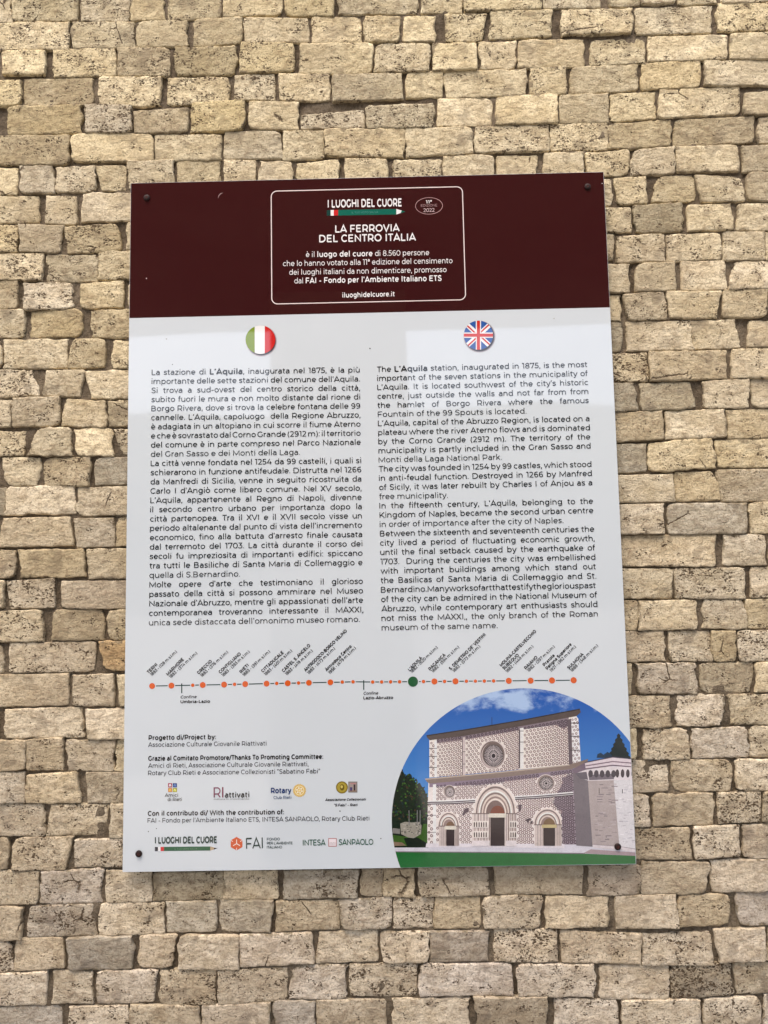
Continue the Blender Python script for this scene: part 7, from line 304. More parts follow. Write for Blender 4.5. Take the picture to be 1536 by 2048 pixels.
["photo_print/side_portal_arch",205,190,184,12,[[[120.9,-625.2],[121.1,-622.5],[121.5,-619.9],[122.2,-617.3],[123.2,-614.9],[124.3,-612.6],[125.7,-610.5],[127.2,-608.7],[128.9,-607.1],[130.7,-605.7],[132.7,-604.6],[134.7,-603.9],[136.8,-603.4],[138.9,-603.3],[141.0,-603.5],[143.0,-604.0],[145.0,-604.8],[146.9,-605.9],[148.7,-607.4],[150.3,-609.0],[151.7,-611.0],[153.0,-613.1],[154.0,-615.4],[154.8,-617.8],[155.3,-620.4],[155.6,-623.0],[155.7,-625.7]],[[308.3,-625.5],[308.5,-622.4],[309.1,-619.3],[310.1,-616.4],[311.3,-613.5],[312.8,-610.9],[314.6,-608.5],[316.7,-606.3],[318.9,-604.4],[321.3,-602.8],[323.9,-601.6],[326.5,-600.7],[329.3,-600.2],[332.0,-600.0],[334.8,-600.2],[337.4,-600.9],[340.0,-601.8],[342.5,-603.1],[344.8,-604.8],[346.9,-606.7],[348.7,-609.0],[350.3,-611.5],[351.7,-614.1],[352.7,-617.0],[353.4,-620.0],[353.8,-623.1],[353.8,-626.2]]]],
["photo_print/side_portal_arch",236,226,220,13,[[[122.8,-625.2],[123.0,-622.8],[123.4,-620.5],[124.0,-618.2],[124.8,-616.0],[125.8,-614.0],[127.0,-612.2],[128.4,-610.5],[129.9,-609.0],[131.5,-607.8],[133.3,-606.9],[135.1,-606.2],[136.9,-605.8],[138.8,-605.7],[140.7,-605.8],[142.5,-606.3],[144.3,-607.0],[146.0,-608.0],[147.6,-609.3],[149.0,-610.8],[150.3,-612.5],[151.4,-614.4],[152.3,-616.5],[153.0,-618.6],[153.5,-620.9],[153.8,-623.3],[153.8,-625.7]],[[310.7,-625.5],[311.0,-622.7],[311.5,-620.0],[312.3,-617.4],[313.4,-614.9],[314.8,-612.5],[316.4,-610.3],[318.2,-608.4],[320.2,-606.7],[322.4,-605.3],[324.6,-604.2],[327.0,-603.4],[329.5,-602.9],[331.9,-602.8],[334.4,-603.0],[336.8,-603.5],[339.1,-604.4],[341.3,-605.6],[343.3,-607.1],[345.2,-608.8],[346.8,-610.8],[348.3,-613.0],[349.4,-615.4],[350.3,-618.0],[351.0,-620.6],[351.3,-623.4],[351.3,-626.1]]]],
["photo_print/side_portal_arch",124,106,102,14,[[[124.7,-625.2],[124.8,-623.1],[125.2,-621.1],[125.7,-619.1],[126.4,-617.2],[127.3,-615.4],[128.4,-613.8],[129.6,-612.3],[130.9,-611.0],[132.4,-609.9],[133.9,-609.1],[135.5,-608.5],[137.1,-608.2],[138.8,-608.1],[140.4,-608.2],[142.0,-608.6],[143.6,-609.3],[145.1,-610.1],[146.4,-611.3],[147.7,-612.6],[148.8,-614.1],[149.8,-615.7],[150.6,-617.5],[151.2,-619.5],[151.7,-621.5],[151.9,-623.5],[152.0,-625.6]],[[313.2,-625.5],[313.4,-623.1],[313.9,-620.7],[314.6,-618.4],[315.6,-616.2],[316.8,-614.1],[318.2,-612.2],[319.8,-610.5],[321.5,-609.0],[323.4,-607.8],[325.4,-606.8],[327.5,-606.1],[329.6,-605.7],[331.8,-605.6],[334.0,-605.8],[336.1,-606.2],[338.1,-607.0],[340.0,-608.0],[341.8,-609.3],[343.5,-610.9],[344.9,-612.6],[346.2,-614.6],[347.2,-616.7],[348.0,-618.9],[348.6,-621.2],[348.9,-623.7],[348.9,-626.1]]]],
["photo_print/side_portal_arch",211,197,188,15,[[[126.5,-625.2],[126.7,-623.4],[127.0,-621.7],[127.4,-619.9],[128.1,-618.3],[128.8,-616.8],[129.7,-615.4],[130.8,-614.1],[131.9,-613.0],[133.2,-612.1],[134.5,-611.4],[135.9,-610.8],[137.3,-610.5],[138.7,-610.4],[140.1,-610.6],[141.5,-610.9],[142.9,-611.5],[144.1,-612.2],[145.3,-613.2],[146.4,-614.3],[147.4,-615.6],[148.2,-617.1],[148.9,-618.6],[149.5,-620.3],[149.8,-622.0],[150.0,-623.8],[150.1,-625.6]],[[315.6,-625.6],[315.8,-623.5],[316.2,-621.4],[316.8,-619.4],[317.7,-617.5],[318.7,-615.7],[319.9,-614.1],[321.3,-612.6],[322.8,-611.3],[324.5,-610.2],[326.2,-609.4],[328.0,-608.8],[329.8,-608.5],[331.7,-608.4],[333.6,-608.5],[335.4,-608.9],[337.1,-609.6],[338.8,-610.5],[340.3,-611.6],[341.8,-612.9],[343.0,-614.4],[344.1,-616.1],[345.0,-617.9],[345.7,-619.9],[346.2,-621.9],[346.4,-624.0],[346.4,-626.1]]]],
["photo_print/side_portal_arch",139,118,112,16,[[[128.4,-625.3],[128.5,-623.8],[128.8,-622.3],[129.2,-620.8],[129.7,-619.4],[130.3,-618.1],[131.1,-617.0],[132.0,-615.9],[132.9,-615.0],[134.0,-614.2],[135.1,-613.6],[136.3,-613.2],[137.4,-612.9],[138.6,-612.8],[139.8,-612.9],[141.0,-613.2],[142.1,-613.7],[143.2,-614.3],[144.2,-615.1],[145.1,-616.1],[145.9,-617.2],[146.6,-618.4],[147.2,-619.7],[147.7,-621.1],[148.0,-622.6],[148.2,-624.1],[148.2,-625.6]],[[318.1,-625.6],[318.2,-623.9],[318.6,-622.1],[319.1,-620.4],[319.8,-618.8],[320.7,-617.3],[321.7,-615.9],[322.8,-614.7],[324.1,-613.6],[325.5,-612.7],[327.0,-612.0],[328.5,-611.5],[330.0,-611.2],[331.6,-611.1],[333.2,-611.3],[334.7,-611.6],[336.2,-612.2],[337.6,-612.9],[338.9,-613.9],[340.1,-615.0],[341.1,-616.2],[342.0,-617.6],[342.8,-619.2],[343.4,-620.8],[343.8,-622.5],[344.0,-624.2],[344.0,-626.0]]]],
["photo_print/side_portal_tympanum",108,80,58,20,[[[133.5,-625.4],[133.7,-623.7],[134.2,-622.1],[135.0,-620.7],[136.0,-619.4],[137.3,-618.4],[138.7,-617.6],[140.2,-617.2],[141.8,-617.0],[143.4,-617.2],[144.9,-617.7],[146.3,-618.5],[147.5,-619.6],[148.5,-620.9],[149.2,-622.4],[149.6,-624.0],[149.7,-625.6]]]],
["photo_print/side_portal_column",165,149,145,20,[[[120.9,-625.2],[121.6,-625.2],[120.7,-662.2],[119.9,-662.2]],[[150.6,-625.6],[151.3,-625.6],[150.3,-662.7],[149.6,-662.6]],[[125.7,-625.2],[126.4,-625.2],[125.5,-662.3],[124.7,-662.3]],[[153.4,-625.7],[154.1,-625.7],[153.1,-662.7],[152.4,-662.7]],[[130.5,-625.3],[131.2,-625.3],[130.2,-662.3],[129.5,-662.3]],[[156.2,-625.7],[157.0,-625.7],[155.9,-662.7],[155.2,-662.7]],[[308.0,-625.5],[308.9,-625.5],[307.4,-665.0],[306.6,-665.0]],[[347.0,-626.1],[347.9,-626.1],[346.3,-665.6],[345.5,-665.6]],[[313.7,-625.6],[314.6,-625.6],[313.1,-665.1],[312.2,-665.1]],[[351.2,-626.1],[352.0,-626.1],[350.5,-665.7],[349.6,-665.6]],[[319.4,-625.6],[320.2,-625.7],[318.7,-665.2],[317.9,-665.2]],[[355.3,-626.2],[356.1,-626.2],[354.6,-665.7],[353.7,-665.7]]]],
["photo_print/side_portal_column",124,106,102,20,[[[123.5,-625.2],[124.2,-625.2],[123.3,-662.2],[122.6,-662.2]],[[152.1,-625.6],[152.8,-625.6],[151.8,-662.7],[151.1,-662.7]],[[128.2,-625.3],[128.9,-625.3],[127.9,-662.3],[127.2,-662.3]],[[154.9,-625.7],[155.6,-625.7],[154.6,-662.7],[153.8,-662.7]],[[132.5,-625.3],[133.2,-625.3],[132.3,-662.4],[131.5,-662.4]],[[157.4,-625.7],[158.2,-625.7],[157.1,-662.8],[156.4,-662.7]],[[311.1,-625.5],[312.0,-625.5],[310.5,-665.1],[309.7,-665.0]],[[349.3,-626.1],[350.1,-626.1],[348.6,-665.6],[347.7,-665.6]],[[316.6,-625.6],[317.5,-625.6],[316.0,-665.1],[315.1,-665.1]],[[353.3,-626.2],[354.1,-626.2],[352.6,-665.7],[351.7,-665.7]],[[321.8,-625.7],[322.6,-625.7],[321.1,-665.2],[320.3,-665.2]],[[357.0,-626.2],[357.9,-626.2],[356.3,-665.7],[355.5,-665.7]]]],
["photo_print/side_portal_door",37,20,26,21,[[[133.5,-632.1],[149.4,-632.3],[148.5,-662.9],[132.7,-662.7]],[[322.9,-631.8],[345.3,-632.1],[344.0,-665.9],[321.6,-665.5]]]],
["photo_print/side_portal_lintel",213,207,194,21,[[[130.4,-625.3],[152.8,-625.6],[152.7,-632.4],[130.2,-632.0]]]],
["photo_print/side_portal_impost",116,100,96,22,[[[117.8,-624.5],[131.1,-624.7],[131.0,-626.3],[117.8,-626.1]],[[152.2,-625.0],[159.5,-625.1],[159.4,-626.7],[152.1,-626.6]],[[304.7,-624.8],[320.5,-625.0],[320.5,-626.6],[304.6,-626.4]],[[348.2,-625.4],[359.4,-625.6],[359.3,-627.2],[348.1,-627.0]]]],
["photo_print/side_portal_tympanum",112,88,62,20,[[[322.9,-625.7],[323.2,-623.4],[323.9,-621.1],[325.1,-619.1],[326.6,-617.3],[328.4,-615.8],[330.4,-614.8],[332.5,-614.1],[334.8,-613.9],[337.0,-614.2],[339.1,-614.9],[341.1,-616.0],[342.7,-617.5],[344.1,-619.4],[345.1,-621.5],[345.6,-623.7],[345.7,-626.0]]]],
["photo_print/side_portal_lintel",184,169,124,21,[[[319.8,-625.6],[348.8,-626.1],[348.6,-632.2],[319.6,-631.7]]]],
["photo_print/lion_shade",80,64,74,9,[[[170.3,-593.2],[177.6,-591.7],[178.4,-599.1],[172.0,-601.6],[168.2,-606.7],[165.0,-606.0]],[[274.6,-588.4],[282.3,-587.2],[281.0,-596.5],[275.8,-601.9]]]],
["photo_print/lion_shade",70,57,64,9,[[[287.9,-616.2],[295.2,-613.1],[300.4,-615.1],[295.7,-617.6],[293.5,-623.3],[291.0,-619.4]],[[297.6,-619.6],[302.3,-617.7],[301.5,-622.8],[296.8,-624.7]]]],
["photo_print/tower_left_face",104,97,104,10,[[[384.7,-524.1],[415.6,-535.9],[416.8,-668.9],[385.4,-666.2]]]],
["photo_print/tower_front_face",163,152,151,10,[[[413.0,-542.3],[464.0,-543.1],[469.1,-673.8],[416.8,-668.9]]]],
["photo_print/tower_right_face",205,203,207,10,[[[463.3,-543.1],[499.1,-542.5],[499.1,-678.6],[469.1,-673.8]]]],
["photo_print/tower_frieze",211,203,207,11,[[[387.8,-529.0],[411.4,-519.0],[462.9,-516.6],[499.1,-519.4],[499.1,-543.7],[463.3,-543.7],[415.3,-544.3],[397.3,-538.2]]]],
["photo_print/tower_frieze_shade",88,82,92,12,[[[387.8,-529.0],[411.1,-526.7],[413.7,-542.3],[397.3,-539.5]]]],
["photo_print/frieze_arch",60,53,62,13,[[[423.5,-530.8],[422.7,-534.4],[420.9,-536.9],[418.5,-537.9],[416.2,-536.9],[414.7,-534.2],[414.2,-530.7],[415.0,-527.1],[416.8,-524.6],[419.1,-523.6],[421.4,-524.6],[423.0,-527.3]],[[434.7,-531.0],[433.9,-534.5],[432.1,-537.1],[429.8,-538.0],[427.5,-537.0],[425.9,-534.4],[425.5,-530.9],[426.2,-527.3],[428.0,-524.7],[430.4,-523.8],[432.7,-524.8],[434.3,-527.4]],[[446.0,-531.2],[445.2,-534.7],[443.4,-537.3],[441.0,-538.2],[438.7,-537.2],[437.2,-534.6],[436.7,-531.0],[437.5,-527.5],[439.3,-524.9],[441.6,-524.0],[443.9,-525.0],[445.5,-527.6]],[[457.2,-531.4],[456.4,-534.9],[454.6,-537.5],[452.3,-538.4],[450.0,-537.4],[448.4,-534.8],[447.9,-531.2],[448.7,-527.7],[450.5,-525.1],[452.9,-524.2],[455.2,-525.2],[456.8,-527.8]],[[468.5,-531.5],[467.7,-535.1],[465.9,-537.7],[463.5,-538.6],[461.2,-537.6],[459.7,-535.0],[459.2,-531.4],[460.0,-527.9],[461.8,-525.3],[464.2,-524.4],[466.4,-525.4],[468.0,-528.0]]]],
["photo_print/frieze_shade",104,96,106,12,[[[414.1,-532.6],[464.5,-531.5],[464.0,-541.8],[415.7,-543.0]]]],
["photo_print/frieze_arch",57,47,53,13,[[[474.8,-531.0],[474.1,-535.0],[472.6,-538.0],[470.8,-539.0],[469.0,-537.9],[467.8,-534.9],[467.5,-530.9],[468.2,-526.9],[469.6,-523.9],[471.5,-522.9],[473.3,-524.0],[474.5,-527.0]],[[485.0,-531.2],[484.3,-535.2],[482.9,-538.1],[481.0,-539.2],[479.2,-538.1],[478.0,-535.1],[477.7,-531.1],[478.4,-527.0],[479.9,-524.1],[481.8,-523.0],[483.5,-524.1],[484.7,-527.1]],[[495.3,-531.3],[494.6,-535.4],[493.1,-538.3],[491.2,-539.3],[489.5,-538.2],[488.3,-535.3],[488.0,-531.2],[488.7,-527.2],[490.1,-524.3],[492.0,-523.2],[493.8,-524.3],[495.0,-527.3]],[[499.1,-536.9],[498.5,-535.4],[498.2,-531.4],[498.9,-527.4],[499.1,-527.0]]]],
["photo_print/tower_cornice",211,199,205,14,[[[408.5,-509.2],[463.6,-499.7],[499.1,-503.9],[499.1,-519.7],[462.9,-515.9],[409.9,-522.8]]]],
["photo_print/tower_cornice_band",124,104,116,15,[[[409.6,-514.4],[463.3,-506.9],[499.1,-510.6],[499.1,-512.6],[463.2,-509.1],[409.5,-516.7]]]],
["photo_print/tower_cornice_band",106,88,100,15,[[[409.3,-520.2],[463.0,-514.0],[499.1,-517.7],[499.1,-519.7],[462.9,-516.3],[409.2,-522.8]]]],
["photo_print/tower_cornice_edge",66,57,74,15,[[[408.5,-508.2],[463.7,-498.4],[499.1,-502.6],[499.1,-504.3],[463.6,-500.4],[408.4,-510.2]]]],
["photo_print/tower_cornice_side",106,90,106,14,[[[382.7,-522.4],[408.5,-509.2],[409.9,-522.8],[387.7,-530.3]]]],
["photo_print/tower_slit",47,41,47,12,[[[433.8,-558.7],[435.1,-558.8],[434.7,-568.4],[433.4,-568.4]],[[479.0,-561.1],[480.3,-561.1],[479.9,-569.1],[478.6,-569.1]]]],
["photo_print/tower_joint",122,112,118,11,[[[447.4,-570.1],[456.3,-570.2],[456.3,-571.7],[447.3,-571.5]],[[451.8,-561.7],[459.2,-561.9],[459.1,-562.9],[451.7,-562.8]],[[429.9,-583.7],[439.7,-583.9],[439.6,-585.1],[429.9,-585.0]],[[443.2,-650.5],[454.1,-650.7],[454.0,-652.4],[443.2,-652.3]],[[458.6,-554.5],[470.6,-554.7],[470.6,-556.3],[458.5,-556.1]],[[441.6,-654.4],[449.7,-654.5],[449.6,-656.6],[441.5,-656.4]],[[435.3,-550.9],[443.1,-551.1],[443.1,-552.8],[435.2,-552.7]],[[422.0,-625.9],[428.8,-626.0],[428.8,-627.1],[422.0,-627.0]],[[443.0,-647.8],[454.4,-648.0],[454.4,-650.1],[442.9,-650.0]],[[441.8,-610.4],[448.4,-610.5],[448.3,-612.5],[441.7,-612.4]],[[455.7,-585.6],[463.4,-585.8],[463.4,-587.6],[455.6,-587.5]],[[429.5,-578.9],[439.8,-579.0],[439.7,-580.8],[429.4,-580.7]],[[452.0,-567.2],[464.6,-567.4],[464.6,-568.7],[451.9,-568.5]],[[432.8,-569.3],[443.2,-569.5],[443.1,-571.6],[432.7,-571.4]],[[430.7,-638.3],[437.9,-638.5],[437.8,-639.7],[430.7,-639.6]],[[423.2,-636.5],[428.9,-636.6],[428.8,-638.4],[423.2,-638.3]],[[451.1,-583.7],[458.5,-583.8],[458.4,-585.4],[451.1,-585.3]],[[425.0,-610.4],[430.4,-610.5],[430.3,-612.3],[424.9,-612.2]],[[423.5,-646.3],[433.3,-646.4],[433.3,-648.3],[423.4,-648.2]],[[429.3,-620.0],[437.6,-620.2],[437.6,-621.4],[429.3,-621.2]]]],
["photo_print/tower_joint",135,124,130,11,[[[451.5,-579.4],[457.4,-579.5],[457.3,-581.3],[451.4,-581.2]],[[457.2,-618.4],[465.9,-618.5],[465.8,-619.7],[457.2,-619.6]],[[428.7,-573.7],[440.7,-573.9],[440.6,-575.8],[428.6,-575.6]],[[431.0,-605.0],[440.0,-605.2],[439.9,-607.1],[430.9,-606.9]],[[437.7,-632.8],[442.9,-632.8],[442.8,-634.4],[437.7,-634.3]],[[432.8,-658.3],[442.9,-658.5],[442.8,-660.3],[432.7,-660.1]],[[448.7,-631.1],[455.8,-631.2],[455.7,-632.7],[448.7,-632.6]],[[439.0,-557.2],[451.6,-557.4],[451.5,-559.4],[438.9,-559.2]],[[457.7,-580.7],[470.4,-580.9],[470.4,-582.8],[457.6,-582.6]],[[456.0,-641.9],[465.4,-642.0],[465.3,-643.2],[455.9,-643.0]],[[434.2,-607.3],[446.7,-607.5],[446.7,-608.8],[434.1,-608.6]]]],
["photo_print/tower_joint",176,165,167,11,[[[452.5,-621.9],[464.9,-622.1],[464.8,-623.9],[452.4,-623.7]],[[428.1,-626.7],[438.4,-626.8],[438.3,-629.0],[428.0,-628.8]],[[455.8,-550.4],[468.8,-550.6],[468.8,-552.2],[455.8,-552.0]],[[420.0,-617.4],[428.7,-617.5],[428.7,-618.5],[420.0,-618.4]],[[432.1,-581.3],[440.7,-581.5],[440.6,-582.9],[432.0,-582.8]],[[456.4,-625.9],[465.5,-626.0],[465.4,-627.5],[456.3,-627.4]],[[449.8,-631.6],[455.7,-631.7],[455.6,-633.8],[449.7,-633.7]],[[435.8,-588.2],[446.0,-588.3],[445.9,-589.4],[435.7,-589.2]],[[423.9,-624.8],[430.9,-624.9],[430.8,-626.1],[423.8,-626.0]],[[458.3,-587.8],[466.4,-587.9],[466.3,-589.2],[458.2,-589.1]],[[445.5,-650.5],[456.4,-650.7],[456.3,-652.1],[445.4,-652.0]],[[455.2,-627.5],[464.4,-627.7],[464.3,-628.9],[455.2,-628.7]],[[453.3,-588.6],[466.4,-588.8],[466.3,-590.9],[453.2,-590.7]],[[453.3,-554.5],[464.5,-554.7],[464.4,-556.1],[453.2,-555.9]],[[434.9,-603.8],[444.3,-604.0],[444.2,-606.1],[434.8,-605.9]]]],
["photo_print/tower_joint",186,184,192,11,[[[466.2,-596.6],[472.6,-596.7],[472.5,-598.9],[466.1,-598.8]],[[479.3,-621.1],[487.7,-621.2],[487.6,-623.1],[479.2,-623.0]],[[490.7,-564.8],[495.9,-564.9],[495.8,-566.7],[490.6,-566.6]],[[481.0,-642.4],[486.1,-642.5],[486.0,-644.1],[480.9,-644.0]],[[475.2,-654.0],[481.7,-654.1],[481.6,-656.0],[475.2,-655.9]],[[489.8,-604.1],[499.1,-604.3],[499.1,-606.5],[489.7,-606.3]],[[486.6,-645.0],[496.3,-645.2],[496.3,-646.9],[486.5,-646.7]],[[484.2,-652.8],[490.9,-652.9],[490.8,-654.9],[484.1,-654.8]],[[482.8,-561.0],[490.4,-561.1],[490.3,-563.2],[482.7,-563.0]],[[495.1,-627.6],[499.1,-627.7],[499.1,-628.6],[495.0,-628.6]],[[485.3,-554.0],[492.1,-554.1],[492.0,-556.2],[485.2,-556.1]],[[470.2,-605.4],[479.2,-605.6],[479.1,-607.1],[470.1,-607.0]]]],
["photo_print/tower_joint",176,172,180,11,[[[493.0,-660.6],[499.1,-660.7],[499.1,-661.6],[492.9,-661.5]],[[489.2,-652.2],[494.6,-652.3],[494.5,-653.9],[489.2,-653.8]],[[480.1,-609.8],[489.9,-610.0],[489.8,-611.1],[480.1,-611.0]],[[479.7,-584.0],[485.3,-584.1],[485.2,-585.9],[479.6,-585.8]],[[479.4,-615.3],[483.4,-615.4],[483.3,-617.3],[479.4,-617.3]],[[477.4,-629.5],[483.6,-629.6],[483.5,-631.1],[477.3,-631.0]],[[476.6,-578.9],[482.6,-579.0],[482.5,-581.0],[476.5,-580.9]],[[487.2,-605.8],[491.4,-605.8],[491.3,-607.0],[487.2,-606.9]],[[498.0,-568.5],[499.1,-568.5],[499.1,-570.4],[497.9,-570.4]],[[469.7,-621.1],[478.6,-621.2],[478.5,-623.2],[469.6,-623.1]],[[490.6,-637.0],[495.6,-637.1],[495.5,-638.7],[490.6,-638.6]],[[493.3,-657.3],[499.1,-657.3],[499.1,-659.4],[493.2,-659.3]],[[476.4,-660.0],[485.5,-660.1],[485.4,-661.3],[476.3,-661.1]],[[480.8,-567.2],[485.5,-567.2],[485.5,-568.9],[480.7,-568.8]]]],
["photo_print/tower_joint",222,220,224,11,[[[487.7,-580.6],[497.5,-580.7],[497.4,-581.9],[487.7,-581.8]],[[478.1,-660.6],[481.4,-660.6],[481.4,-661.8],[478.1,-661.7]],[[480.5,-554.1],[490.0,-554.2],[489.9,-555.9],[480.4,-555.7]],[[494.7,-605.2],[498.1,-605.3],[498.0,-606.5],[494.7,-606.4]],[[478.6,-654.2],[487.7,-654.4],[487.6,-655.5],[478.5,-655.3]],[[497.7,-572.5],[499.1,-572.5],[499.1,-574.6],[497.6,-574.6]],[[470.3,-595.3],[476.6,-595.4],[476.5,-596.9],[470.3,-596.8]],[[473.0,-577.5],[478.0,-577.6],[477.9,-579.7],[472.9,-579.6]],[[489.7,-605.9],[495.1,-606.0],[495.0,-607.8],[489.6,-607.7]],[[491.7,-556.1],[499.1,-556.2],[499.1,-558.1],[491.6,-558.0]],[[472.0,-645.4],[478.1,-645.5],[478.0,-647.1],[471.9,-647.0]]]],
["photo_print/tower_base",205,197,201,12,[[[417.0,-664.1],[469.3,-668.7],[499.1,-673.8],[499.1,-680.3],[469.0,-676.0],[416.7,-670.5]]]],
["photo_print/tower_base_line",137,124,130,13,[[[417.0,-664.1],[469.3,-668.7],[499.1,-673.8],[499.1,-674.7],[469.3,-669.7],[417.0,-665.1]]]]
]
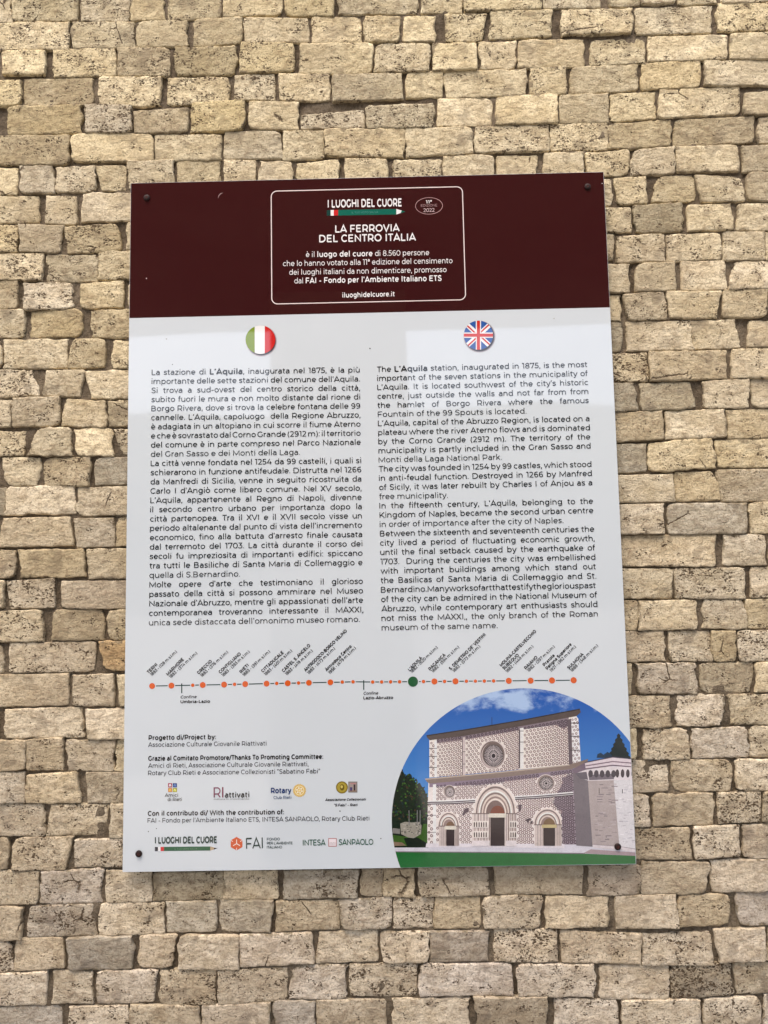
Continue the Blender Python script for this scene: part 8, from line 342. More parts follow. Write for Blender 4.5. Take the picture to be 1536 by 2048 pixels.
TEXTS = [
["header_band/lettering",238,228,224,-82.8,639.0,72.4,638.1,16.5,1,0,"fit","I LUOGHI DEL CUORE"],
["header_band/pencil_lettering",90,150,140,-32.4,624.6,23.3,624.4,3.9,0,0,"fit","IL TUO VOTO SALVA"],
["header_band/lettering",238,228,224,123.9,642.7,136.6,642.9,6.6,1,0,"fit","11ª"],
["header_band/lettering",170,140,140,113.4,635.6,147.6,635.6,5.5,0,0,"fit","EDIZIONE"],
["header_band/lettering",210,190,190,118.4,624.1,141.7,624.1,7.9,0,0,"fit","2022"],
["header_band/lettering",238,228,224,-68.1,584.0,67.1,583.6,15.3,1,0,"fit","LA FERROVIA"],
["header_band/lettering",238,228,224,-102.0,563.5,101.0,562.4,15.3,1,0,"fit","DEL CENTRO ITALIA"],
["header_band/lettering",238,228,224,-129.7,531.7,128.2,529.9,11.7,0,0,"fit","è il *luogo del cuore* di 8.560 persone"],
["header_band/lettering",238,228,224,-178.0,513.2,176.5,511.4,11.7,0,0,"fit","che lo hanno votato alla 11ª edizione del censimento"],
["header_band/lettering",238,228,224,-165.0,494.1,163.5,492.4,11.7,0,0,"fit","dei luoghi italiani da non dimenticare, promosso"],
["header_band/lettering",238,228,224,-154.6,475.4,152.5,474.0,11.6,0,0,"fit","dal *FAI - Fondo per l’Ambiente Italiano ETS*"],
["header_band/lettering",238,228,224,-54.6,442.9,53.9,443.2,10.1,1,0,"fit","iluoghidelcuore.it"],
["italian_text",26,27,30,-451.8,286.8,-21.0,282.7,11.3,0,0,"just","La stazione di *L’Aquila*, inaugurata nel 1875, è la più"],
["italian_text",26,27,30,-451.8,267.8,-21.0,263.8,11.3,0,0,"just","importante delle sette stazioni del comune dell’Aquila."],
["italian_text",26,27,30,-451.9,248.7,-21.0,244.9,11.3,0,0,"just","Si trova a sud-ovest del centro storico della città,"],
["italian_text",26,27,30,-451.9,229.7,-21.1,226.0,11.3,0,0,"just","subito fuori le mura e non molto distante dal rione di"],
["italian_text",26,27,30,-451.9,210.7,-21.1,207.1,11.3,0,0,"just","Borgo Rivera, dove si trova la celebre fontana delle 99"],
["italian_text",26,27,30,-451.9,191.7,-21.1,188.3,11.3,0,0,"just","cannelle. L’Aquila, capoluogo  della Regione Abruzzo,"],
["italian_text",26,27,30,-452.0,172.6,-21.1,169.4,11.3,0,0,"just","è adagiata in un altopiano in cui scorre il fiume Aterno"],
["italian_text",26,27,30,-452.0,153.6,-21.2,150.5,11.3,0,0,"just","e che è sovrastato dal Corno Grande (2912 m): il territorio"],
["italian_text",26,27,30,-452.0,134.6,-21.2,131.6,11.3,0,0,"just","del comune è in parte compreso nel Parco Nazionale"],
["italian_text",26,27,30,-452.1,115.6,-146.2,113.5,11.3,0,0,"fit","del Gran Sasso e dei Monti della Laga."],
["italian_text",26,27,30,-452.1,96.5,-21.2,93.8,11.3,0,0,"just","La città venne fondata nel 1254 da 99 castelli, i quali si"],
["italian_text",26,27,30,-452.1,77.5,-21.2,74.9,11.3,0,0,"just","schierarono in funzione antifeudale. Distrutta nel 1266"],
["italian_text",26,27,30,-452.2,58.5,-21.3,56.0,11.3,0,0,"just","da Manfredi di Sicilia, venne in seguito ricostruita da"],
["italian_text",26,27,30,-452.2,39.5,-21.3,37.1,11.3,0,0,"just","Carlo I d’Angiò come libero comune. Nel XV secolo,"],
["italian_text",26,27,30,-452.2,20.4,-21.3,18.3,11.3,0,0,"just","L’Aquila, appartenente al Regno di Napoli, divenne"],
["italian_text",26,27,30,-452.2,1.4,-21.3,-0.6,11.3,0,0,"just","il secondo centro urbano per importanza dopo la"],
["italian_text",26,27,30,-452.3,-17.6,-21.4,-19.5,11.3,0,0,"just","città partenopea. Tra il XVI e il XVII secolo visse un"],
["italian_text",26,27,30,-452.3,-36.6,-21.4,-38.4,11.3,0,0,"just","periodo altalenante dal punto di vista dell’incremento"],
["italian_text",26,27,30,-452.3,-55.7,-21.4,-57.3,11.3,0,0,"just","economico, fino alla battuta d’arresto finale causata"],
["italian_text",26,27,30,-452.4,-74.7,-21.4,-76.2,11.3,0,0,"just","dal terremoto del 1703. La città durante il corso dei"],
["italian_text",26,27,30,-452.4,-93.7,-21.4,-95.1,11.3,0,0,"just","secoli fu impreziosita di importanti edifici: spiccano"],
["italian_text",26,27,30,-452.4,-112.7,-21.5,-114.0,11.3,0,0,"just","tra tutti le Basiliche di Santa Maria di Collemaggio e"],
["italian_text",26,27,30,-452.5,-131.8,-269.6,-132.2,11.3,0,0,"fit","quella di S.Bernardino."],
["italian_text",26,27,30,-452.5,-150.8,-21.5,-151.7,11.3,0,0,"just","Molte opere d’arte che testimoniano il glorioso"],
["italian_text",26,27,30,-452.5,-169.8,-21.5,-170.6,11.3,0,0,"just","passato della città si possono ammirare nel Museo"],
["italian_text",26,27,30,-452.5,-188.8,-21.6,-189.5,11.3,0,0,"just","Nazionale d’Abruzzo, mentre gli appassionati dell’arte"],
["italian_text",26,27,30,-452.6,-207.9,-21.6,-208.4,11.3,0,0,"just","contemporanea troveranno interessante il MAXXI,"],
["italian_text",26,27,30,-452.6,-226.9,-29.1,-227.3,11.3,0,0,"fit","unica sede distaccata dell’omonimo museo romano."],
["english_text",26,27,30,14.6,282.9,447.5,283.9,11.3,0,0,"just","The *L’Aquila* station, inaugurated in 1875, is the most"],
["english_text",26,27,30,14.6,264.0,447.5,265.0,11.3,0,0,"just","important of the seven stations in the municipality of"],
["english_text",26,27,30,14.6,245.2,447.4,246.2,11.3,0,0,"just","L’Aquila. It is located southwest of the city’s historic"],
["english_text",26,27,30,14.6,226.3,447.4,227.3,11.3,0,0,"just","centre, just outside the walls and not far from from"],
["english_text",26,27,30,14.6,207.4,447.4,208.5,11.3,0,0,"just","the hamlet of Borgo Rivera where the famous"],
["english_text",26,27,30,14.6,188.6,319.0,189.3,11.3,0,0,"fit","Fountain of the 99 Spouts is located."],
["english_text",26,27,30,14.6,169.7,447.3,170.7,11.3,0,0,"just","L’Aquila, capital of the Abruzzo Region, is located on a"],
["english_text",26,27,30,14.6,150.8,447.3,151.9,11.3,0,0,"just","plateau where the river Aterno flows and is dominated"],
["english_text",26,27,30,14.6,132.0,447.3,133.0,11.3,0,0,"just","by the Corno Grande (2912 m). The territory of the"],
["english_text",26,27,30,14.6,113.1,447.2,114.2,11.3,0,0,"just","municipality is partly included in the Gran Sasso and"],
["english_text",26,27,30,14.6,94.3,265.6,94.9,11.3,0,0,"fit","Monti della Laga National Park."],
["english_text",26,27,30,14.6,75.4,447.2,76.4,11.3,0,0,"just","The city was founded in 1254 by 99 castles, which stood"],
["english_text",26,27,30,14.6,56.5,447.2,57.6,11.3,0,0,"just","in anti-feudal function. Destroyed in 1266 by Manfred"],
["english_text",26,27,30,14.6,37.7,447.1,38.7,11.3,0,0,"just","of Sicily, it was later rebuilt by Charles I of Anjou as a"],
["english_text",26,27,30,14.6,18.8,153.7,19.1,11.3,0,0,"fit","free municipality."],
["english_text",26,27,30,14.5,-0.1,447.1,1.0,11.3,0,0,"just","In the fifteenth century, L’Aquila, belonging to the"],
["english_text",26,27,30,14.5,-18.9,447.0,-17.9,11.3,0,0,"just","Kingdom of Naples, became the second urban centre"],
["english_text",26,27,30,14.5,-37.8,385.5,-36.9,11.3,0,0,"fit","in order of importance after the city of Naples."],
["english_text",26,27,30,14.5,-56.7,447.0,-55.6,11.3,0,0,"just","Between the sixteenth and seventeenth centuries the"],
["english_text",26,27,30,14.5,-75.5,447.0,-74.5,11.3,0,0,"just","city lived a period of fluctuating economic growth,"],
["english_text",26,27,30,14.5,-94.4,446.9,-93.3,11.3,0,0,"just","until the final setback caused by the earthquake of"],
["english_text",26,27,30,14.5,-113.3,446.9,-112.2,11.3,0,0,"just","1703.  During the centuries the city was embellished"],
["english_text",26,27,30,14.5,-132.1,446.9,-131.0,11.3,0,0,"just","with important buildings among which stand out"],
["english_text",26,27,30,14.5,-151.0,446.8,-149.9,11.3,0,0,"just","the Basilicas of Santa Maria di Collemaggio and St."],
["english_text",26,27,30,14.5,-169.8,446.8,-168.8,11.3,0,0,"just","Bernardino.Manyworksofartthattestifythegloriouspast"],
["english_text",26,27,30,14.5,-188.7,446.8,-187.6,11.3,0,0,"just","of the city can be admired in the National Museum of"],
["english_text",26,27,30,14.5,-207.6,446.8,-206.5,11.3,0,0,"just","Abruzzo, while contemporary art enthusiasts should"],
["english_text",26,27,30,14.5,-226.4,446.7,-225.3,11.3,0,0,"just","not miss the MAXXI,, the only branch of the Roman"],
["english_text",26,27,30,14.5,-245.3,246.1,-244.7,11.3,0,0,"fit","museum of the same name."],
["route_line/station_name",26,27,30,-452.2,-322.5,-434.7,-305.5,6.01,1,0,"fit","TERNI"],
["route_line/station_date",26,27,30,-446.0,-327.3,-395.5,-280.8,6.01,0,0,"fit","1883 - (128 m s.l.m.)"],
["route_line/station_name",26,27,30,-413.8,-327.2,-381.8,-296.4,6.08,1,0,"fit","MARMORE"],
["route_line/station_date",26,27,30,-408.0,-332.3,-354.7,-284.2,6.01,0,0,"fit","1883 - (374 m s.l.m.)"],
["route_line/station_name",26,27,30,-352.2,-325.6,-325.1,-300.8,5.94,1,0,"fit","GRECCIO"],
["route_line/station_date",26,27,30,-345.7,-331.1,-292.9,-283.3,6.01,0,0,"fit","1883 - (376 m s.l.m.)"],
["route_line/station_name",26,27,30,-309.2,-325.0,-267.2,-287.1,5.94,1,0,"fit","CONTIGLIANO"],
["route_line/station_date",26,27,30,-303.1,-331.1,-249.5,-283.4,6.01,0,0,"fit","1883 - (393 m s.l.m.)"],
["route_line/station_name",26,27,30,-267.2,-325.1,-251.6,-310.1,6.01,1,0,"fit","RIETI"],
["route_line/station_date",26,27,30,-261.5,-331.2,-208.9,-283.5,6.01,0,0,"fit","1883 - (391 m s.l.m.)"],
["route_line/station_name",26,27,30,-224.3,-324.5,-182.1,-286.3,5.94,1,0,"fit","CITTADUCALE"],
["route_line/station_date",26,27,30,-218.2,-330.6,-164.8,-282.9,6.01,0,0,"fit","1883 - (401 m s.l.m.)"],
["route_line/station_name",26,27,30,-182.7,-324.6,-128.1,-272.9,6.01,1,0,"fit","CASTEL S. ANGELO"],
["route_line/station_date",26,27,30,-176.3,-330.7,-123.5,-283.7,6.01,0,0,"fit","1883 - (419 m s.l.m.)"],
["route_line/station_name",26,27,30,-138.8,-324.0,-54.6,-245.4,5.94,1,0,"fit","ANTRODOCO-BORGO VELINO"],
["route_line/station_date",26,27,30,-132.4,-329.5,-78.8,-279.8,5.94,0,0,"fit","1883 - (473 m s.l.m.)"],
["route_line/station_name",26,27,30,-96.9,-324.1,-45.6,-276.4,5.94,1,0,"fit","Antrodoco Centro"],
["route_line/station_date",26,27,30,-90.2,-329.5,-37.2,-279.8,5.94,0,0,"fit","1956 - (479 m s.l.m.)"],
["route_line/station_name",26,27,30,68.9,-326.8,94.7,-301.0,5.87,1,0,"fit","L’AQUILA"],
["route_line/station_date",26,27,30,73.0,-330.3,126.0,-281.5,5.87,0,0,"fit","1882 - (620 m s.l.m.)"],
["route_line/station_name",26,27,30,109.2,-326.1,141.4,-296.3,5.94,1,0,"fit","PAGANICA"],
["route_line/station_date",26,27,30,115.0,-330.3,168.8,-281.5,5.87,0,0,"fit","1882 - (594 m s.l.m.)"],
["route_line/station_name",26,27,30,150.1,-326.1,222.0,-258.2,5.94,1,0,"fit","S. DEMETRIO DE’ VESTINI"],
["route_line/station_date",26,27,30,156.9,-330.4,210.8,-280.9,5.87,0,0,"fit","1882 - (573 m s.l.m.)"],
["route_line/station_name",26,27,30,250.8,-321.0,323.1,-253.1,5.87,1,0,"fit","MOLINA-CASTELVECCHIO"],
["route_line/station_name",26,27,30,256.2,-327.3,287.2,-299.6,5.87,1,0,"fit","SUBEQUO"],
["route_line/station_date",26,27,30,262.3,-332.9,316.4,-282.8,5.87,0,0,"fit","1882 - (449 m s.l.m.)"],
["route_line/station_name",26,27,30,299.4,-327.4,324.0,-304.4,5.87,1,0,"fit","RAIANO"],
["route_line/station_date",26,27,30,304.8,-332.3,359.0,-284.2,5.88,0,0,"fit","1882 - (397 m s.l.m.)"],
["route_line/station_name",26,27,30,336.3,-321.8,358.0,-301.5,5.87,1,0,"fit","Pratola"],
["route_line/station_name",26,27,30,341.9,-328.8,392.7,-280.0,5.87,1,0,"fit","Peligna Superiore"],
["route_line/station_date",26,27,30,349.8,-333.1,400.9,-285.0,5.87,0,0,"fit","1921 - (362 m s.l.m.)"],
["route_line/station_name",26,27,30,384.8,-328.9,415.6,-299.8,5.87,1,0,"fit","SULMONA"],
["route_line/station_date",26,27,30,390.5,-333.8,444.9,-283.7,5.87,0,0,"fit","1888 - (348 m s.l.m.)"],
["route_line/boundary_lettering",26,27,30,-388.5,-371.8,-356.4,-371.7,5.5,0,1,"fit","Confine"],
["route_line/boundary_lettering",26,27,30,-388.5,-381.1,-329.4,-381.1,5.5,1,0,"fit","Umbria-Lazio"],
["route_line/boundary_lettering",26,27,30,-24.2,-370.9,5.1,-370.7,5.5,0,1,"fit","Confine"],
["route_line/boundary_lettering",26,27,30,-24.4,-379.8,34.6,-379.8,5.4,1,0,"fit","Lazio-Abruzzo"],
["credits_text",26,27,30,-451.5,-451.5,-317.8,-452.0,8.7,1,0,"fit","Progetto di/Project by:"],
["credits_text",26,27,30,-452.1,-465.1,-217.5,-466.2,8.7,0,0,"fit","Associazione Culturale Giovanile Riattivati"],
["credits_text",26,27,30,-451.9,-491.6,-105.7,-493.5,8.7,1,0,"fit","Grazie al Comitato Promotore/Thanks To Promoting Committee:"],
["credits_text",26,27,30,-451.7,-505.5,-134.7,-507.2,8.7,0,0,"fit","Amici di Rieti, Associazione Culturale Giovanile Riattivati,"],
["credits_text",26,27,30,-451.6,-519.7,-112.0,-521.4,8.7,0,0,"fit","Rotary Club Rieti e Associazione Collezionisti “Sabatino Fabi”"],
["credits_text",26,27,30,-451.9,-597.0,-183.9,-598.2,8.6,1,0,"fit","Con il contributo di/ With the contribution of:"],
["credits_text",26,27,30,-451.8,-610.4,-16.5,-612.8,8.6,0,0,"fit","FAI - Fondo per l’Ambiente Italiano ETS, INTESA SANPAOLO, Rotary Club Rieti"],
["four_squares_logo/lettering",75,75,75,-418.3,-561.6,-392.1,-561.7,6.3,0,0,"fit","Amici"],
["four_squares_logo/lettering",75,75,75,-412.6,-569.8,-384.5,-569.8,6.3,0,0,"fit","di Rieti"],
["letter_logo/capital_letter",120,60,85,-321.9,-564.2,-308.0,-564.1,19.11,0,0,"fit","R"],
["letter_logo/lettering",35,35,38,-300.3,-564.7,-251.9,-564.9,10.0,1,0,"fit","attivati"],
["letter_logo/tagline",110,110,112,-321.9,-568.7,-251.9,-569.4,2.4,0,0,"fit","cultura in movimento"],
["wheel_logo/lettering",30,55,105,-209.3,-557.8,-168.9,-557.8,9.8,1,0,"fit","Rotary"],
["wheel_logo/small_lettering",70,90,120,-204.2,-569.0,-169.0,-569.1,5.5,0,0,"fit","Club Rieti"],
["collectors_logo/lettering",26,27,30,-102.7,-574.2,-23.1,-574.5,4.4,1,1,"fit","Associazione Collezionisti"],
["collectors_logo/lettering",26,27,30,-86.0,-585.0,-39.7,-585.1,4.7,1,1,"fit","“S.Fabi” - Rieti"],
["pencil_logo/lettering",22,52,48,-437.1,-649.8,-315.9,-650.4,11.7,1,0,"fit","I LUOGHI DEL CUORE"],
["pencil_logo/pencil_lettering",90,130,100,-398.4,-662.4,-353.7,-662.3,2.6,0,0,"fit","IL TUO VOTO SALVA"],
["hexagon_logo/lettering",25,52,50,-258.0,-662.7,-225.4,-662.0,20.32,0,0,"fit","FAI"],
["hexagon_logo/small_lettering",35,60,58,-217.4,-647.5,-191.9,-647.5,4.8,0,0,"fit","FONDO"],
["hexagon_logo/small_lettering",35,60,58,-217.4,-655.0,-167.3,-655.4,4.7,0,0,"fit","PER L’AMBIENTE"],
["hexagon_logo/small_lettering",35,60,58,-217.5,-662.7,-187.7,-662.8,4.7,0,0,"fit","ITALIANO"],
["bank_logo/lettering",24,80,58,-146.9,-658.2,-102.8,-658.3,10.8,0,0,"fit","INTESA"],
["bank_logo/lettering",24,80,58,-76.6,-658.3,-9.5,-658.6,10.7,0,0,"fit","SANPAOLO"]
]
SCREWS = [[-465.2,669.5],[464.6,670.7],[-468.1,-668.5],[465.2,-669.3]]
SPECKS = [[-464.5,493.5,1.1,"w"],[495.4,677.6,1.0,"w"],[1.0,332.9,1.4,"k"],[-421.6,362.6,1.6,"b"],[-73.7,-594.1,1.5,"k"],[5.7,-647.4,1.3,"k"],[-449.9,-627.2,1.2,"k"],[-434.2,-621.7,1.0,"k"],[-408.7,308.1,1.0,"k"],[383.3,388.0,1.2,"b"]]
SCRATCH = [[-314.6,664.7],[-312.5,671.3],[-308.3,675.6],[-304.0,676.6]]
SIZE = [1406.5,294.2]

# ------------------------------------------------------------------ helpers
def lin(h):
    c = [v / 255 for v in h]
    return [x / 12.92 if x <= 0.04045 else ((x + 0.055) / 1.055) ** 2.4 for x in c]


class NT:
    def __init__(self, name):
        self.m = bpy.data.materials.new(name)
        self.m.use_nodes = True
        self.t = self.m.node_tree
        self.t.nodes.clear()
        self.out = self.n('OutputMaterial')
        self.bsdf = self.n('BsdfPrincipled')
        self.l(self.bsdf.outputs[0], self.out.inputs[0])

    def n(self, kind, **kw):
        nd = self.t.nodes.new('ShaderNode' + kind)
        for k, v in kw.items():
            setattr(nd, k, v)
        return nd

    def l(self, a, b):
        self.t.links.new(a, b)

    def val(self, sock, v):
        if hasattr(v, 'is_linked') or isinstance(v, bpy.types.NodeSocket):
            self.l(v, sock)
        else:
            sock.default_value = v

    def math(self, op, a, b=0.0, c=None, clamp=False):
        nd = self.n('Math', operation=op, use_clamp=clamp)
        self.val(nd.inputs[0], a)
        self.val(nd.inputs[1], b)
        if c is not None:
            self.val(nd.inputs[2], c)
        return nd.outputs[0]

    def ramp(self, v, lo, hi, a=0.0, b=1.0, smooth=True):
        nd = self.n('MapRange', clamp=True)
        if smooth:
            nd.interpolation_type = 'SMOOTHSTEP'
        self.val(nd.inputs[0], v)
        nd.inputs[1].default_value = lo
        nd.inputs[2].default_value = hi
        nd.inputs[3].default_value = a
        nd.inputs[4].default_value = b
        return nd.outputs[0]

    def mix(self, f, a, b, mode='MIX'):
        nd = self.n('Mix', data_type='RGBA', blend_type=mode)
        self.val(nd.inputs[0], f)
        for s, v in ((nd.inputs[6], a), (nd.inputs[7], b)):
            if isinstance(v, (tuple, list)):
                s.default_value = (v[0], v[1], v[2], 1)
            else:
                self.l(v, s)
        return nd.outputs[2]

    def noise(self, vec, scale, detail=3.0, rough=0.55, dist=0.0):
        nd = self.n('TexNoise')
        self.l(vec, nd.inputs['Vector'])
        nd.inputs['Scale'].default_value = scale
        nd.inputs['Detail'].default_value = detail
        nd.inputs['Roughness'].default_value = rough
        nd.inputs['Distortion'].default_value = dist
        return nd.outputs['Fac']

    def voro(self, vec, scale, rnd=1.0, feature='F1'):
        nd = self.n('TexVoronoi', feature=feature)
        self.l(vec, nd.inputs['Vector'])
        nd.inputs['Scale'].default_value = scale
        nd.inputs['Randomness'].default_value = rnd
        return nd.outputs['Distance']

    def vmul(self, vec, xyz):
        nd = self.n('VectorMath', operation='MULTIPLY')
        self.l(vec, nd.inputs[0])
        nd.inputs[1].default_value = xyz
        return nd.outputs[0]

    def bump(self, h, dist, strength=1.0, prev=None):
        nd = self.n('Bump')
        nd.inputs['Strength'].default_value = strength
        nd.inputs['Distance'].default_value = dist
        self.l(h, nd.inputs['Height'])
        if prev is not None:
            self.l(prev, nd.inputs['Normal'])
        return nd.outputs[0]


def make_mesh(name, verts, faces, mats, parent=None, fmat=None, smooth=False, origin=None):
    if origin is not None:
        verts = [(v[0] - origin[0], v[1] - origin[1], v[2] - origin[2]) for v in verts]
    me = bpy.data.meshes.new(name)
    me.from_pydata(verts, [], faces)
    for m in (mats if isinstance(mats, (list, tuple)) else [mats]):
        me.materials.append(m)
    if fmat:
        me.polygons.foreach_set('material_index', fmat)
    if smooth:
        me.polygons.foreach_set('use_smooth', [True] * len(me.polygons))
    me.update()
    o = bpy.data.objects.new(name, me)
    COL.objects.link(o)
    if origin is not None:
        o.location = origin
    if parent is not None:
        o.parent = parent
        o.matrix_parent_inverse = parent_world(parent).inverted()
    return o


def parent_world(p):
    m = Matrix.Translation(p.location)
    return m if p.parent is None else m


def empty(name, loc, label, cat):
    o = bpy.data.objects.new(name, None)
    o.location = loc
    o.empty_display_size = 0.1
    COL.objects.link(o)
    o['label'] = label
    o['category'] = cat
    return o


# ------------------------------------------------------------------ materials of the wall
def stone_material():
    k = NT('travertine')
    tc = k.n('TexCoord').outputs['Object']
    oi = k.n('ObjectInfo')
    off = k.n('VectorMath', operation='SCALE')
    off.inputs[0].default_value = (37.0, 11.0, 23.0)
    k.l(oi.outputs['Random'], off.inputs[3])
    add = k.n('VectorMath', operation='ADD')
    k.l(tc, add.inputs[0]); k.l(off.outputs[0], add.inputs[1])
    v = add.outputs[0]
    vh = k.vmul(v, (1.0, 1.0, 1.5))          # bedding runs level
    dens = oi.outputs['Alpha']
    big = k.noise(vh, 14, 3, 0.55, 0.6)
    mid = k.noise(vh, 60, 5, 0.66, 0.2)
    fine = k.noise(v, 260, 4, 0.7)
    bandn = k.noise(k.vmul(v, (0.4, 1, 4.0)), 36, 3, 0.6, 0.3)
    col = k.mix(k.ramp(big, 0.32, 0.68), (0.58, 0.48, 0.30), (0.77, 0.665, 0.455))
    col = k.mix(k.ramp(mid, 0.42, 0.70, 0, 0.75), col, (0.33, 0.25, 0.15))
    col = k.mix(k.ramp(mid, 0.22, 0.40, 0.6, 0.0), col, (0.79, 0.69, 0.49))
    col = k.mix(k.ramp(bandn, 0.55, 0.72, 0, 0.3), col, (0.31, 0.235, 0.145))
    col = k.mix(k.ramp(fine, 0.50, 0.68, 0, 0.8), col, (0.25, 0.18, 0.105))
    col = k.mix(k.ramp(fine, 0.28, 0.42, 0.4, 0.0), col, (0.80, 0.71, 0.53))
    # rusty or grey stain patches, rare
    st = k.noise(v, 22, 2, 0.5)
    col = k.mix(k.ramp(st, 0.58, 0.70, 0, 0.6), col, (0.27, 0.215, 0.14))
    gp = k.n('NewGeometry').outputs['Position']
    wide = k.noise(gp, 2.6, 4, 0.6)
    col = k.mix(k.ramp(wide, 0.40, 0.72, 0, 0.45), col, (0.36, 0.29, 0.20))
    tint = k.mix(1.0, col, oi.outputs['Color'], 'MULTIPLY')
    # mortar smeared over the rims, wider here and there
    ed = k.n('Attribute', attribute_name='edge')
    sm1 = k.noise(v, 42, 5, 0.68, 0.15)
    sm2 = k.noise(gp, 5.5, 3, 0.55)
    sme = k.math('ADD', k.math('MULTIPLY', ed.outputs['Fac'], 0.26), k.math('ADD', k.math('MULTIPLY', sm1, 1.1), k.math('MULTIPLY', sm2, 0.5)))
    smear = k.ramp(sme, 1.05, 1.17)
    mcol = k.mix(k.ramp(fine, 0.35, 0.65), (0.15, 0.115, 0.07), (0.33, 0.265, 0.17))
    tint = k.mix(k.math('MULTIPLY', smear, 0.85), tint, mcol)
    # pores: three sizes of holes gathered in patches
    warp = k.n('TexNoise'); k.l(v, warp.inputs['Vector'])
    warp.inputs['Scale'].default_value = 180; warp.inputs['Detail'].default_value = 2
    wv = k.n('VectorMath', operation='SCALE'); wv.inputs[3].default_value = 0.006
    k.l(warp.outputs['Color'], wv.inputs[0])
    va = k.n('VectorMath', operation='ADD'); k.l(v, va.inputs[0]); k.l(wv.outputs[0], va.inputs[1])
    vp = k.vmul(va.outputs[0], (1.0, 1.0, 1.7))
    patch = k.noise(vh, 34, 3, 0.6, 0.4)
    pm = k.math('ADD', patch, k.math('MULTIPLY', k.math('SUBTRACT', dens, 0.5), 0.42))
    r1 = k.ramp(pm, 0.40, 0.72, 0.03, 0.38)
    r2 = k.ramp(pm, 0.44, 0.74, 0.0, 0.44)
    def holes(scale, r):
        d = k.voro(vp, scale)
        e = k.math('SUBTRACT', r, d)
        return k.ramp(e, -0.02, 0.12)
    h1 = holes(230, r1)
    h2 = holes(125, r2)
    h3 = holes(62, k.ramp(pm, 0.56, 0.80, 0.0, 0.26))
    ho = k.math('MAXIMUM', k.math('MULTIPLY', h1, 0.97), k.math('MAXIMUM', h2, h3))
    # hairline cracks
    cr = k.voro(k.vmul(va.outputs[0], (1.0, 1.0, 1.0)), 9, 1.0, 'DISTANCE_TO_EDGE')
    ck = k.math('MULTIPLY', k.ramp(cr, 0.004, 0.014, 1.0, 0.0), k.ramp(k.noise(v, 9, 1), 0.66, 0.70))
    ho2 = k.math('MAXIMUM', ho, ck)
    c2 = k.mix(k.math('MULTIPLY', ho2, 0.90), tint, (0.075, 0.045, 0.022))  # pores: dirt and their inner shade painted in as dark colour
    k.l(c2, k.bsdf.inputs['Base Color'])
    k.bsdf.inputs['Roughness'].default_value = 0.85
    k.bsdf.inputs['Specular IOR Level'].default_value = 0.25
    n1 = k.bump(fine, 0.0012, 0.8)
    n2 = k.bump(k.math('ADD', mid, k.math('MULTIPLY', sm1, 0.8)), 0.006, 0.8, n1)
    n3 = k.bump(ho2, -0.0022, 1.0, n2)
    k.l(n3, k.bsdf.inputs['Normal'])
    return k.m


def mortar_material():
    k = NT('lime_mortar')
    tc = k.n('TexCoord').outputs['Object']
    a = k.noise(tc, 6, 3, 0.6)
    b = k.noise(tc, 160, 5, 0.75)
    c = k.voro(tc, 420)
    col = k.mix(k.ramp(a, 0.35, 0.65), (0.15, 0.115, 0.078), (0.25, 0.20, 0.14))
    col = k.mix(k.ramp(b, 0.40, 0.68, 0, 0.75), col, (0.075, 0.055, 0.035))
    col = k.mix(k.ramp(c, 0.0, 0.20, 0.55, 0.0), col, (0.33, 0.28, 0.21))
    k.l(col, k.bsdf.inputs['Base Color'])
    k.bsdf.inputs['Roughness'].default_value = 0.95
    k.bsdf.inputs['Specular IOR Level'].default_value = 0.2
    n1 = k.bump(b, 0.004, 1.0)
    n2 = k.bump(c, 0.0012, 0.8, n1)
    k.l(n2, k.bsdf.inputs['Normal'])
    return k.m


def plain(name, rgb, rough=0.8, bumps=None, var=0.25, scale=4.0, spec=0.3, metal=0.0):
    k = NT(name)
    tc = k.n('TexCoord').outputs['Object']
    a = k.noise(tc, scale, 5, 0.6)
    col = k.mix(k.ramp(a, 0.3, 0.7), tuple(c * (1 - var) for c in rgb), tuple(c * (1 + var) for c in rgb))
    k.l(col, k.bsdf.inputs['Base Color'])
    k.bsdf.inputs['Roughness'].default_value = rough
    k.bsdf.inputs['Specular IOR Level'].default_value = spec
    k.bsdf.inputs['Metallic'].default_value = metal
    if bumps:
        k.l(k.bump(k.noise(tc, bumps[0], 4, 0.6), bumps[1]), k.bsdf.inputs['Normal'])
    return k.m


M_STONE = stone_material()
M_MORTAR = mortar_material()

CEIL_X0, CEIL_X1, CEIL_Y, CEIL_Z = -2.6, 2.6, -4.0, 3.47
# ------------------------------------------------------------------ setting seen in the panel's gloss: station floor, track bed, canopy, far slope
def box(v, f, x0, x1, y0, y1, z0, z1):
    b = len(v)
    v += [(x0, y0, z0), (x1, y0, z0), (x1, y1, z0), (x0, y1, z0), (x0, y0, z1), (x1, y0, z1), (x1, y1, z1), (x0, y1, z1)]
    f += [[b, b + 3, b + 2, b + 1], [b + 4, b + 5, b + 6, b + 7], [b, b + 1, b + 5, b + 4], [b + 1, b + 2, b + 6, b + 5], [b + 2, b + 3, b + 7, b + 6], [b + 3, b, b + 4, b + 7]]


def structure(name, v, f, m):
    o = make_mesh(name, v, f, m)
    o['kind'] = 'structure'
    return o


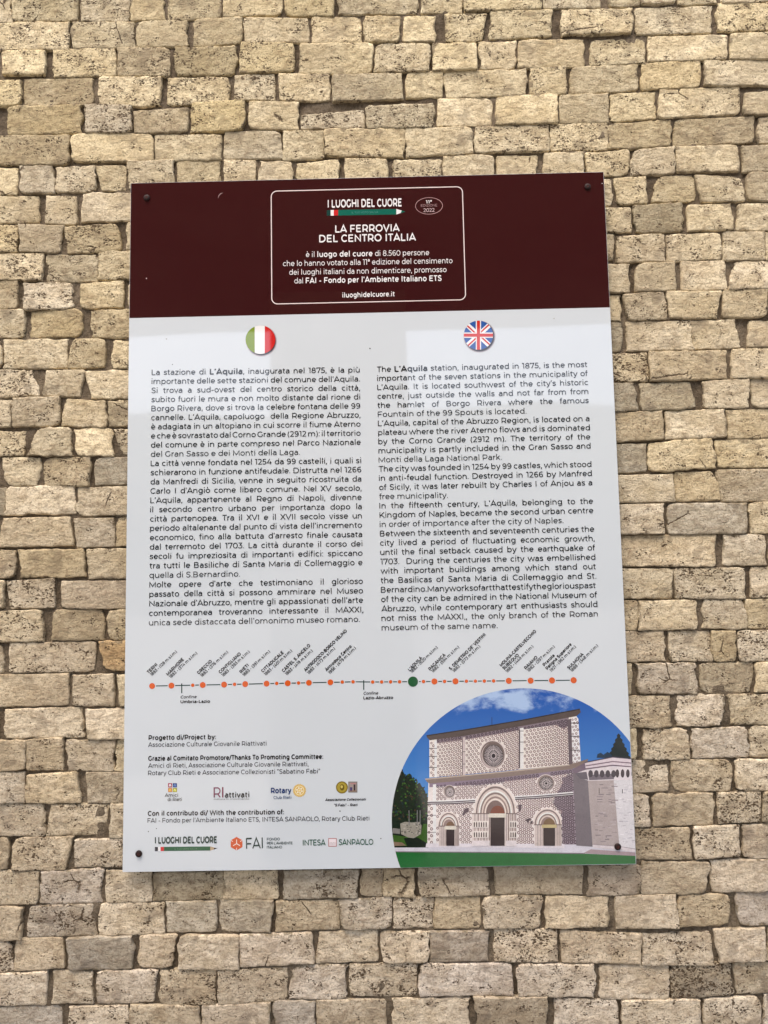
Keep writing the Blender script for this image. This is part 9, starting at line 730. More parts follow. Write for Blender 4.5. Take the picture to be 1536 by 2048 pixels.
structure('ground', [(-150, -150, -0.55), (150, -150, -0.55), (150, 20, -0.55), (-150, 20, -0.55)], [[0, 1, 2, 3]],
          plain('gravel_ground', (0.20, 0.185, 0.165), 0.95, (30, 0.05), 0.35, 3.0))
v, f = [], []
box(v, f, -14, 14, -5.2, 0.3, -0.5, 0.0)
structure('pavement', v, f, plain('pavement_concrete', (0.34, 0.32, 0.29), 0.9, (60, 0.004), 0.2, 2.0))
v, f = [], []
box(v, f, CEIL_X0, CEIL_X1, CEIL_Y, -1.75, CEIL_Z, CEIL_Z + 0.22)  # canopy inferred from the gloss; its extent is trimmed to steer the wall's light
structure('trimmed_canopy', v, f, plain('canopy_plaster', (0.16, 0.13, 0.10), 0.9, None, 0.15, 1.2))
v, f = [], []
nx = 60
for i in range(nx + 1):
    x = -90 + 180 * i / nx
    t = 17.6 + 1.4 * noise.noise((x * 0.06, 3.1, 0.7)) + 0.7 * noise.noise((x * 0.4, 1.1, 5.0))
    v += [(x, -62, -0.6), (x, -64, t * 0.6), (x, -70, t), (x, -120, t + 1)]
for i in range(nx):
    for j in range(3):
        a = i * 4 + j
        f.append([a, a + 1, a + 5, a + 4])
structure('hillside', v, f, plain('wooded_slope', (0.085, 0.10, 0.055), 0.95, (1.2, 0.8), 0.45, 0.5))

pil = empty('pillar', (-0.28, -3.95, 0.0), 'plain plastered square pillar mirrored faintly between the two flags in the panel gloss', 'pillar')
v, f = [], []
box(v, f, -0.28 - 0.44, -0.28 + 0.44, -3.90, -3.20, 0.0, CEIL_Z - 0.002)
make_mesh('shaft', v, f, plain('pillar_plaster', (0.36, 0.33, 0.28), 0.9, (40, 0.004), 0.12, 2.0), pil)
v, f = [], []
box(v, f, -0.28 - 0.48, -0.28 + 0.48, -3.95, -3.15, 0.0, 0.18)
make_mesh('plinth', v, f, plain('plinth_stone', (0.30, 0.28, 0.25), 0.9), pil)

# ------------------------------------------------------------------ the stone wall
wall = empty('stone_wall', (0.0, WALL_Y, 0.0), 'wall of small roughly squared pale travertine blocks laid in level courses', 'wall')

TONES = {
    'n': ((1.00, 1.00, 1.00), 0.56), 'p': ((1.05, 1.05, 1.07), 0.66), 'w': ((1.10, 1.10, 1.10), 0.50),
    't': ((0.89, 0.87, 0.84), 0.48), 'g': ((0.78, 0.80, 0.84), 0.40), 'd': ((0.80, 0.79, 0.76), 0.55),
    'o': ((0.98, 0.82, 0.62), 0.80)}


def stone_geo(q, seed, fine=True):
    """q: corners TL TR BR BL in metres (x, z). Returns verts, faces."""
    rnd = random.Random(seed)
    TL, TR, BR, BL = q
    g_ = 0.0013 if fine else 0.0
    TL = (TL[0] - g_, TL[1] + g_); TR = (TR[0] + g_, TR[1] + g_); BR = (BR[0] + g_, BR[1] - g_); BL = (BL[0] - g_, BL[1] - g_)
    w = 0.5 * (TR[0] - TL[0] + BR[0] - BL[0]); h = 0.5 * (TL[1] - BL[1] + TR[1] - BR[1])
    e1, e2 = 0.0008, 0.0026
    if fine:
        nu = max(3, int(w / 0.0065)); nv = max(3, int(h / 0.0065))
        us = [0, e1 / w, e2 / w] + [(i + 1) / (nu + 1) for i in range(nu) if e2 * 1.5 < w * (i + 1) / (nu + 1) < w - e2 * 1.5] + [1 - e2 / w, 1 - e1 / w, 1]
        vs = [0, e1 / h, e2 / h] + [(i + 1) / (nv + 1) for i in range(nv) if e2 * 1.5 < h * (i + 1) / (nv + 1) < h - e2 * 1.5] + [1 - e2 / h, 1 - e1 / h, 1]
    else:
        us = [0, 3 * e1 / w, 0.5, 1 - 3 * e1 / w, 1]; vs = [0, 3 * e1 / h, 1 - 3 * e1 / h, 1]
    dy = rnd.gauss(0, 0.0014); tx = rnd.gauss(0, 0.0012); tz = rnd.gauss(0, 0.0012)
    rc = [rnd.choice((0.001, 0.001, 0.002, 0.002, 0.004, 0.006, 0.012)) for _ in range(4)]
    s0 = rnd.uniform(0, 900)
    amp = rnd.choice((0.0014, 0.0020, 0.0030))
    edge = []; verts = []; rough = rnd.uniform(0.5, 1.7); chip = rnd.uniform(0.2, 0.8)
    corners = (TL, TR, BR, BL)
    cx = sum(c[0] for c in corners) / 4; cz = sum(c[1] for c in corners) / 4
    for t in vs:
        for u in us:
            x = (TL[0] * (1 - u) + TR[0] * u) * (1 - t) + (BL[0] * (1 - u) + BR[0] * u) * t
            z = (TL[1] * (1 - u) + TR[1] * u) * (1 - t) + (BL[1] * (1 - u) + BR[1] * u) * t
            dx_ = min(u, 1 - u) * w; dz_ = min(t, 1 - t) * h; de = min(dx_, dz_)
            ox = oz = 0.0
            for c, r in zip(corners, rc):
                d = math.hypot(x - c[0], z - c[1])
                if d < 1.9 * r:
                    s = (1 - d / (1.9 * r)) ** 2 * 0.36 * r
                    l = math.hypot(cx - c[0], cz - c[1])
                    g = 0.8 * abs(cx - c[0]) + 1e-6
                    ox += s * (1 if cx > c[0] else -1) * 1.0; oz += s * (1 if cz > c[1] else -1) * 1.0
            fall = max(0.0, 1 - de / 0.009)
            n1 = noise.noise((x * 38 + s0, z * 38, 1.3)) + 0.6 * noise.noise((x * 120 + s0, z * 120, 4.3)) + chip * noise.noise((x * 260 + s0, z * 260, 6.1))
            n2 = noise.noise((x * 38 + s0, z * 38, 7.9)) + 0.6 * noise.noise((x * 120 + s0, z * 120, 9.3)) + chip * noise.noise((x * 260 + s0, z * 260, 3.1))
            x += ox + amp * 1.5 * n1 * fall * (1.3 if dx_ < dz_ else .4)
            z += oz + amp * n2 * fall
            hgt = 0.0
            if de < 1e-6:
                hgt = 0.0032
            elif de < e1 * 1.5 + (3 * e1 if not fine else 0):
                hgt = 0.0004 + 0.0026 * max(0, noise.noise((x * 70 + s0, z * 70, 2.2)))
            elif de < e2 * 1.3:
                hgt = 0.0001 + 0.0010 * max(0, noise.noise((x * 70 + s0, z * 70, 5.2)))
            hgt += rough * (0.0006 * noise.noise((x * 24 + s0, z * 24, 3.3)) + 0.0006 * noise.noise((x * 75 + s0, z * 75, 8.3)))
            y = WALL_Y + dy + tx * (u - 0.5) * 2 + tz * (t - 0.5) * 2 + hgt
            verts.append((x, max(y, WALL_Y - 0.0045), z)); edge.append(max(0.0, 1 - de / 0.013))
    nuu, nvv = len(us), len(vs)
    faces = []
    for j in range(nvv - 1):
        for i in range(nuu - 1):
            a = j * nuu + i
            faces.append([a, a + nuu, a + nuu + 1, a + 1])
    loop = list(range(nuu)) + [j * nuu + nuu - 1 for j in range(1, nvv)] + [(nvv - 1) * nuu + i for i in range(nuu - 2, -1, -1)] + [j * nuu for j in range(nvv - 2, 0, -1)]
    b = len(verts)
    for idx in loop:
        vx = verts[idx]
        verts.append((vx[0], WALL_Y + 0.034, vx[2])); edge.append(1.3)
    m = len(loop)
    for i in range(m):
        j = (i + 1) % m
        faces.append([loop[i], loop[j], b + j, b + i])
    return verts, faces, edge


def set_edge(o, edge):
    at = o.data.attributes.new('edge', 'FLOAT', 'POINT')
    at.data.foreach_set('value', edge)


def quad_of(s):
    c = [x / 1000 for x in s[1:]]
    return [(c[0], c[1] + Z0), (c[2], c[3] + Z0), (c[4], c[5] + Z0), (c[6], c[7] + Z0)]


HALF_W, HALF_H = 0.5, SIZE[0] / 2000
stones = []
for sec, row in STONES:
    for s in row:
        q = quad_of(s)
        xs = [p_[0] for p_ in q]; zs = [p_[1] for p_ in q]
        # how much of it stands in view: clip to frame and to what the panel leaves free
        x0 = max(min(xs), -0.79); x1 = min(max(xs), 0.85)
        z0 = max(min(zs), Z0 - 0.99); z1 = min(max(zs), Z0 + 1.11)
        a = max(0, x1 - x0) * max(0, z1 - z0)
        ox = max(0, min(x1, HALF_W) - max(x0, -HALF_W)); ozv = max(0, min(z1, Z0 + HALF_H) - max(z0, Z0 - HALF_H))
        stones.append([a - ox * ozv, s[0], q])
order = sorted(range(len(stones)), key=lambda i: -stones[i][0])
singles = set(order[:300])
rng = random.Random(11)
stuff_v, stuff_f, stuff_e = [], [], []


def add_stuff(vf):
    b = len(stuff_v)
    stuff_v.extend(vf[0]); stuff_e.extend(vf[2])
    stuff_f.extend([[b + i for i in fc] for fc in vf[1]])


for i, (area, tone, q) in enumerate(stones):
    vf = stone_geo(q, 100 + i)
    if i in singles:
        cx = sum(p_[0] for p_ in q) / 4; cz = sum(p_[1] for p_ in q) / 4
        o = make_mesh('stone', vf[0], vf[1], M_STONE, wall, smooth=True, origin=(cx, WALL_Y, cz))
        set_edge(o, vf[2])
        c, dn = TONES[tone]
        b_ = min(1.13, rng.gauss(1.0, 0.08)); hue = rng.gauss(0, 0.018)
        light_tint = 0.95 + 0.16 * min(1, max(0, (Z0 + 1.1 - cz) / 2.1))   # cooler tint downwards: the light's warm-to-cool shift painted into the stones
        o.color = (c[0] * b_ * (1 + hue * .5), c[1] * b_, c[2] * b_ * light_tint * (1 - hue * 2), min(1.0, max(0.0, dn + rng.gauss(0, 0.12))))
    else:
        add_stuff(vf)

# the same coursing carried on past the picture's edges
def course(xa, xb, zt, zb, rnd_):
    x = xa
    while x < xb - 0.03:
        w_ = min(rnd_.uniform(0.075, 0.15), xb - x)
        g = rnd_.uniform(0.003, 0.012)
        j = rnd_.uniform(-0.002, 0.002)
        add_stuff(stone_geo([(x, zt + j), (x + w_ - g, zt + j), (x + w_ - g, zb + j), (x, zb + j)], rnd_.random() * 1e6, False))
        x += w_


XE = 2.3
rows_lr = []
i = 0
while i < len(STONES):
    sec, row = STONES[i]
    if sec == 2:
        rows_lr.append((row[0], row[-1])); i += 1
    else:
        rows_lr.append((row[0], STONES[i + 1][1][-1])); i += 2
for a, b in rows_lr:
    qa, qb = quad_of(a), quad_of(b)
    course(-XE, min(qa[0][0], qa[3][0]) - 0.006, qa[0][1], qa[3][1], rng)
    course(max(qb[1][0], qb[2][0]) + 0.006, XE, qb[1][1], qb[2][1], rng)
zt = max(quad_of(rows_lr[0][0])[0][1], quad_of(rows_lr[0][1])[1][1]) + 0.012
while zt < 4.60:
    course(-XE + rng.uniform(0, 0.05), XE, zt + 0.055, zt, rng); zt += 0.060
zb = min(quad_of(rows_lr[-1][0])[3][1], quad_of(rows_lr[-1][1])[2][1]) - 0.010
while zb > 0.08:
    course(-XE + rng.uniform(0, 0.05), XE, zb, zb - 0.056, rng); zb -= 0.062
o = make_mesh('outer_stones', stuff_v, stuff_f, M_STONE, wall, smooth=True)
set_edge(o, stuff_e)
o['kind'] = 'stuff'
o.color = (1, 1, 1, 0.5)

# mortar bed: a lumpy sheet a few millimetres behind the faces
def sheet(x0, x1, z0, z1, st):
    nx = int((x1 - x0) / st); nz = int((z1 - z0) / st)
    vv = []
    for j in range(nz + 1):
        for i2 in range(nx + 1):
            x = x0 + (x1 - x0) * i2 / nx; z = z0 + (z1 - z0) * j / nz
            n = 0.0032 * noise.noise((x * 20, z * 20, 0.4)) + 0.0020 * noise.noise((x * 62, z * 62, 5.5)) + 0.0009 * noise.noise((x * 160, z * 160, 2.5))
            vv.append((x, WALL_Y + 0.0064 + n * 1.3, z))
    ff = [[j * (nx + 1) + i2, j * (nx + 1) + i2 + 1, (j + 1) * (nx + 1) + i2 + 1, (j + 1) * (nx + 1) + i2] for j in range(nz) for i2 in range(nx)]
    return vv, ff


vv, ff = sheet(-0.93, 1.0, 0.66, 2.98, 0.006)
make_mesh('mortar', vv, ff, M_MORTAR, wall, smooth=True)
v, f = [], []
box(v, f, -6, 6, WALL_Y + 0.016, 0.45, -0.02, 4.65)
make_mesh('wall_core', v, f, M_MORTAR, wall)

# ------------------------------------------------------------------ the information panel
PW, PH = 0.5, SIZE[0] / 2000
panel = empty('information_panel', (0.0, 0.0, Z0 - PH), 'large white bilingual history board with dark maroon header screwed to the stone wall', 'sign')


def print_mat(hexcol, photo_=False, _c={}):
    hexcol = tuple(hexcol)
    key_ = (hexcol, photo_)
    if key_ in _c:
        return _c[key_]
    k = NT('printed_film')
    c = lin(hexcol)
    g = PRINT_GAIN
    tc = k.n('TexCoord').outputs['Object']
    var = k.noise(tc, 3.0, 3, 0.6)
    base = [min(0.86, x * g) for x in c]
    col = k.mix(k.ramp(var, 0.3, 0.7, 0, 1), tuple(x * 0.985 for x in base), tuple(min(0.87, x * 1.01) for x in base))
    if photo_:      # the printed photograph is grainy: uneven stone, leaves and grass
        gr = k.noise(tc, 420, 4, 0.75)
        g2 = k.noise(tc, 60, 4, 0.6)
        col = k.mix(k.ramp(gr, 0.40, 0.66, 0, 0.4), col, tuple(x * 0.62 for x in base))
        col = k.mix(k.ramp(g2, 0.46, 0.70, 0, 0.4), col, tuple(x * 0.70 for x in base))
        col = k.mix(k.ramp(g2, 0.24, 0.40, 0.35, 0.0), col, tuple(min(0.87, x * 1.2) for x in base))
    k.l(col, k.bsdf.inputs['Base Color'])
    k.bsdf.inputs['Roughness'].default_value = 0.035
    k.bsdf.inputs['IOR'].default_value = 1.85
    k.l(k.bump(k.noise(tc, 1.7, 1, 0.4), 0.004, 0.5), k.bsdf.inputs['Normal'])
    _c[key_] = k.m
    return k.m


PRINT_GAIN = 1.16
LAY = 0.00004
def LY(n):
    return -0.00010 - LAY * n


# board: aluminium sheet with slightly rounded edges
def slab(name, x0, x1, z0, z1, y0, y1, m, parent, rad=0.0015):
    pts = []
    for cx_, cz_, a0 in ((x1 - rad, z1 - rad, 0), (x0 + rad, z1 - rad, 90), (x0 + rad, z0 + rad, 180), (x1 - rad, z0 + rad, 270)):
        for kk in range(4):
            a = math.radians(a0 + 30 * kk)
            pts.append((cx_ + rad * math.cos(a), cz_ + rad * math.sin(a)))
    n = len(pts)
    e = 0.0003
    vv = [(x, y0, z) for x, z in [(p_[0] * 1, p_[1]) for p_ in pts]]
    vv = [(max(x0 + e, min(x1 - e, x)), y0, max(z0 + e, min(z1 - e, z))) for x, y_, z in vv] + [(x, y0 + e, z) for x, z in pts] + [(x, y1, z) for x, z in pts]
    ff = [list(range(n))[::-1]]
    for r_ in (0, 1):
        for kk in range(n):
            j = (kk + 1) % n
            ff.append([r_ * n + kk, r_ * n + j, (r_ + 1) * n + j, (r_ + 1) * n + kk])
    ff.append([2 * n + kk for kk in range(n)])
    return make_mesh(name, vv, ff, m, parent)


BOARD_COL = (196, 203, 208)
slab('board', -PW, PW, Z0 - PH, Z0 + PH, 0.0, 0.004, print_mat(BOARD_COL), panel)
hz = Z0 + PH - SIZE[1] / 1000
header = make_mesh('header_band', [(-PW + 0.0006, LY(0), hz), (PW - 0.0006, LY(0), hz), (PW - 0.0006, LY(0), Z0 + PH - 0.0006), (-PW + 0.0006, LY(0), Z0 + PH - 0.0006)], [[0, 1, 2, 3]], print_mat((51, 14, 17)), panel)

roots = {'header_band': header}
# pieces of print gathered by part
groups = {}
for part, cr_, cg_, cb_, layer, polys in PRINTS:
    colr = (cr_, cg_, cb_)
    root = part.split('/')[0]
    key = part if '/' in part else root
    groups.setdefault(key, []).append((colr, layer, polys))


_cnt = [0]


def build_group(name, items, parent):
    vv, ff, fm, mats, idx = [], [], [], [], {}
    for colr, layer, polys in items:
        if colr not in idx:
            idx[colr] = len(mats); mats.append(print_mat(colr, parent is roots.get('photo_print')))
        for pl in polys:
            b = len(vv)
            ar = sum(pl[i_ - 1][0] * pl[i_][1] - pl[i_][0] * pl[i_ - 1][1] for i_ in range(len(pl)))
            if ar < 0:
                pl = pl[::-1]
            _cnt[0] = (_cnt[0] + 1) % 17
            yy_ = LY(layer) - 0.000002 * _cnt[0]
            vv += [(x / 1000, yy_, z / 1000 + Z0) for x, z in pl]
            ff.append(list(range(b, b + len(pl)))); fm.append(idx[colr])
    return make_mesh(name, vv, ff, mats, parent, fmat=fm)


# photograph print: its sky first, as the part that carries the rest
k = NT('printed_sky')
tc = k.n('TexCoord').outputs['Object']
sp = k.n('SeparateXYZ'); k.l(tc, sp.inputs[0])
pz = [p_[1] / 1000 + Z0 for p_ in PHOTO]
g1 = k.ramp(sp.outputs['Z'], max(pz) - 0.24, max(pz), 0, 1, False)
col = k.mix(g1, tuple(x * PRINT_GAIN for x in lin((77, 134, 194))), tuple(x * PRINT_GAIN for x in lin((29, 76, 156))))
cl = k.noise(k.vmul(tc, (1, 1, 1.6)), 13, 5, 0.6, 0.15)
msk = k.ramp(sp.outputs['Z'], max(pz) - 0.115, max(pz) - 0.03)
k2 = k.ramp(k.math('MULTIPLY', cl, msk), 0.46, 0.64, 0, 0.85)
col = k.mix(k2, col, tuple(x * PRINT_GAIN for x in lin((169, 192, 220))))
k.l(col, k.bsdf.inputs['Base Color'])
k.bsdf.inputs['Roughness'].default_value = 0.035
photo = make_mesh('photo_print', [(x / 1000, LY(1), z / 1000 + Z0) for x, z in PHOTO][::-1], [list(range(len(PHOTO)))], k.m, panel)
if photo.data.polygons[0].normal.y > 0:
    photo.data.flip_normals()
roots['photo_print'] = photo

for key, items in groups.items():
    root, _, sub = key.partition('/')
    flat = [(c, l, [pl]) for c, l, pls in items for pl in pls]
    if root not in roots:
        if root == 'route_line':
            roots[root] = build_group(root, flat, panel)
            roots[root]['kind'] = 'stuff'
            continue
        # the first piece carries the others
        roots[root] = build_group(root if not sub else sub, flat[:1], panel)
        flat = flat[1:]
        if not flat:
            continue
    nm = sub or root
    if nm == 'printed_shadow':
        build_group(nm, flat, roots[root])
    elif len(flat) <= 10 and not nm.endswith(('_tracery', '_spoke')):
        for it_ in flat:
            build_group(nm, [it_], roots[root])
    else:
        build_group(nm, flat, roots[root])['kind'] = 'stuff'

# patterned stonework of the pictured front: one small ring per rosette
vv, ff, fm = [], [], []
ms = [print_mat((128, 104, 104), True), print_mat((74, 60, 70), True)]
for x, z, r, sh in MOTIFS:
    b = len(vv)
    for rr in (r * 0.94, r * 0.42):
        for a in range(6):
            an = a * math.tau / 6 + 0.26
            vv.append(((x + rr * math.cos(an)) / 1000, LY(6.7), (z + rr * math.sin(an) * 1.05) / 1000 + Z0))
    for a in range(6):
        c_ = (a + 1) % 6
        ff.append([b + a, b + c_, b + 6 + c_, b + 6 + a]); fm.append(1 if sh else 0)
rs = make_mesh('rosette_pattern', vv, ff, ms, photo, fmat=fm)
rs['kind'] = 'stuff'

# station dots
for x, z, r, c in DOTS:
    n = 20
    cx_, cz_ = x / 1000, z / 1000 + Z0
    vv = [(r / 1000 * math.cos(i_ * math.tau / n), 0, r / 1000 * math.sin(i_ * math.tau / n)) for i_ in range(n)]
    o = make_mesh('station_dot', vv, [list(range(n))], print_mat((200, 86, 31) if c == 'o' else (23, 82, 48)), roots['route_line'])
    o.location = (cx_, LY(5), cz_)
    if c == 'g':
        o['label'] = 'large dark green station dot'

# frame line with rounded corners and the oval badge
def stroke(pts, wdt, layer, name, mat, parent):
    n = len(pts)
    vv = []
    for i_ in range(n):
        p0, p1, p2 = Vector(pts[i_ - 1]), Vector(pts[i_]), Vector(pts[(i_ + 1) % n])
        t = ((p1 - p0).normalized() + (p2 - p1).normalized()).normalized()
        nn = Vector((-t.y, t.x)) * wdt / 2
        vv += [(p1.x + nn.x, LY(layer), p1.y + nn.y), (p1.x - nn.x, LY(layer), p1.y - nn.y)]
    ff = [[2 * i_, 2 * ((i_ + 1) % n), 2 * ((i_ + 1) % n) + 1, 2 * i_ + 1] for i_ in range(n)]
    return make_mesh(name, vv, ff, mat, parent)


x0, z0, x1, z1 = [c / 1000 for c in FRAME]
z0 += Z0; z1 += Z0
rad = 0.0125
pts = []
for cx_, cz_, a0 in ((x1 - rad, z1 - rad, 0), (x0 + rad, z1 - rad, 90), (x0 + rad, z0 + rad, 180), (x1 - rad, z0 + rad, 270)):
    for kk in range(9):
        a = math.radians(a0 + 90 * kk / 8)
        pts.append((cx_ + rad * math.cos(a), cz_ + rad * math.sin(a)))
stroke(pts, 0.0019, 2, 'frame_line', print_mat((230, 214, 210)), header)
stroke([(BADGE[0] / 1000 + BADGE[2] / 1000 * math.cos(a * math.tau / 40), BADGE[1] / 1000 + Z0 + BADGE[3] / 1000 * math.sin(a * math.tau / 40)) for a in range(40)], 0.0009, 2, 'badge_outline', print_mat((185, 154, 152)), header)

# ------------------------------------------------------------------ lettering
def arc(cx, cy, rx, ry, a0, a1):
    n = max(4, int(abs(a1 - a0) / 22))
    return [(cx + rx * math.cos(math.radians(a0 + (a1 - a0) * i / n)), cy + ry * math.sin(math.radians(a0 + (a1 - a0) * i / n))) for i in range(n + 1)]


def ring_(cx, cy, rx, ry):
    return arc(cx, cy, rx, ry, 0, 360)


def stem(x, y0=0, y1=700):
    return [(x, y0), (x, y1)]


# a plain geometric alphabet drawn with strokes: advance width, then centre lines (cap height 700)
GRAVE = [(200, 745), (300, 615)]
ALPHA = {
    'a': (575, [stem(460, 0, 330), arc(275, 325, 185, 158, 0, 145), [(460, 300), (240, 300)] + arc(225, 168, 145, 132, 90, 270) + [(320, 45), (460, 150)]]),
    'b': (665, [stem(112, 0, 742), ring_(335, 260, 223, 224)]),
    'c': (560, [arc(315, 260, 225, 224, 48, 312)]),
    'd': (665, [ring_(325, 260, 223, 224), stem(550, 0, 742)]),
    'e': (605, [arc(305, 260, 222, 224, 0, 318), [(85, 258), (540, 258)]]),
    'f': (345, [stem(150, 0, 600) + arc(270, 600, 120, 108, 180, 75)[1:], [(25, 488), (320, 488)]]),
    'g': (670, [ring_(320, 268, 216, 218), stem(552, 520, -10) + arc(322, -10, 230, 150, 0, -138)[1:]]),
    'h': (655, [stem(112, 0, 742), arc(320, 290, 207, 196, 180, 0) + [(527, 0)]]),
    'i': (268, [stem(134, 0, 520), stem(134, 650, 735)]),
    'j': (275, [[(140, 520), (140, -90)] + arc(45, -90, 95, 70, 0, -90)[1:], stem(140, 650, 735)]),
    'k': (590, [stem(112, 0, 742), [(490, 520), (125, 175)], [(235, 290), (525, 0)]]),
    'l': (268, [stem(134, 0, 742)]),
    'm': (1020, [stem(112, 0, 520), arc(300, 295, 188, 192, 180, 0) + [(488, 0)], arc(690, 295, 202, 192, 172, 0) + [(892, 0)]]),
    'n': (655, [stem(112, 0, 520), arc(320, 290, 207, 196, 180, 0) + [(527, 0)]]),
    'o': (622, [ring_(311, 260, 228, 224)]),
    'p': (665, [stem(112, -194, 520), ring_(335, 260, 223, 224)]),
    'q': (665, [ring_(325, 260, 223, 224), stem(550, -194, 520)]),
    'r': (395, [stem(112, 0, 520), arc(330, 270, 215, 215, 170, 84)]),
    's': (500, [[(430, 415), (360, 468), (250, 484), (135, 455), (95, 380), (135, 310), (250, 268), (372, 228), (418, 150), (372, 68), (250, 36), (135, 52), (62, 105)]]),
    't': (400, [[(158, 645), (158, 150)] + arc(268, 150, 110, 112, 180, 295)[1:], [(28, 488), (350, 488)]]),
    'u': (650, [[(110, 520), (110, 235)] + arc(318, 235, 208, 198, 180, 350)[1:], stem(538, 0, 520)]),
    'v': (555, [[(45, 520), (278, 15), (510, 520)]]),
    'w': (900, [[(42, 520), (245, 15), (450, 505), (655, 15), (858, 520)]]),
    'x': (540, [[(62, 520), (478, 0)], [(478, 520), (62, 0)]]),
    'y': (555, [[(45, 520), (285, 5)], [(510, 520), (250, -80), (185, -150), (70, -150)]]),
    'z': (520, [[(62, 484), (440, 484), (75, 36), (465, 36)]]),
    'A': (730, [[(28, 0), (365, 685), (702, 0)], [(150, 190), (580, 190)]]),
    'B': (755, [stem(122), [(122, 663), (390, 663)] + arc(400, 512, 160, 151, 90, -90) + [(122, 361)], [(300, 361)] + arc(430, 199, 180, 162, 90, -90) + [(122, 37)]]),
    'C': (722, [arc(400, 350, 322, 314, 45, 315)]),
    'D': (830, [stem(122), [(122, 663), (370, 663)] + arc(380, 350, 345, 313, 90, -90) + [(122, 37)]]),
    'E': (672, [stem(122), [(122, 663), (590, 663)], [(122, 358), (540, 358)], [(122, 37), (600, 37)]]),
    'F': (636, [stem(122), [(122, 663), (590, 663)], [(122, 322), (540, 322)]]),
    'G': (780, [arc(400, 350, 322, 314, 45, 318), [(655, 350), (655, 118)]]),
    'H': (815, [stem(122), stem(693), [(122, 352), (693, 352)]]),
    'I': (305, [stem(152)]),
    'J': (560, [[(150, 663), (430, 663), (430, 230)] + arc(262, 230, 168, 195, 0, -150)[1:]]),
    'K': (720, [stem(122), [(640, 700), (135, 200)], [(290, 360), (672, 0)]]),
    'L': (592, [stem(122), [(122, 37), (555, 37)]]),
    'M': (958, [[(122, 0), (122, 640), (479, 110), (836, 640), (836, 0)]]),
    'N': (815, [[(122, 0), (122, 640), (693, 60), (693, 700)]]),
    'O': (842, [ring_(421, 350, 342, 314)]),
    'P': (715, [stem(122), [(122, 663), (390, 663)] + arc(395, 450, 228, 213, 90, -90) + [(122, 237)]]),
    'Q': (842, [ring_(421, 350, 342, 314), [(470, 150), (700, -60)]]),
    'R': (725, [stem(122), [(122, 663), (390, 663)] + arc(395, 450, 228, 213, 90, -90) + [(122, 237)], [(420, 237), (640, 0)]]),
    'S': (625, [[(535, 595), (430, 650), (310, 668), (170, 635), (102, 545), (125, 440), (220, 390), (330, 358), (460, 310), (530, 215), (500, 105), (400, 45), (300, 32), (170, 55), (65, 130)]]),
    'T': (590, [[(12, 663), (578, 663)], stem(295, 0, 663)]),
    'U': (795, [[(118, 700), (118, 300)] + arc(397, 300, 279, 266, 180, 360)[1:] + [(676, 700)]]),
    'V': (715, [[(30, 700), (357, 20), (685, 700)]]),
    'W': (1120, [[(38, 700), (300, 20), (560, 670), (820, 20), (1082, 700)]]),
    'X': (665, [[(50, 700), (615, 0)], [(600, 700), (50, 0)]]),
    'Y': (650, [[(25, 700), (325, 265), (625, 700)], [(325, 265), (325, 0)]]),
    'Z': (650, [[(62, 663), (575, 663), (80, 37), (600, 37)]]),
    '0': (668, [ring_(334, 350, 255, 314)]),
    '1': (372, [[(25, 663), (232, 663), (232, 0)]]),
    '2': (572, [[(65, 590), (150, 650), (270, 665), (415, 620), (460, 500), (405, 365), (85, 37), (525, 37)]]),
    '3': (572, [[(70, 663), (460, 663), (255, 405), (395, 385), (470, 300), (475, 180), (405, 70), (260, 34), (125, 55), (45, 118)]]),
    '4': (672, [[(390, 700), (72, 195), (630, 195)], [(472, 400), (472, 0)]]),
    '5': (572, [[(480, 663), (145, 663), (112, 388), (290, 400), (430, 350), (482, 220), (430, 95), (270, 34), (125, 55), (48, 115)]]),
    '6': (612, [ring_(325, 218, 190, 182), [(510, 640), (390, 668), (230, 635), (120, 520), (92, 350), (140, 200)]]),
    '7': (595, [[(65, 540), (65, 663), (525, 663), (235, 0)]]),
    '8': (640, [ring_(320, 520, 195, 146), ring_(320, 202, 228, 168)]),
    '9': (612, [ring_(285, 482, 190, 182), [(100, 60), (220, 32), (380, 65), (490, 180), (518, 350), (470, 500)]]),
    '.': (215, [stem(108, 0, 95)]), ',': (215, [[(112, 95), (85, -125)]]), ':': (215, [stem(108, 0, 95), stem(108, 400, 495)]),
    '-': (400, [[(60, 258), (330, 258)]]), '(': (335, [arc(430, 270, 320, 490, 128, 232)]), ')': (335, [arc(-95, 270, 320, 490, 52, -52)]),
    '/': (375, [[(15, -90), (350, 745)]]), '\u2019': (210, [[(118, 720), (85, 520)]]),
    '\u201c': (370, [[(85, 520), (118, 720)], [(225, 520), (258, 720)]]), '\u201d': (370, [[(118, 720), (85, 520)], [(258, 720), (225, 520)]]),
    '\u00aa': (360, [stem(280, 430, 600), arc(170, 600, 110, 90, 0, 150), ring_(165, 505, 105, 70)]),
}
for _c, _p in (('\u00e8', 'e'), ('\u00e0', 'a'), ('\u00f2', 'o'), ('\u00f9', 'u')):
    ALPHA[_c] = (ALPHA[_p][0], ALPHA[_p][1] + [GRAVE])
CAP = 700.0


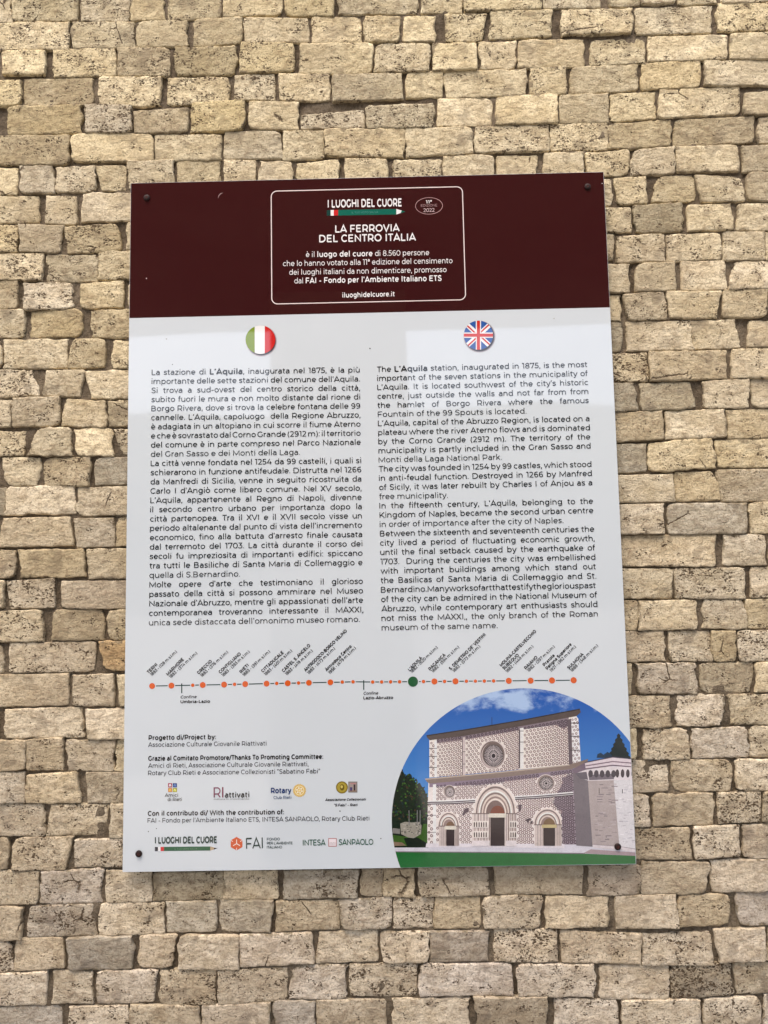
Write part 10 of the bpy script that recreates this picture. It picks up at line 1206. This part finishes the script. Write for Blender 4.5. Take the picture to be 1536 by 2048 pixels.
def strip(pts, w):
    n = len(pts)
    closed = n > 4 and math.hypot(pts[0][0] - pts[-1][0], pts[0][1] - pts[-1][1]) < 1
    if closed:
        pts = pts[:-1]; n -= 1
    vs_ = []
    for i in range(n):
        p1 = Vector(pts[i])
        p0 = Vector(pts[i - 1]) if (i or closed) else None
        p2 = Vector(pts[(i + 1) % n]) if (i < n - 1 or closed) else None
        d0 = (p1 - p0).normalized() if p0 is not None else (p2 - p1).normalized()
        d1 = (p2 - p1).normalized() if p2 is not None else d0
        t = (d0 + d1).normalized() if (d0 + d1).length > 1e-3 else d0
        nn = Vector((-t.y, t.x))
        k_ = 1 / max(0.5, abs(nn.dot(Vector((-d0.y, d0.x)))))
        vs_ += [tuple(p1 + nn * w / 2 * k_), tuple(p1 - nn * w / 2 * k_)]
    m = n if closed else n - 1
    return vs_, [[2 * i, 2 * i + 1, 2 * ((i + 1) % n) + 1, 2 * ((i + 1) % n)] for i in range(m)]


GL = {}


def glyph(ch, w):
    if (ch, w) not in GL:
        if ch == ' ':
            GL[(ch, w)] = ([], 262)
        else:
            adv, strokes = ALPHA[ch]
            GL[(ch, w)] = ([strip(p_, w) for p_ in strokes], adv)
    return GL[(ch, w)]


def runs(s):
    b = False
    out = []
    for ch in s:
        if ch == '*':
            b = not b
        else:
            out.append((ch, b))
    return out


text_geo = []
for part, cr_, cg_, cb_, ax, az, bx, bz, cap, bold, ital, mode, s in TEXTS:
    colr = (cr_, cg_, cb_)
    rr = runs(s)
    if bold:
        rr = [(c, True) for c, _b in rr]
    L = math.hypot(bx - ax, bz - az)
    sc = cap / CAP
    W_R = 102 if mode == 'just' or 'column' in mode else (122 if cap < 8 else 88)
    W_B = 178 if cap < 8 else 160
    if part.startswith('header'):
        W_R, W_B = 78, 128
    gl = [glyph(c, W_B if b_ else W_R) for c, b_ in rr]
    adv = [g_[1] + (46 if b_ else 0) for g_, (c, b_) in zip(gl, rr)]
    nsp = sum(1 for c, _b in rr if c == ' ')
    first = [v_[0] for st_ in gl[0][0] for v_ in st_[0]]
    lsb = min(first) if first else 0
    last = [v_[0] for st_ in gl[-1][0] for v_ in st_[0]]
    rsb = adv[-1] - max(last) if last else 0
    nat = (sum(adv) - lsb - rsb) * sc
    kx = L / nat; spw = None
    if mode == 'just':
        kx = 1.0
        glyphw = (sum(a for a, (c, _b) in zip(adv, rr) if c != ' ') - lsb - rsb) * sc
        if glyphw * kx + nsp * 0.20 * cap > L:
            kx = (L - nsp * 0.20 * cap) / glyphw
        spw = (L - glyphw * kx) / max(1, nsp)
    if kx < 0.9:
        fw = 1 / max(0.62, kx)
        gl = [glyph(c, round((W_B if b_ else W_R) * (1 + (fw - 1) * 0.35))) for c, b_ in rr]
    if part.startswith('bank'):
        gl = [glyph(c, 118) for c, b_ in rr]
    dx_, dz_ = (bx - ax) / L, (bz - az) / L
    px, pzn = -dz_, dx_
    cur = -lsb * sc * kx
    tv, tf = [], []
    text_geo.append(((part, colr), (tv, tf)))
    for (ch, b_), g_, a in zip(rr, gl, adv):
        if ch == ' ':
            cur += spw if spw is not None else a * sc * kx
            continue
        for si, (vs_, fs_) in enumerate(g_[0]):
            base = len(tv)
            for gx, gy in vs_:
                u_ = cur + (gx + (23 if b_ else 0)) * sc * kx + (0.2 * gy * sc if ital else 0)
                w_ = gy * sc
                tv.append(((ax + u_ * dx_ + w_ * px) / 1000, LY(12 if part.startswith(('header', 'photo')) else 9) - 0.000015 * si, (az + u_ * dz_ + w_ * pzn) / 1000 + Z0))
            tf.extend([[base + i_ for i_ in fc] for fc in fs_])
        cur += a * sc * kx
for (part, colr), (tv, tf) in text_geo:
    root, _, sub = part.partition('/')
    if sub:
        if root not in roots:
            roots[root] = make_mesh(sub, tv, tf, print_mat(colr), panel)
        else:
            make_mesh(sub, tv, tf, print_mat(colr), roots[root])
    else:
        make_mesh(root + '_line', tv, tf, print_mat(colr), panel)

# ------------------------------------------------------------------ screws, chips and the scratch
M_SCREW = plain('blackened_screw', (0.022, 0.011, 0.010), 0.62, None, 0.3, 300, 0.25, 0.0)
M_RUST = plain('screw_socket', (0.09, 0.03, 0.025), 0.7, None, 0.3, 300)
for x, z in SCREWS:
    cx_, cz_ = x / 1000, z / 1000 + Z0
    vv, ff = [], []
    n = 24
    prof = [(0.0066, 0.0), (0.0066, -0.0009), (0.0056, -0.0021), (0.0036, -0.0027), (0.0027, -0.0028)]
    for r, y in prof:
        vv += [(r * math.cos(i_ * math.tau / n), y, r * math.sin(i_ * math.tau / n)) for i_ in range(n)]
    for q_ in range(len(prof) - 1):
        for i_ in range(n):
            j = (i_ + 1) % n
            ff.append([q_ * n + i_, q_ * n + j, (q_ + 1) * n + j, (q_ + 1) * n + i_])
    o = make_mesh('screw', vv, ff, M_SCREW, panel, smooth=True)
    o.location = (cx_, -0.0012, cz_)
    # cross recess: sunk floor with four arms
    vv2, ff2 = [], []
    r0 = 0.0027
    ring_ = [(r0 * (1.0 if (i_ % 6) < 3 else 0.45) * math.cos(i_ * math.tau / n), r0 * (1.0 if (i_ % 6) < 3 else 0.45) * math.sin(i_ * math.tau / n)) for i_ in range(n)]
    vv2 += [(r0 * math.cos(i_ * math.tau / n), -0.0028, r0 * math.sin(i_ * math.tau / n)) for i_ in range(n)]
    vv2 += [(a, -0.00275, b) for a, b in ring_]
    vv2 += [(a * 0.8, -0.0010, b * 0.8) for a, b in ring_]
    for q_ in range(2):
        for i_ in range(n):
            j = (i_ + 1) % n
            ff2.append([q_ * n + i_, q_ * n + j, (q_ + 1) * n + j, (q_ + 1) * n + i_])
    ff2.append([2 * n + i_ for i_ in range(n)][::-1])
    rcs = make_mesh('screw_recess', vv2, ff2, M_RUST, None)
    rcs.parent = o

vv, ff, fm = [], [], []
sm = [print_mat((232, 232, 230)), print_mat((58, 58, 58)), print_mat((154, 156, 152))]
for x, z, r, c in SPECKS:
    b = len(vv)
    for i_ in range(7):
        a = i_ * math.tau / 7
        q_ = r * (0.7 + 0.5 * rng.random()) / 1000
        vv.append((x / 1000 + q_ * math.cos(a), LY(8), z / 1000 + Z0 + q_ * math.sin(a)))
    ff.append(list(range(b, b + 7))); fm.append({'w': 0, 'k': 1, 'b': 2}[c])
o = make_mesh('dirt_speck', vv, ff, sm, panel, fmat=fm)
o['kind'] = 'stuff'
pts = [Vector((x / 1000, z / 1000 + Z0)) for x, z in SCRATCH]
vv, ff = [], []
for i_, p_ in enumerate(pts):
    t = (pts[min(i_ + 1, 3)] - pts[max(i_ - 1, 0)]).normalized()
    nn = Vector((-t.y, t.x)) * (0.0006 if 0 < i_ < 3 else 0.0001)
    vv += [(p_.x + nn.x, LY(8), p_.y + nn.y), (p_.x - nn.x, LY(8), p_.y - nn.y)]
for i_ in range(3):
    ff.append([2 * i_, 2 * i_ + 2, 2 * i_ + 3, 2 * i_ + 1])
make_mesh('scratch', vv, ff, print_mat((176, 154, 152)), header)
